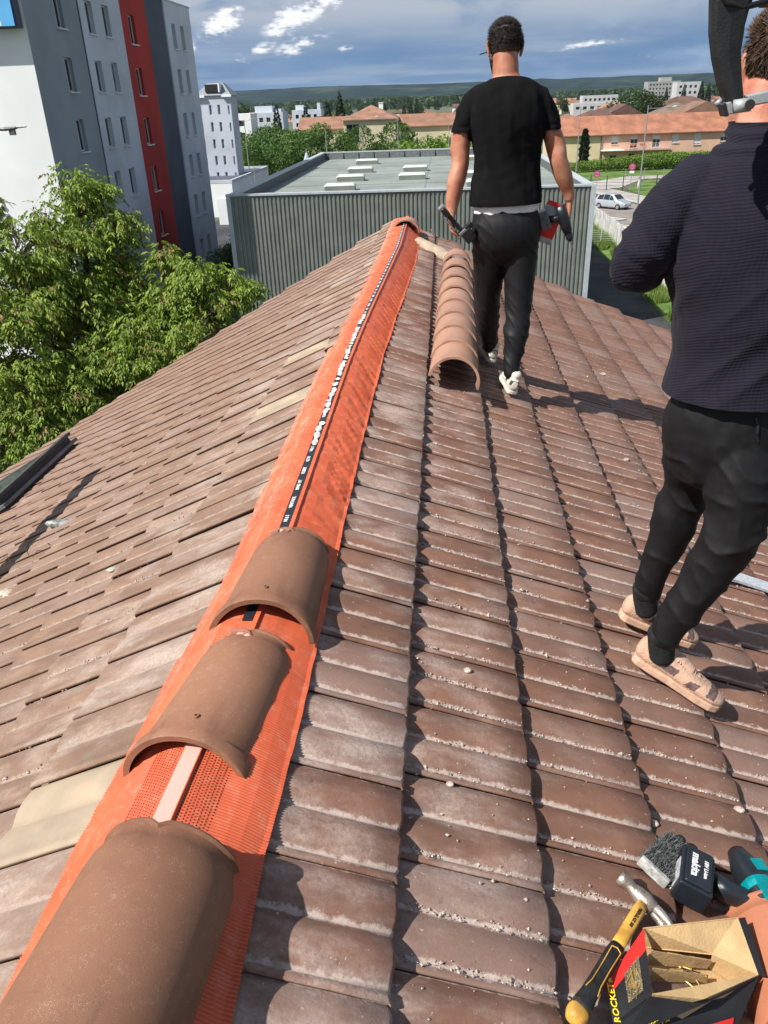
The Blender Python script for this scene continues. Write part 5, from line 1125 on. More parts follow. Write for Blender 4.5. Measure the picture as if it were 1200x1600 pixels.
place('hedge', hd_, label='bright green clipped hedge below the long pink house', cat='hedge')
fe = thing('dark_fence', 'dark posted wire fence along the lawn behind the silver car', 'fence')
for i in range(7):
    h = MB(); h.tube([(18.5+i*2.05, 117.8-i*.6, GZ), (18.5+i*2.05, 117.8-i*.6, GZ+2.0)], .06, 6); h.obj('post', M_GREYM, fe)
    if i < 6:
        h = MB(); a = Vector((18.5+i*2.05, 117.8-i*.6, GZ)); b = Vector((20.55+i*2.05, 117.2-i*.6, GZ))
        for k in range(5): h.tube([a+Vector((0, 0, .3+k*.4)), b+Vector((0, 0, .3+k*.4))], .018, 4)
        h.obj('wire', M_GREYM, fe)
fe = thing('lawn_fence', 'thin wire fence running past the lawn in front of the hedge', 'fence')
for i in range(9):
    h = MB(); h.tube([(28+i*2.6, 131-i*.8, GZ), (28+i*2.6, 131-i*.8, GZ+1.6)], .05, 6); h.obj('post', lamp_m, fe)
M_SGN = mat('pink_red_sign', (.55, .05, .12), .5); M_SGB = mat('sign_blue_grey', (.45, .20, .45), .5)
for lab, x, y, zc, r in (('lower round no parking sign on the dark fence', 21.2, 116.6, -8.65, .42), ('upper round no parking sign on its own post by the lawn', 25.4, 114.9, -7.75, .42)):
    t_ = thing('no_parking_sign', lab, 'road sign', (x, y, GZ))
    h = MB(); h.tube([(0, .05, 0), (0, .05, zc-GZ+.3)], .035, 6); h.obj('post', lamp_m, t_)
    h = MB(); h.tube([(0, -.0, zc-GZ), (0, -.03, zc-GZ)], r, 24); h.obj('disc', M_SGN, t_); h = MB(); h.tube([(0, -.03, zc-GZ), (0, -.04, zc-GZ)], r*.72, 24); h.obj('face', M_SGB, t_)
    h = MB(); h.box((0, -.05, zc-GZ), (r*1.3, .01, .08), None); h.obj('bar', M_SGN, t_)
    if 'upper' in lab: h = MB(); h.box((0, -.03, zc-GZ-.62), (.6, .03, .28)); h.obj('plate', M_WH, t_)
tb = thing('person_far', 'far off pedestrian in pale top beside the upper no parking sign', 'person', (26.6, 115.5, GZ)); tb.name = 'person'
h = MB(); h.tube([(0, 0, 0), (0, 0, .8), (0, 0, 1.2), (0, 0, 1.45)], [.10, .17, .2, .12], 8); h.tube([(0, 0, 1.45), (0, 0, 1.6), (0, 0, 1.75)], [.06, .11, .06], 8); h.obj('body', M_SHUT, tb, smooth=True)
street_lamp('tall thin street lamp standing between the two men before the silver car', 19.15, 82, 10.75, 2.3, R_(8), hook=-.25)
street_lamp('slim lamp post in front of the yellow end of the long house', 18.9, 120, 10.3, 1.8, R_(10), hook=-.5)
street_lamp('curved double armed lamp left beside the slim white tower', -26.9, 120, 10.2, 2.8, R_(0), double=True, hook=.1)
street_lamp('lamp post before the conical tree behind the hall', -9.7, 110, 8.9, 0, 0); street_lamp('lamp post with arm to the left before the rounded tree behind the hall', -5.4, 115, 10.0, 2.4, R_(172)); street_lamp('bare lamp post left of the conical tree behind the hall', -14.6, 112, 8.8, 0, 0); street_lamp('lamp post just left of the walking man behind the hall', 1.3, 116, 8.9, 0, 0); street_lamp('small white globe lamp over the annexe roof', -22.6, 104, 5.4, 0, 0)
t_ = thing('garden_wall', 'low cream garden wall beyond the white annexe', 'wall')
for i in range(5): h = MB(); h.box((-28+i*3.2, 127-i*.3, GZ+.9), (2.9, .2, 1.8)); h.obj('panel', M_PALEY, t_)
t_ = thing('closed_parasol', 'closed pale parasol beyond the back left corner of the grey hall', 'parasol', (-17.9, 116, GZ))
h = MB(); h.tube([(0, 0, 2.6), (0, 0, 4.4), (0, 0, 6.0)], [1.1, .7, .12], 8); h.obj('canopy', mat('pale_blue_canvas', (.42, .50, .55), .9), t_); h = MB(); h.tube([(0, 0, 0), (0, 0, 6.5)], .06, 6); h.obj('pole', lamp_m, t_)
# silver car
M_SILV = mat('silver_paint', (.46, .50, .55), .28, .03, 1, spec=.6, metal=.35, coat=.5); M_TYRE = mat('tyre', (.02, .02, .02), .8); M_RIM = mat('rim', (.4, .4, .42), .4, metal=.6); M_HEAD = mat('lamp_glass', (.65, .68, .70), .1, spec=.9)
car = thing('parked_car', 'silver compact people carrier parked on the street beyond the yard', 'car', (20.0, 98.3, GZ+.012), R_(-47))
def car_body():
    # sections along x: (x, half width, z bottom, belt z, roof half width, roof z)
    sec = [(-2.0, .62, .35, .72, .62, .74), (-1.92, .80, .25, .90, .72, .95), (-1.7, .86, .22, 1.0, .62, 1.42), (-1.1, .87, .2, 1.0, .63, 1.60), (-.2, .88, .2, .98, .64, 1.64), (.45, .88, .2, .96, .62, 1.56), (1.05, .87, .2, .93, .66, 1.10), (1.3, .86, .22, .90, .70, .98), (1.85, .80, .25, .74, .66, .78), (2.08, .62, .32, .60, .55, .62)]
    mb = MB(); n = 10; vs = []
    for x, a, zb_, bz_, ra, rz_ in sec:
        for (y, z) in ((-a*.9, zb_), (-a, zb_+.15), (-a, (zb_+bz_)/2+.1), (-a*.96, bz_), (-ra, rz_-.02), (ra, rz_-.02), (a*.96, bz_), (a, (zb_+bz_)/2+.1), (a, zb_+.15), (a*.9, zb_)): vs.append((x, y, z))
    fs = [(i*n+k, (i+1)*n+k, (i+1)*n+(k+1) % n, i*n+(k+1) % n) for i in range(len(sec)-1) for k in range(n)]; fs = [f[::-1] for f in fs]
    mb.add(vs, fs+[tuple(range(n)), tuple((len(sec)-1)*n+k for k in range(n))[::-1]]); return mb, sec
mb, sec = car_body(); ob = mb.obj('body', M_SILV, car, smooth=True); bv = ob.modifiers.new('b', 'BEVEL'); bv.width = .03; bv.segments = 2; bv.limit_method = 'ANGLE'; bv.angle_limit = R_(30)
def cq(pts, nm, off=.006):
    h = MB(); p = [Vector(q) for q in pts]; nrm = (p[1]-p[0]).cross(p[2]-p[0]).normalized(); c_ = Vector((0, 0, .8)); nrm = nrm if nrm.dot(sum(p, Vector())/len(p)-c_) > 0 else -nrm
    h.add([q+nrm*off for q in p], [tuple(range(len(p)))]); h.obj(nm, M_PANE, car)
cq([(.50, -.58, 1.52), (.50, .58, 1.52), (1.02, .62, 1.13), (1.02, -.62, 1.13)], 'windscreen', .02); cq([(-1.74, -.56, 1.36), (-1.74, .56, 1.36), (-1.9, .66, 1.02), (-1.9, -.66, 1.02)], 'rear_window', .02)
for s_ in (-1, 1):
    cq([(-1.55, s_*.84, 1.04), (-.75, s_*.845, 1.02), (-.75, s_*.655, 1.54), (-1.4, s_*.64, 1.44)], 'side_window', .01); cq([(-.68, s_*.845, 1.02), (.1, s_*.845, 1.0), (.1, s_*.66, 1.56), (-.68, s_*.66, 1.56)], 'side_window', .01); cq([(.16, s_*.845, 1.0), (.88, s_*.84, .97), (.45, s_*.66, 1.44), (.16, s_*.66, 1.53)], 'side_window', .01)
    h = MB(); hx([(1.72, s_*.62, .66, .16, .07), (1.96, s_*.58, .62, .13, .08), (2.06, s_*.50, .58, .08, .04)], h, 10); h.obj('headlight', M_HEAD, car, smooth=True)
    h = MB(); h.box((.78, s_*.96, 1.02), (.12, .16, .12)); bevelled(h, 'mirror', M_SILV, car, .03)
    for x in (-1.25, 1.3):
        w_ = MB(); w_.tube([(x, s_*.74, .32), (x, s_*.89, .32)], .32, 20); wo2 = w_.obj('wheel', M_TYRE, car); h = MB(); h.tube([(x, s_*.892, .32), (x, s_*.90, .32)], .19, 12); h.obj('rim', M_RIM, wo2)
h = MB(); h.box((2.0, 0, .42), (.14, 1.0, .14)); h.obj('grille', M_PANE, car); h = MB(); h.box((2.09, 0, .52), (.02, .5, .1)); h.obj('number_plate', M_WH, car)
car2 = thing('parked_car', 'pale car glimpsed between the near man\'s arm and chest', 'car', (24.5, 72, GZ+.012), R_(-40))
for ch in list(car.children): copy_tree(ch, car2)

# ------------------------------------------------------------------ people
class Vol:
    """closed overlapping tubes that are fused into one continuous surface"""
    def __init__(s): s.mb = MB()
    def limb(s, pts, side=(1, 0, 0), n=20, sub=4, e=1.0, M=None):
        # pts: (position, half width along side, half depth); spline through them
        P = [Vector(p[0]) for p in pts]; A = [p[1] for p in pts]; B = [p[2] if len(p) > 2 else p[1] for p in pts]
        def cr_(a, b, c, d, t): return .5*((2*b)+(c-a)*t+(2*a-5*b+4*c-d)*t*t+(3*b-a-3*c+d)*t**3)
        Q = []
        for i in range(len(P)-1):
            i0, i1, i2, i3 = max(0, i-1), i, i+1, min(len(P)-1, i+2)
            for k in range(sub):
                t = k/sub; Q.append((cr_(P[i0], P[i1], P[i2], P[i3], t), cr_(A[i0], A[i1], A[i2], A[i3], t), cr_(B[i0], B[i1], B[i2], B[i3], t)))
        Q.append((P[-1], A[-1], B[-1]))
        t0 = (Q[1][0]-Q[0][0]).normalized(); t1 = (Q[-1][0]-Q[-2][0]).normalized()
        caps0 = [(Q[0][0]-t0*min(Q[0][1], Q[0][2])*f, Q[0][1]*g, Q[0][2]*g) for f, g in ((.55, .35), (.45, .65), (.22, .9))]
        caps1 = [(Q[-1][0]+t1*min(Q[-1][1], Q[-1][2])*f, Q[-1][1]*g, Q[-1][2]*g) for f, g in ((.22, .9), (.45, .65), (.55, .35))]
        Q = caps0+Q+caps1; sd = Vector(side); vs = []; N_ = len(Q)
        for i in range(N_):
            t = (Q[min(i+1, N_-1)][0]-Q[max(i-1, 0)][0]).normalized(); a = (sd-t*sd.dot(t)).normalized(); b = t.cross(a)
            for k in range(n):
                an = 2*math.pi*k/n; ca, sa = math.cos(an), math.sin(an)
                if e != 1: ca, sa = math.copysign(abs(ca)**e, ca), math.copysign(abs(sa)**e, sa)
                vs.append(Q[i][0]+a*ca*Q[i][1]+b*sa*Q[i][2])
        fs = [(i*n+k, i*n+(k+1) % n, (i+1)*n+(k+1) % n, (i+1)*n+k) for i in range(N_-1) for k in range(n)]+[tuple(range(n-1, -1, -1)), tuple((N_-1)*n+k for k in range(n))]
        if M: vs = [M @ v for v in vs]
        s.mb.add(vs, fs); return s
    def ball(s, c, r, sc=(1, 1, 1), M=None):
        bm = bmesh.new(); bmesh.ops.create_icosphere(bm, subdivisions=3, radius=1); vs = [Vector((v.co.x*r*sc[0], v.co.y*r*sc[1], v.co.z*r*sc[2])) for v in bm.verts]
        vs = [Vector(c)+v if not M else M @ (Vector(c)+v) for v in vs]; fs = [tuple(v.index for v in f.verts) for f in bm.faces]; bm.free(); s.mb.add(vs, fs); return s
    def fuse(s, name, mats, vox, parent, smooth=4, disp=None, matf=None, label=None, cut=None, planes=()):
        me = s.mb.mesh(name, mats); o = bpy.data.objects.new(name, me); COL.objects.link(o)
        r = o.modifiers.new('r', 'REMESH'); r.mode = 'VOXEL'; r.voxel_size = vox
        if smooth: q = o.modifiers.new('s', 'SMOOTH'); q.iterations = smooth; q.factor = .5
        dg = bpy.context.evaluated_depsgraph_get(); dg.update(); me2 = bpy.data.meshes.new_from_object(o.evaluated_get(dg)); o.modifiers.clear(); o.data = me2; bpy.data.meshes.remove(me)
        if disp:
            nm = [v.normal.copy() for v in me2.vertices]; cs = [v.co.copy() for v in me2.vertices]; out = []
            for c_, n_ in zip(cs, nm): out += list(c_+n_*disp(c_, n_))
            me2.vertices.foreach_set('co', out)
        me2.materials.clear(); [me2.materials.append(m) for m in (mats if isinstance(mats, (list, tuple)) else [mats])]
        if matf: me2.polygons.foreach_set('material_index', [matf(p.center) for p in me2.polygons])
        for co_, no_ in planes:
            bm = bmesh.new(); bm.from_mesh(me2); bmesh.ops.bisect_plane(bm, geom=bm.verts[:]+bm.edges[:]+bm.faces[:], plane_co=co_, plane_no=no_, clear_outer=True); bm.to_mesh(me2); bm.free()
        if cut:
            bm = bmesh.new(); bm.from_mesh(me2); bmesh.ops.delete(bm, geom=[f for f in bm.faces if cut(f.calc_center_median())], context='FACES'); bm.to_mesh(me2); bm.free()
        me2.polygons.foreach_set('use_smooth', [True]*len(me2.polygons)); me2.update()
        W0 = parent.matrix_basis.copy() if parent else Matrix()
        if parent: o.parent = parent; o.matrix_parent_inverse = W0.inverted()
        return tag(o, label)
def skinmat(name, a):
    m = mat(name, a, .5, .10, 14, .15, 300, spec=.4, col2=(a[0]*.82, a[1]*.56, a[2]*.48)); b = m.node_tree.nodes['Principled BSDF']; b.inputs['Subsurface Weight'].default_value = .12; b.inputs['Subsurface Radius'].default_value = (.02, .006, .003); b.inputs['Subsurface Scale'].default_value = .4; return m
M_SKIN = skinmat('tanned_skin', (.42, .20, .125)); M_SKIN2 = skinmat('fair_skin', (.50, .25, .17)); M_HAIR = mat('dark_hair', (.030, .022, .017), .55, .3, 60, .3, 300); M_HAIR2 = mat('brown_hair', (.085, .050, .028), .5, .35, 60, .3, 300); M_HFADE = mat('short_cropped_hair', (.12, .07, .05), .7, .2, 200)
M_EYE = mat('eye_white', (.7, .68, .65), .2)
def head(vol, M, s=1.0):
    """face looks along +y, up +z, origin at the centre of the skull; returns nothing"""
    vol.ball((0, -.012*s, .022*s), .082*s, (.90, 1.14, 1.06), M)
    vol.limb([((0, .038*s, .03*s), .058*s, .050*s), ((0, .045*s, -.03*s), .056*s, .046*s), ((0, .050*s, -.078*s), .040*s, .038*s), ((0, .058*s, -.102*s), .024*s, .022*s)], M=M)          # face and jaw
    vol.limb([((0, .092*s, .012*s), .009*s, .008*s), ((0, .108*s, -.022*s), .013*s, .012*s), ((0, .100*s, -.034*s), .017*s, .010*s)], M=M, n=12)                                     # nose
    vol.limb([((-.034*s, .082*s, .028*s), .010*s, .010*s), ((0, .094*s, .030*s), .011*s, .010*s), ((.034*s, .082*s, .028*s), .010*s, .010*s)], side=(0, 0, 1), M=M, n=10)                    # brow
    vol.limb([((-.022*s, .084*s, -.060*s), .006*s, .007*s), ((0, .098*s, -.059*s), .009*s, .010*s), ((.022*s, .084*s, -.060*s), .006*s, .007*s)], side=(0, 0, 1), M=M, n=10)                # lips
    for k in (-1, 1):
        vol.limb([((k*.078*s, -.006*s, -.036*s), .007*s, .010*s), ((k*.086*s, -.012*s, -.008*s), .007*s, .015*s), ((k*.090*s, -.016*s, .022*s), .007*s, .018*s), ((k*.084*s, -.006*s, .036*s), .006*s, .010*s)], side=(1, 0, 0), M=M, n=12)   # ears
        vol.limb([((k*.050*s, .060*s, -.01*s), .018*s, .016*s), ((k*.046*s, .066*s, -.03*s), .018*s, .016*s)], M=M, n=12)                                                         # cheeks
def eyes(parent, M):
    for k in (-1, 1):
        h = MB(); bm = bmesh.new(); bmesh.ops.create_uvsphere(bm, u_segments=12, v_segments=8, radius=.0125); h.add([M @ (v.co+Vector((k*.032, .079, .008))) for v in bm.verts], [tuple(v.index for v in f.verts) for f in bm.faces]); bm.free()
        o = h.obj('eye', M_EYE, None, smooth=True); o.parent = parent; o.matrix_parent_inverse = parent.matrix_basis.inverted()
def hair(parent, M, m, mfade, line, length, n, seed, thick=.010, tuft=None):
    """cap of hair over the skull plus thousands of short strands"""
    v = Vol(); v.ball((0, -.014, .028), .082+thick, (.90, 1.12, 1.06), M); Mi = M.inverted()
    o = v.fuse('hair', [m, mfade], .006, parent, 2, disp=lambda c, n_: .002*noise.noise(c*70)+.0015*noise.noise(c*160), matf=lambda c: 1 if (Mi @ c).z < line((Mi @ c).y)+.035 else 0, cut=lambda c: (Mi @ c).z < line((Mi @ c).y))
    rg = random.Random(seed); h = MB()
    for i in range(n):
        d = Vector((rg.gauss(0, 1), rg.gauss(0, 1), rg.gauss(0, 1))).normalized(); p = Vector((d.x*.90, d.y*1.12, d.z*1.06))*(.080+thick)+Vector((0, -.014, .028))
        if p.z < line(p.y)+.004: continue
        f = max(.2, min(1, (p.z-line(p.y))/.07)); L = length*f*rg.uniform(.6, 1.2)
        nd = Vector((d.x/.9, d.y/1.12, d.z/1.06)).normalized(); lean = Vector((rg.gauss(0, .35), rg.gauss(.1, .35), rg.gauss(0, .3)))+(Vector((0, .3, .35)) if p.z > .07 else Vector((0, 0, -.9)))
        e_ = (nd*.55+lean*.6).normalized()*L; s_ = e_.cross(nd).normalized()*.0011 if e_.cross(nd).length > 1e-6 else Vector((.001, 0, 0)); mid = p+e_*.55+nd*L*.08
        h.add([M @ q for q in (p-s_, p+s_, mid+s_*.8, mid-s_*.8, p+e_)], [(0, 1, 2, 3), (3, 2, 4)])
    st_ = h.obj('hair_strands', m, None, kind='stuff'); st_.parent = o; st_.matrix_parent_inverse = (parent.matrix_basis @ o.matrix_parent_inverse).inverted()
    return o
def hand(vol, M, mir=1, curl=1.0, s=1.0, thumb=1.0):
    """wrist at origin, palm along +x, palm faces -z, thumb on +y*mir; fingers curl towards -z"""
    vol.limb([((-.02*s, 0, 0), .022*s, .026*s), ((.02*s, 0, 0), .034*s, .017*s), ((.06*s, 0, 0), .041*s, .015*s), ((.088*s, 0, -.002*s), .040*s, .013*s)], side=(0, 1, 0), M=M, n=16)
    for k, (y, L) in enumerate(((.030, .068), (.0105, .078), (-.0095, .072), (-.029, .056))):
        a = 0; p = Vector((.086, y*mir, -.002))*s; pts = [(Vector((.06, y*mir*.9, 0))*s, .0105*s), (p.copy(), .0100*s)]
        for j, f in enumerate((.45, .31, .24)):
            a += (.75, .95, .55)[j]*curl*(1+.05*k); d = Vector((math.cos(a), .06*mir*(1.5-k), -math.sin(a))).normalized(); p = p+d*L*f*s; pts.append((p.copy(), (.0092, .0084, .0070)[j]*s))
        vol.limb(pts, side=(0, 1, 0), M=M, n=10, sub=3)
    th = [Vector((.012, .022*mir, -.004)), Vector((.040, .050*mir, -.014)), Vector((.066, .052*mir-.010*mir*thumb, -.034*thumb)), Vector((.084, .040*mir-.018*mir*thumb, -.046*thumb))]
    vol.limb([(q*s, r*s) for q, r in zip(th, (.015, .0135, .0110, .0085))], side=(0, 0, 1), M=M, n=10, sub=3)
def cloth(base, freq, amp, fine=.0012, dirn=None):
    return lambda c, n_: amp*noise.noise(Vector((c.x*freq[0], c.y*freq[1], c.z*freq[2])))+amp*.5*(1-2*abs(noise.noise(Vector((c.x*freq[0]*1.8+7, c.y*freq[1]*1.8, c.z*freq[2]*1.6)))))+fine*noise.noise(c*60)
def clothmat(name, a, rough=.85, waffle=0, sheen=.0, spec=.25, low=(.5,)):
    m = bpy.data.materials.new(name); m.use_nodes = True; t = m.node_tree; b = t.nodes['Principled BSDF']; tc = N(t, 'ShaderNodeTexCoord'); v = tc.outputs['Object']
    c = mixc(t, ramp(t, noi(t, v, 5, 4), .35, .68), tuple(x*.78 for x in a), a); b.inputs['Roughness'].default_value = rough; b.inputs['Specular IOR Level'].default_value = spec; b.inputs['Sheen Weight'].default_value = sheen; b.inputs['Sheen Roughness'].default_value = .5
    h_ = noi(t, v, 380, 3, .7)
    c = mixc(t, mth(t, 'MULTIPLY', ramp(t, noi(t, v, 9, 5, .7), .56, .8), .035), c, (.30, .25, .22))
    if waffle:
        sp = N(t, 'ShaderNodeSeparateXYZ'); wv = N(t, 'ShaderNodeVectorMath', operation='ADD'); sc_ = N(t, 'ShaderNodeVectorMath', operation='SCALE'); nn = N(t, 'ShaderNodeTexNoise'); nn.inputs['Scale'].default_value = 4; lk(t, v, nn.inputs['Vector']); lk(t, nn.outputs['Color'], sc_.inputs[0]); sc_.inputs['Scale'].default_value = .05
        lk(t, v, wv.inputs[0]); lk(t, sc_.outputs[0], wv.inputs[1]); lk(t, wv.outputs[0], sp.inputs[0])
        sn = mth(t, 'SINE', mth(t, 'MULTIPLY', mth(t, 'ADD', sp.outputs[2], mth(t, 'MULTIPLY', sp.outputs[1], .35)), 2*math.pi/.0082)); s2 = mth(t, 'SINE', mth(t, 'MULTIPLY', mth(t, 'ADD', sp.outputs[0], mth(t, 'MULTIPLY', sp.outputs[1], .8)), 2*math.pi/.0086))
        h_ = mth(t, 'ADD', mth(t, 'MULTIPLY', sn, .6), mth(t, 'ADD', mth(t, 'MULTIPLY', s2, .28), mth(t, 'MULTIPLY', h_, .3)))
        c = mixc(t, ramp(t, h_, -.5, .7), tuple(x*.74 for x in a), c)  # hollows of the knit darkened in the colour, as shade would
    lk(t, c, b.inputs['Base Color']); bn = N(t, 'ShaderNodeBump'); bn.inputs['Strength'].default_value = .36 if waffle else .25; bn.inputs['Distance'].default_value = .0022 if waffle else .001; lk(t, h_, bn.inputs['Height']); lk(t, bn.outputs[0], b.inputs['Normal']); return m
def parent_keep(o, p): o.parent = p; o.matrix_parent_inverse = p.matrix_basis.inverted(); return o
def shoe(parent, heel, toe, up, mats, L=None, vox=.0042, patches=(), lacem=None):
    """sneaker : upper, sole, laces. local x from heel to toe"""
    heel, toe = Vector(heel), Vector(toe); Ms = frame(heel, toe-heel, Vector(up).cross(toe-heel)); L = L or (toe-heel).length; k = L/.29
    up_, so_, lc_ = mats
    def S_(a): return [((x*k, y*k, z*k), w_*k, h_*k) for x, y, z, w_, h_ in a]
    v = Vol(); v.limb(S_([(.012, 0, .058, .030, .038), (.05, 0, .056, .036, .040), (.10, 0, .052, .038, .036), (.155, 0, .046, .041, .030), (.21, -.002, .040, .045, .024), (.255, -.004, .036, .040, .020), (.280, -.004, .032, .026, .014)]), side=(0, 1, 0), M=Ms, n=18, e=.85)
    v.limb(S_([(.045, 0, .07, .034, .038), (.052, 0, .095, .036, .040), (.050, 0, .118, .035, .042)]), side=(0, 1, 0), M=Ms, n=16)
    v.limb(S_([(.090, 0, .085, .024, .012), (.125, 0, .088, .022, .010), (.165, 0, .072, .022, .012)]), side=(0, 1, 0), M=Ms, n=12)
    Mi = Ms.inverted()
    def mf(c):
        q = (Mi @ c)/k
        for (x0_, x1_, z0_, z1_, sl_) in patches:
            if x0_+sl_*q.z < q.x < x1_+sl_*q.z and z0_ < q.z < z1_: return 1
        return 0
    u_ = v.fuse('shoe', [up_, lc_], vox, parent, 2, disp=lambda c, n_: .0009*noise.noise(c*90), matf=mf)
    out = [(0, .0), (.004, .024), (.02, .034), (.07, .038), (.12, .037), (.17, .042), (.22, .047), (.26, .043), (.283, .030), (.292, .0)]
    poly = [(x*k, y*k) for x, y in out]+[(x*k, -y*k) for x, y in out[-2:0:-1]]
    h = MB(); h.prism(poly, .0, .026*k, Ms); s2 = h.obj('sole', so_, None); bvl = s2.modifiers.new('b', 'BEVEL'); bvl.width = .006; bvl.segments = 3; bvl.limit_method = 'ANGLE'; parent_keep(s2, u_)
    s2.matrix_parent_inverse = (parent.matrix_basis @ u_.matrix_parent_inverse).inverted()
    h = MB()
    for i in range(6):
        x = .115+i*.018; z = .093-i*.0062
        h.tube([(x*k, -.026*k, (z-.010)*k), ((x+.004)*k, 0, (z+.003)*k), (x*k+.010, .026*k, (z-.010)*k)], .0028*k, 6, Ms); h.tube([(x*k+.010, -.026*k, (z-.012)*k), ((x+.006)*k, 0, (z+.002)*k), (x*k, .026*k, (z-.008)*k)], .0025*k, 6, Ms)
    l_ = h.obj('lace', lacem or so_, None, smooth=True); l_.parent = u_; l_.matrix_parent_inverse = s2.matrix_parent_inverse
    return u_
# ---- man walking away -------------------------------------------------
m1 = thing('person', 'man in black t-shirt and black trousers walking away beside the row of ridge tiles', 'person', (.87, 4.65, -.36))
YS = 4.60
b = Vol()
b.limb([((.87, YS, .50), .15, .10), ((.868, YS-.01, .75), .135, .09), ((.862, YS, 1.0), .155, .10), ((.856, YS, 1.17), .15, .08), ((.853, YS+.01, 1.245), .075, .06)])
b.limb([((.852, YS+.01, 1.20), .074, .068), ((.848, YS+.02, 1.27), .067, .064), ((.845, YS+.035, 1.35), .064, .066)])
HM1 = Matrix.Translation((.842, YS+.065, 1.378)) @ Matrix.Rotation(R_(4), 4, 'Z') @ Matrix.Rotation(R_(-16), 4, 'X')
head(b, HM1, 1.0)
AL = [((.715, YS, 1.125), 0.042, 0.046), ((.648, YS+.01, 1.04), 0.048, 0.052), ((.620, YS+.00, .93), 0.052, 0.054), ((.622, YS-.02, .855), 0.046, 0.049), ((.600, YS-.04, .77), 0.047, 0.050), ((.582, YS-.06, .68), 0.037, 0.034), ((.575, YS-.075, .625), 0.031, 0.025)]
AR = [((1.00, YS, 1.125), .042, .046), ((1.070, YS+.01, 1.04), .048, .052), ((1.118, YS+.0, .93), 0.052, 0.054), ((1.135, YS-.02, .86), 0.047, 0.049), ((1.168, YS-.01, .78), 0.047, 0.049), ((1.198, YS+.0, .71), 0.035, 0.036), ((1.212, YS+.005, .665), 0.027, 0.033)]
b.limb(AL); b.limb(AR)
def hand_frame(w, fwd, palmdir):   # palm faces palmdir
    x = Vector(fwd).normalized(); z = -Vector(palmdir); z = (z-x*z.dot(x)).normalized(); y = z.cross(x); w = Vector(w)
    return Matrix(((x.x, y.x, z.x, w.x), (x.y, y.y, z.y, w.y), (x.z, y.z, z.z, w.z), (0, 0, 0, 1)))
hand(b, hand_frame((.575, YS-.08, .612), (.06, -.04, -.95), (.98, .15, .05)), -1, .95)
hand(b, hand_frame((1.214, YS+.01, .655), (.02, .12, -.97), (-1, .1, 0)), 1, .95)
b.limb([((.79, YS, .46), .08, .08), ((.80, YS+.10, .08), .05, .05), ((.833, 4.93, -.22), .036, .036)]); b.limb([((.95, YS, .46), .08, .08), ((.955, YS-.06, .08), .05, .05), ((.925, 4.45, -.25), .036, .036)])
body1 = b.fuse('body', M_SKIN, .0052, m1, 2, disp=lambda c, n_: .0015*noise.noise(c*25))
eyes(body1, HM1)
for e_ in body1.children: e_.matrix_parent_inverse = (m1.matrix_basis @ body1.matrix_parent_inverse).inverted()
hair(m1, HM1, M_HAIR, M_HFADE, lambda y: -.045+max(0, y+.02)*.95, .021, 11000, 3)
h_ = Vol(); h_.limb([((-.055, .045, -.03), .02, .02), ((-.035, .085, -.085), .022, .018), ((0, .098, -.108), .024, .020), ((.035, .085, -.085), .022, .018), ((.055, .045, -.03), .02, .02)], side=(0, 0, 1), M=HM1, n=12)
h_.fuse('beard', M_HAIR, .006, m1, 1, disp=lambda c, n_: .004*noise.noise(c*120))
# sunglasses arm seen past the left ear
g_ = MB(); g_.tube([(-.088, -.01, .012), (-.082, .085, .016), (-.115, .100, .012)], .003, 6, HM1); parent_keep(g_.obj('sunglasses', M_BPL, None), m1)
M_TEE = clothmat('black_cotton', (.0065, .0065, .0072), .95, spec=.12); M_TRK = clothmat('black_track_fabric', (.0075, .0075, .009), .62, spec=.3)
t_ = Vol()
t_.limb([((.868, YS-.014, .650), .192, .134), ((.868, YS-.012, .72), .186, .122), ((.870, YS-.008, .82), .172, .112), ((.866, YS-.008, .93), .176, .116), ((.862, YS-.01, 1.05), .198, .128), ((.858, YS-.005, 1.12), .204, .124), ((.856, YS, 1.175), .196, .110), ((.855, YS+.002, 1.208), .164, .102), ((.854, YS+.006, 1.232), .118, .090), ((.852, YS+.012, 1.252), .083, .080), ((.852, YS+.014, 1.27), .078, .076)], n=28, e=.93)
t_.limb([((.76, YS, 1.175), .062, .078), ((.705, YS+.005, 1.145), .064, .076), ((.662, YS+.01, 1.08), .064, .070), ((.640, YS+.01, 1.005), .065, .067)]); t_.limb([((.95, YS, 1.175), .062, .078), ((1.008, YS+.005, 1.145), .064, .076), ((1.055, YS+.01, 1.08), .064, .070), ((1.080, YS+.01, 1.005), .065, .067)])
def tee_disp(c, n_):
    back = .011*(1-2*abs(noise.noise(Vector((c.x*13+c.z*3.7, c.z*2.1-c.x*2.3, 4.3+c.y)))))*(1.0 if c.y < YS else .5)
    hem = .003*noise.noise(Vector((c.x*9, c.y*9, c.z*30)))*max(0, 1-(c.z-.66)/.16)
    seam = -.0035*math.exp(-((c.z-1.03)/.006)**2) if abs(c.x-.86) > .2 else 0
    kf = min(1, max(0, (1.235-c.z)/.05))
    return (back+hem+seam+.0035*noise.noise(c*22))*kf
t_.fuse('tshirt', M_TEE, .0062, m1, 3, disp=tee_disp, cut=lambda c: abs(c.x-.858) > .2 and c.z < 1.004, planes=(((.87, 4.6, .650), (.03, 0, -1)), ((.85, 4.53, 1.252), (0, .35, 1))))
u_ = Vol(); u_.limb([((.872, YS-.014, .612), .176, .122), ((.870, YS-.014, .635), .177, .122), ((.870, YS-.010, .655), .176, .118)], n=24, e=.93)
u_.fuse('waistband', mat('white_cotton', (.72, .72, .74), .8, .06, 20), .006, m1, 2, disp=lambda c, n_: .001*noise.noise(c*20))
p_ = Vol()
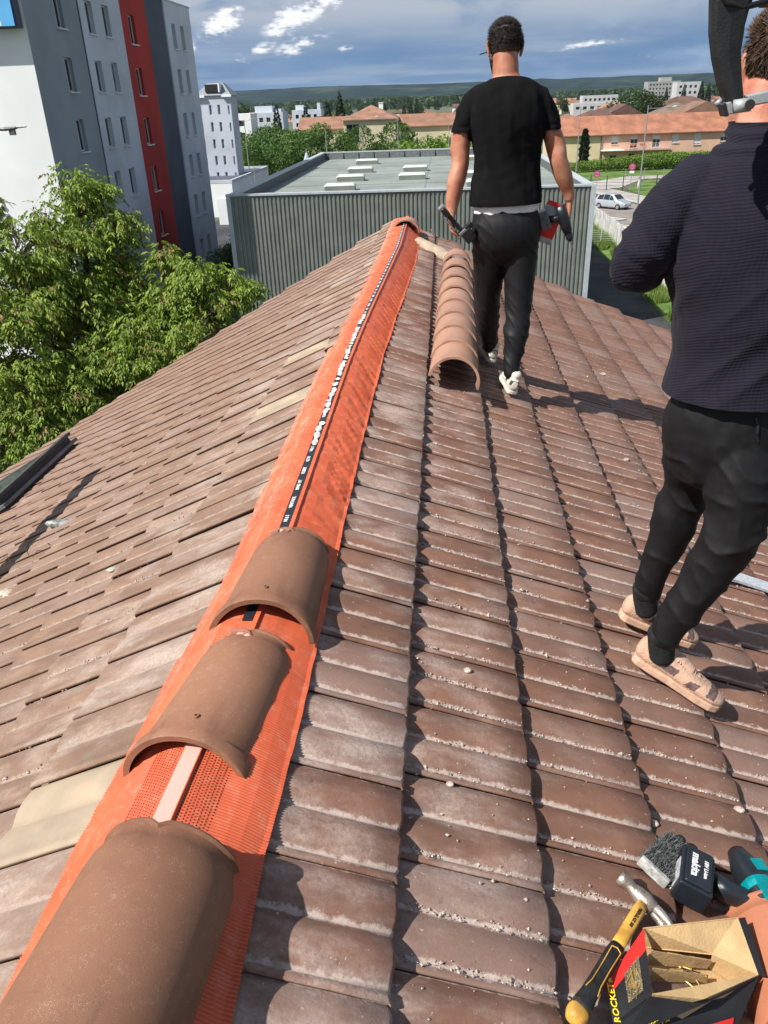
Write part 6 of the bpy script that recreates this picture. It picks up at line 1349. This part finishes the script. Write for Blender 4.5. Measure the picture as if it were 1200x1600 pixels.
p_.limb([((.872, YS-.012, .606), .174, .124), ((.872, YS-.014, .580), .180, .130), ((.873, YS-.018, .53), .184, .140), ((.873, YS-.010, .46), .186, .135), ((.873, YS, .40), .16, .11)], n=26, e=.92)
LL = [((.795, YS-.002, .50), .098, .118), ((.792, YS+.025, .36), .094, .104), ((.793, YS+.075, .20), .078, .088), ((.796, YS+.13, .06), .066, .073), ((.806, YS+.20, -.06), .062, .070), ((.820, YS+.27, -.16), .048, .054), ((.832, YS+.325, -.235), .040, .044)]
RL = [((.950, YS-.002, .50), .100, .118), ((.956, YS-.010, .36), .096, .104), ((.960, YS-.03, .20), .081, .088), ((.958, YS-.055, .06), .069, .075), ((.948, YS-.09, -.06), .066, .074), ((.935, YS-.125, -.17), .051, .057), ((.925, YS-.15, -.265), .042, .047)]
p_.limb(LL, n=22); p_.limb(RL, n=22)
def trk(c, n_):
    low = min(1, max(0, (.45-c.z)/.5)); kn = math.exp(-((c.z-.02)/.10)**2)+.9*math.exp(-((c.z+.18)/.08)**2)+.8*math.exp(-((c.z-.42)/.07)**2)
    rd = 1-2*abs(noise.noise(Vector((c.x*8+c.z*5, c.y*7, c.z*12+c.x*12))))
    return (.003+.0052*kn)*rd*abs(rd)*1.2+.005*noise.noise(Vector((c.x*11, c.y*9, c.z*3.5)))
p_.fuse('trousers', [M_TRK, mat('grey_piping', (.30, .30, .32), .6)], .0062, m1, 3, disp=trk, matf=lambda c: 1 if (c.x > 1.022+(c.z-.5)*.02 and c.z > .15 and abs(c.y-(YS-.005)) < .006) else 0)
M_CRM = mat('cream_leather', (.60, .55, .46), .6, .12, 30, .2, 200); M_CSO = mat('cream_rubber', (.62, .58, .50), .7, .08, 30); M_DKP = mat('dark_mesh', (.05, .05, .055), .8, .2, 80)
UPR = Vector((SR*.6, 0, 1))
shoe(m1, (.835, 4.865, -.320), (.800, 5.140, -.315), UPR, (M_CRM, M_CSO, M_DKP), patches=((.0, .022, .055, .085, 0), (.06, .10, .05, .09, .3)), lacem=M_DKP)
shoe(m1, (.928, 4.375, -.362), (.905, 4.650, -.350), UPR, (M_CRM, M_CSO, M_DKP), patches=((.0, .022, .055, .085, 0), (.06, .10, .05, .09, .3)), lacem=M_DKP)
# things he holds
st = thing('staple_gun', 'black and silver tool held in the walking man\'s left hand', 'tool', M=frame((.610, 4.475, .555), (-.55, -.15, .62), (.62, 0, .55)))
h = MB(); h.box((.04, 0, 0), (.17, .024, .028)); h.box((.105, .0, -.005), (.05, .030, .040)); bevelled(h, 'body', M_BPL, st, .005)
h = MB(); h.box((.135, 0, .0), (.016, .034, .044)); h.box((.05, -.026, 0), (.11, .006, .012)); h.box((-.055, .0, .0), (.05, .045, .040)); bevelled(h, 'metal_parts', mat('bright_steel', (.5, .5, .5), .25, .1, 20, metal=.8), st, .003)
h = MB(); h.box((-.075, .01, 0), (.07, .06, .045)); h.box((-.04, .02, .0), (.03, .09, .03)); bevelled(h, 'handle', M_BLK, st, .006)
h = MB(); h.tube([(-.06, -.03, 0), (-.02, -.10, .01), (.05, -.125, .01), (.09, -.115, .0)], .0028, 6); h.obj('wire', M_STEEL, st, smooth=True)
dl = thing('power_drill', 'black drill held bit downwards in the walking man\'s right hand', 'drill', M=frame((1.185, 4.60, .565), (.30, .05, -.75), (.75, 0, .30)))
h = MB(); hx([(-.07, 0, 0, .026, .028), (-.02, 0, 0, .031, .033), (.04, 0, 0, .030, .032), (.075, 0, 0, .025, .026)], h, 14); hx([(.075, 0, 0, .021, .021), (.115, 0, 0, .019, .019), (.13, 0, 0, .010, .010)], h, 14); h.obj('motor_housing', M_BPL, dl, smooth=True)
h = MB(); h.tube([(.13, 0, 0), (.205, 0, 0)], [.0035, .0025], 6); h.obj('bit', M_STEEL, dl)
h = MB(); hx([(0, 0, 0, .02, .02), (.08, 0, 0, .018, .02)], h, 10, Matrix.Rotation(-1.9, 4, 'Z')); h.obj('handle', M_BPL, dl, smooth=True)
h = MB(); h.box((-.035, -.10, 0), (.10, .055, .075)); bevelled(h, 'battery', mat('smoke_grey_plastic', (.10, .11, .12), .3, .2, 30, spec=.6), dl, .007, 3)
h = MB(); h.box((-.03, -.10, -.0395), (.06, .035, .002)); h.obj('label_sticker', mat('pale_sticker', (.55, .55, .55), .4), dl)
pk_ = thing('parts_packet', 'red and white parts packet hanging from the walking man\'s right hand', 'packet', M=frame((1.118, 4.62, .560), (.93, 0, -.34), (.34, 0, .93)))
h = MB(); h.box((0, -.02, 0), (.105, .215, .018)); bevelled(h, 'bag', mat('clear_grey_film', (.36, .35, .37), .35, .15, 30, .3, 60, spec=.7), pk_, .005)
h = MB(); h.box((0, -.045, -.0105), (.103, .10, .002)); h.box((0, .078, -.0105), (.103, .022, .002)); h.box((0, -.045, .0105), (.103, .10, .002)); h.box((0, .078, .0105), (.103, .022, .002)); h.obj('red_print', M_RED, pk_)
h = MB(); h.box((0, .036, -.0105), (.10, .058, .002)); h.obj('white_label', M_WHITE, pk_); h = MB(); h.box((-.005, .038, -.012), (.05, .018, .002)); h.box((-.012, .024, -.012), (.016, .022, .002)); h.obj('drill_picture', mat('blue_grey_print', (.10, .14, .25), .5), pk_)

# ---- man close on the right -------------------------------------------
m2 = thing('person', 'man in navy waffle knit top and black trousers standing close at the right edge', 'person', (1.26, 2.15, -.50))
b = Vol(); Y2 = 2.15
FD = Vector((.45, .89, 0)).normalized(); SD = Vector((.89, -.45, 0)).normalized()
b.limb([((1.335, Y2, .35), .12, .09), ((1.33, Y2, .62), .12, .09), ((1.31, Y2, .9), .15, .10), ((1.295, Y2+.01, 1.03), .08, .07)], side=SD)
b.limb([((1.295, Y2+.01, 1.02), .064, .066), ((1.298, Y2+.03, 1.10), .060, .062), ((1.305, Y2+.05, 1.16), .060, .064)], side=SD)
HM2 = Matrix.Translation((1.338, Y2+.065, 1.205)) @ Matrix.Rotation(R_(-8), 4, 'Z') @ Matrix.Rotation(R_(-12), 4, 'X')
head(b, HM2, 1.02)
EL = Vector((1.035, Y2+.03, .765)); WR = Vector((1.26, Y2+.30, .80))
b.limb([((1.17, Y2+.04, .93), .038, .038), ((1.10, Y2+.03, .86), .038, .038), (EL+Vector((.012, 0, .01)), .036, .036), ((1.14, Y2+.17, .775), .042, .040), (WR, .026, .026)], side=(0, 0, 1))
hand(b, hand_frame(WR, (.8, .5, .15), (0, -.3, -1)), 1, .8)
b.limb([((1.46, Y2-.05, .97), .05, .055), ((1.53, Y2-.02, .82), .046, .048), ((1.54, Y2+.08, .72), .042, .042), ((1.47, Y2+.25, .76), .04, .04), ((1.40, Y2+.34, .80), .026, .026)], side=(0, 0, 1))
hand(b, hand_frame((1.40, Y2+.35, .80), (-.7, .6, .1), (0, -.3, -1)), -1, .8)
KN1 = Vector((1.365, 2.03, .07)); AN1 = Vector((1.215, 2.045, -.34)); KN2 = Vector((1.30, 2.28, .06)); AN2 = Vector((1.222, 2.300, -.34))
b.limb([((1.345, 2.10, .32), .06, .06), (KN1, .05, .05), (AN1, .033, .033), (AN1+Vector((.006, 0, -.06)), .028, .028)]); b.limb([((1.295, 2.21, .32), .06, .06), (KN2, .05, .05), (AN2, .033, .033), (AN2+Vector((.006, 0, -.06)), .028, .028)])
body2 = b.fuse('body', M_SKIN2, .0055, m2, 2, disp=lambda c, n_: .0012*noise.noise(c*30))
eyes(body2, HM2)
for e_ in body2.children: e_.matrix_parent_inverse = (m2.matrix_basis @ body2.matrix_parent_inverse).inverted()
hair(m2, HM2, M_HAIR2, M_HAIR2, lambda y: -.050+max(0, y+.005)*1.15, .026, 10000, 9, .012)
M_NAVY = clothmat('navy_waffle_knit', (.0150, .0138, .0235), .9, waffle=1, spec=.15, sheen=.04); M_BLKT = clothmat('black_stretch_fabric', (.0065, .0065, .0075), .68, spec=.28)
t_ = Vol()
t_.limb([((1.333, Y2-.01, .405), .190, .164), ((1.333, Y2-.01, .45), .186, .158), ((1.330, Y2-.015, .55), .178, .142), ((1.325, Y2-.02, .68), .188, .138), ((1.315, Y2-.015, .80), .214, .142), ((1.300, Y2-.005, .90), .226, .136), ((1.298, Y2, .965), .195, .120), ((1.296, Y2+.012, 1.02), .128, .098), ((1.297, Y2+.02, 1.05), .084, .082)], side=SD, n=30, e=.95)
t_.limb([((1.297, Y2+.02, 1.03), .082, .080), ((1.298, Y2+.03, 1.075), .077, .078), ((1.300, Y2+.035, 1.092), .076, .078)], side=SD)
t_.limb([((1.19, Y2+.03, .965), .078, .082), ((1.125, Y2+.03, .905), .076, .078), ((1.075, Y2+.025, .835), .068, .072), ((1.042, Y2+.025, .775), .060, .060), ((1.050, Y2+.06, .752), .058, .056), ((1.12, Y2+.15, .765), .060, .058), ((1.19, Y2+.225, .785), .050, .048), ((1.245, Y2+.285, .797), .042, .040)], side=(0, 0, 1), n=22)
t_.limb([((1.41, Y2-.05, .965), .078, .082), ((1.48, Y2-.06, .90), .076, .078), ((1.53, Y2-.03, .82), .066, .070), ((1.548, Y2+.03, .74), .058, .060), ((1.54, Y2+.12, .725), .056, .056), ((1.475, Y2+.25, .765), .048, .046), ((1.42, Y2+.32, .795), .042, .040)], side=(0, 0, 1), n=22)
def knit(c, n_):
    dg_ = (c.z-.6)*1.0-(c.x-1.3)*.9    # diagonal pull folds over the lower back
    f1 = .010*(1-2*abs(noise.noise(Vector((dg_*9, c.y*3, (c.x+c.z)*1.6)))))*math.exp(-((c.z-.60)/.17)**2)
    el = (c-Vector((1.07, Y2+.06, .79))).length; f2 = .014*(1-2*abs(noise.noise(Vector((c.x*16+c.z*14, c.y*10, c.z*10)))))*math.exp(-(el/.16)**2)
    cl = .006*math.sin((c.z-1.03)*190)*math.exp(-((c.z-1.055)/.030)**2)
    return f1+f2+cl+.005*noise.noise(c*7)+.0012*noise.noise(c*40)
t_.fuse('knit_top', M_NAVY, .0055, m2, 3, disp=knit, planes=(((1.3, 2.15, .430), (.05, .03, -1)), ((0, 0, 1.094), (0, 0, 1))))
p_ = Vol()
p_.limb([((1.332, Y2-.01, .50), .146, .116), ((1.335, Y2-.01, .43), .152, .124), ((1.332, Y2-.01, .36), .166, .138), ((1.322, Y2, .27), .164, .142), ((1.31, Y2, .20), .13, .12)], side=SD, n=26, e=.94)
p_.limb([((1.345, 2.095, .30), .090, .098), ((1.358, 2.060, .20), .094, .100), (KN1+Vector((.0, 0, .02)), .080, .082), ((1.318, 2.035, -.08), .068, .070), ((1.262, 2.038, -.22), .054, .056), ((1.222, 2.045, -.33), .044, .046), ((1.214, 2.045, -.355), .043, .045)], n=24)
p_.limb([((1.285, 2.215, .30), .088, .098), ((1.285, 2.245, .20), .088, .096), (KN2+Vector((0, 0, .02)), .074, .078), ((1.275, 2.29, -.08), .066, .068), ((1.243, 2.295, -.22), .052, .055), ((1.226, 2.30, -.33), .044, .046), ((1.222, 2.30, -.355), .043, .045)], n=24)
def trk2(c, n_):
    kn = 1.0*math.exp(-((c.z-.02)/.11)**2)+.7*math.exp(-((c.z+.26)/.08)**2)+.7*math.exp(-((c.z-.24)/.08)**2)
    rd = 1-2*abs(noise.noise(Vector((c.x*7-c.z*6, c.y*6, c.z*9+c.x*9))))
    return (.003+.0068*kn)*(rd*abs(rd)*1.3)+.006*noise.noise(Vector((c.x*7, c.y*6, c.z*4)))+.0012*noise.noise(c*40)
tro = p_.fuse('trousers', M_BLKT, .0055, m2, 3, disp=trk2)
for an in (AN1, AN2):
    s_ = Vol(); s_.limb([(an+Vector((-.004, 0, .015)), .044, .046), (an+Vector((.0, 0, -.03)), .041, .044), (an+Vector((.006, 0, -.075)), .040, .044)]); s_.fuse('sock', mat('black_rib', (.015, .015, .016), .95, .2, 60) if an is AN1 else bpy.data.materials['black_rib'], .0055, m2, 2)
def pk2(name, mb, m): return parent_keep(mb.obj(name, m, None), m2)
def on_cloth(px, py):
    r = (R2*((px-600)/1230.695)-U2*((py-800)/1230.695)+Fv).normalized(); hit, loc, nn, ix = tro.ray_cast(CAM, r)
    return (loc, nn) if hit else (CAM+r*2.1, -r)
tro.matrix_basis = Matrix(); zp = [on_cloth(x, y) for x, y in ((1180, 652), (1184, 664), (1182, 676), (1184, 690))]
h = MB(); h.tube([p+n_*.002 for p, n_ in zp], .0025, 6); pk2('zip_pocket', h, M_BPL)
h = MB(); h.tube([zp[1][0]+zp[1][1]*.006, zp[2][0]+zp[2][1]*.007], .004, 6); pk2('zip_pull', h, M_BPL)
lo_, ln_ = on_cloth(1186, 637); l2_, _n = on_cloth(1172, 637)
xd_ = (lo_-l2_).normalized(); o = place('lettering', text_mesh('THERMA FIT', .0175, M_WHITE)); o.matrix_basis = frame(lo_+ln_*.006, xd_, ln_.cross(xd_)); parent_keep(o, m2)
M_SUE = mat('dusty_pink_suede', (.50, .31, .215), .9, .14, 18, .4, 150, col2=(.40, .27, .20)); M_PSO = mat('dusty_peach_rubber', (.52, .33, .23), .8, .12, 25, .2, 120); M_PPT = mat('brown_mesh_patch', (.13, .085, .08), .85, .2, 90)
pt = ((.075, .115, .040, .066, .3), (.145, .178, .034, .058, .5), (.222, .250, .040, .075, .2)); L2 = mat('dusty_lace', (.48, .33, .23), .9, .1, 60)
UP2 = Vector((SR*.9, 0, 1))
shoe(m2, (1.140, 2.088, -.455), (1.392, 1.962, -.560), UP2, (M_SUE, M_PSO, M_PPT), patches=pt, lacem=L2, vox=.0038)
shoe(m2, (1.142, 2.320, -.455), (1.410, 2.305, -.567), UP2, (M_SUE, M_PSO, M_PPT), patches=pt, lacem=L2, vox=.0038)

# black curved arm in a grey metal bracket carried at the near man's neck
def at(px, py, Y):
    r = R2*((px-600)/1230.695)-U2*((py-800)/1230.695)+Fv; return CAM+r*((Y-CAM.y)/r.y)
HK = thing('ladder_ridge_hook', 'black curved hook arm clamped in a grey metal rail beside the near man\'s head', 'ladder hook', loc=(1.2, 1.95, 1.10))
M_ALU = mat('grey_aluminium', (.36, .385, .39), .45, .08, 20, .1, 120, metal=.25); M_HKB = mat('matt_black_moulding', (.016, .017, .018), .5, .15, 20, .2, 200)
def kp(o): return parent_keep(o, HK)
Lf = [(1116, -60), (1113, 0), (1112, 50), (1116, 90), (1124, 130), (1134, 160), (1143, 174)]; Rg = [(1200, -60), (1172, 12), (1164, 42), (1158, 80), (1159, 120), (1162, 150), (1160, 168)]
vs = []; 
for (lx, ly), (rx, ry) in zip(Lf, Rg):
    a, b_ = at(lx, ly, 1.93), at(rx, ry, 1.93); dn = Vector((0, .028, 0)); mid = (a+b_)/2
    vs += [a, a+(mid-a)*.25-dn*.32, mid-dn*.45, b_+(mid-b_)*.25-dn*.32, b_, b_+dn, mid+dn*1.1, a+dn]
fs = [(i*8+k, i*8+(k+1) % 8, (i+1)*8+(k+1) % 8, (i+1)*8+k) for i in range(6) for k in range(8)]+[tuple(range(8)), tuple(48+k for k in range(8))[::-1]]
h = MB(); h.add(vs, fs); o = h.obj('hook_arm', M_HKB, None, smooth=False); e = o.modifiers.new('b', 'BEVEL'); e.width = .003; e.segments = 2; e.limit_method = 'ANGLE'; e.angle_limit = R_(40); kp(o)
h = MB(); h.tube([at(1118, -30, 1.925), at(1136, 4, 1.915), at(1160, 12, 1.925), at(1200, 2, 1.93)], .006, 6); kp(h.obj('moulding_rib', M_HKB, None, smooth=True))
h = MB(); h.slab([at(1124, 162, 1.95), at(1136, 158, 1.95), at(1142, 176, 1.95), at(1126, 181, 1.95)], .03); kp(bevelled(h, 'bracket', M_ALU, None, .002))
h = MB(); h.slab([at(1120, 163, 1.94), at(1126, 160, 1.94), at(1130, 181, 1.94), at(1124, 182, 1.94)], .04); kp(bevelled(h, 'bracket_cap', M_BPL, None, .002))
h = MB(); h.tube([at(1118, 164, 1.955), at(1128, 156, 1.955)], .006, 8); kp(h.obj('lever', M_ALU, None, smooth=True))
h = MB(); h.tube([at(1146, 167, 1.905), at(1173, 163, 1.90)], .0135, 14); kp(h.obj('rung', M_ALU, None, smooth=True))
h = MB(); h.tube([at(1171, 163.5, 1.898), at(1172, 163.5, 1.878)], .010, 12); kp(h.obj('rung_end', M_DARK, None))
h = MB(); h.slab([at(1161, 149, 1.94), at(1300, 118, 1.94), at(1300, 140, 1.94), at(1166, 166, 1.94)], .028); kp(bevelled(h, 'rail', M_ALU, None, .003))
h = MB(); h.slab([at(1184, -20, 1.96), at(1330, -26, 1.96), at(1330, 6, 1.96), at(1186, 9, 1.96)], .02); kp(bevelled(h, 'rail', M_ALU, None, .003))
h = MB(); h.tube([at(1186, 10, 1.955), at(1330, 6, 1.955)], .003, 6); kp(h.obj('rail_edge', M_BRICKR, None))
# air : thin even haze round everything below the sky
hz = MB(); hz.box((0, 1900, (GZ-1.0+130)/2), (13000, 9400, 130-(GZ-1.0)))
mh = bpy.data.materials.new('haze'); mh.use_nodes = True; t = mh.node_tree; t.nodes.clear(); vo = N(t, 'ShaderNodeVolumePrincipled'); vo.inputs['Density'].default_value = .00005; vo.inputs['Color'].default_value = (.62, .78, 1.0, 1); vo.inputs['Anisotropy'].default_value = .2
ou = N(t, 'ShaderNodeOutputMaterial'); lk(t, vo.outputs[0], ou.inputs['Volume'])
HAZE = True
if HAZE: hz.obj('haze', mh, kind='stuff')
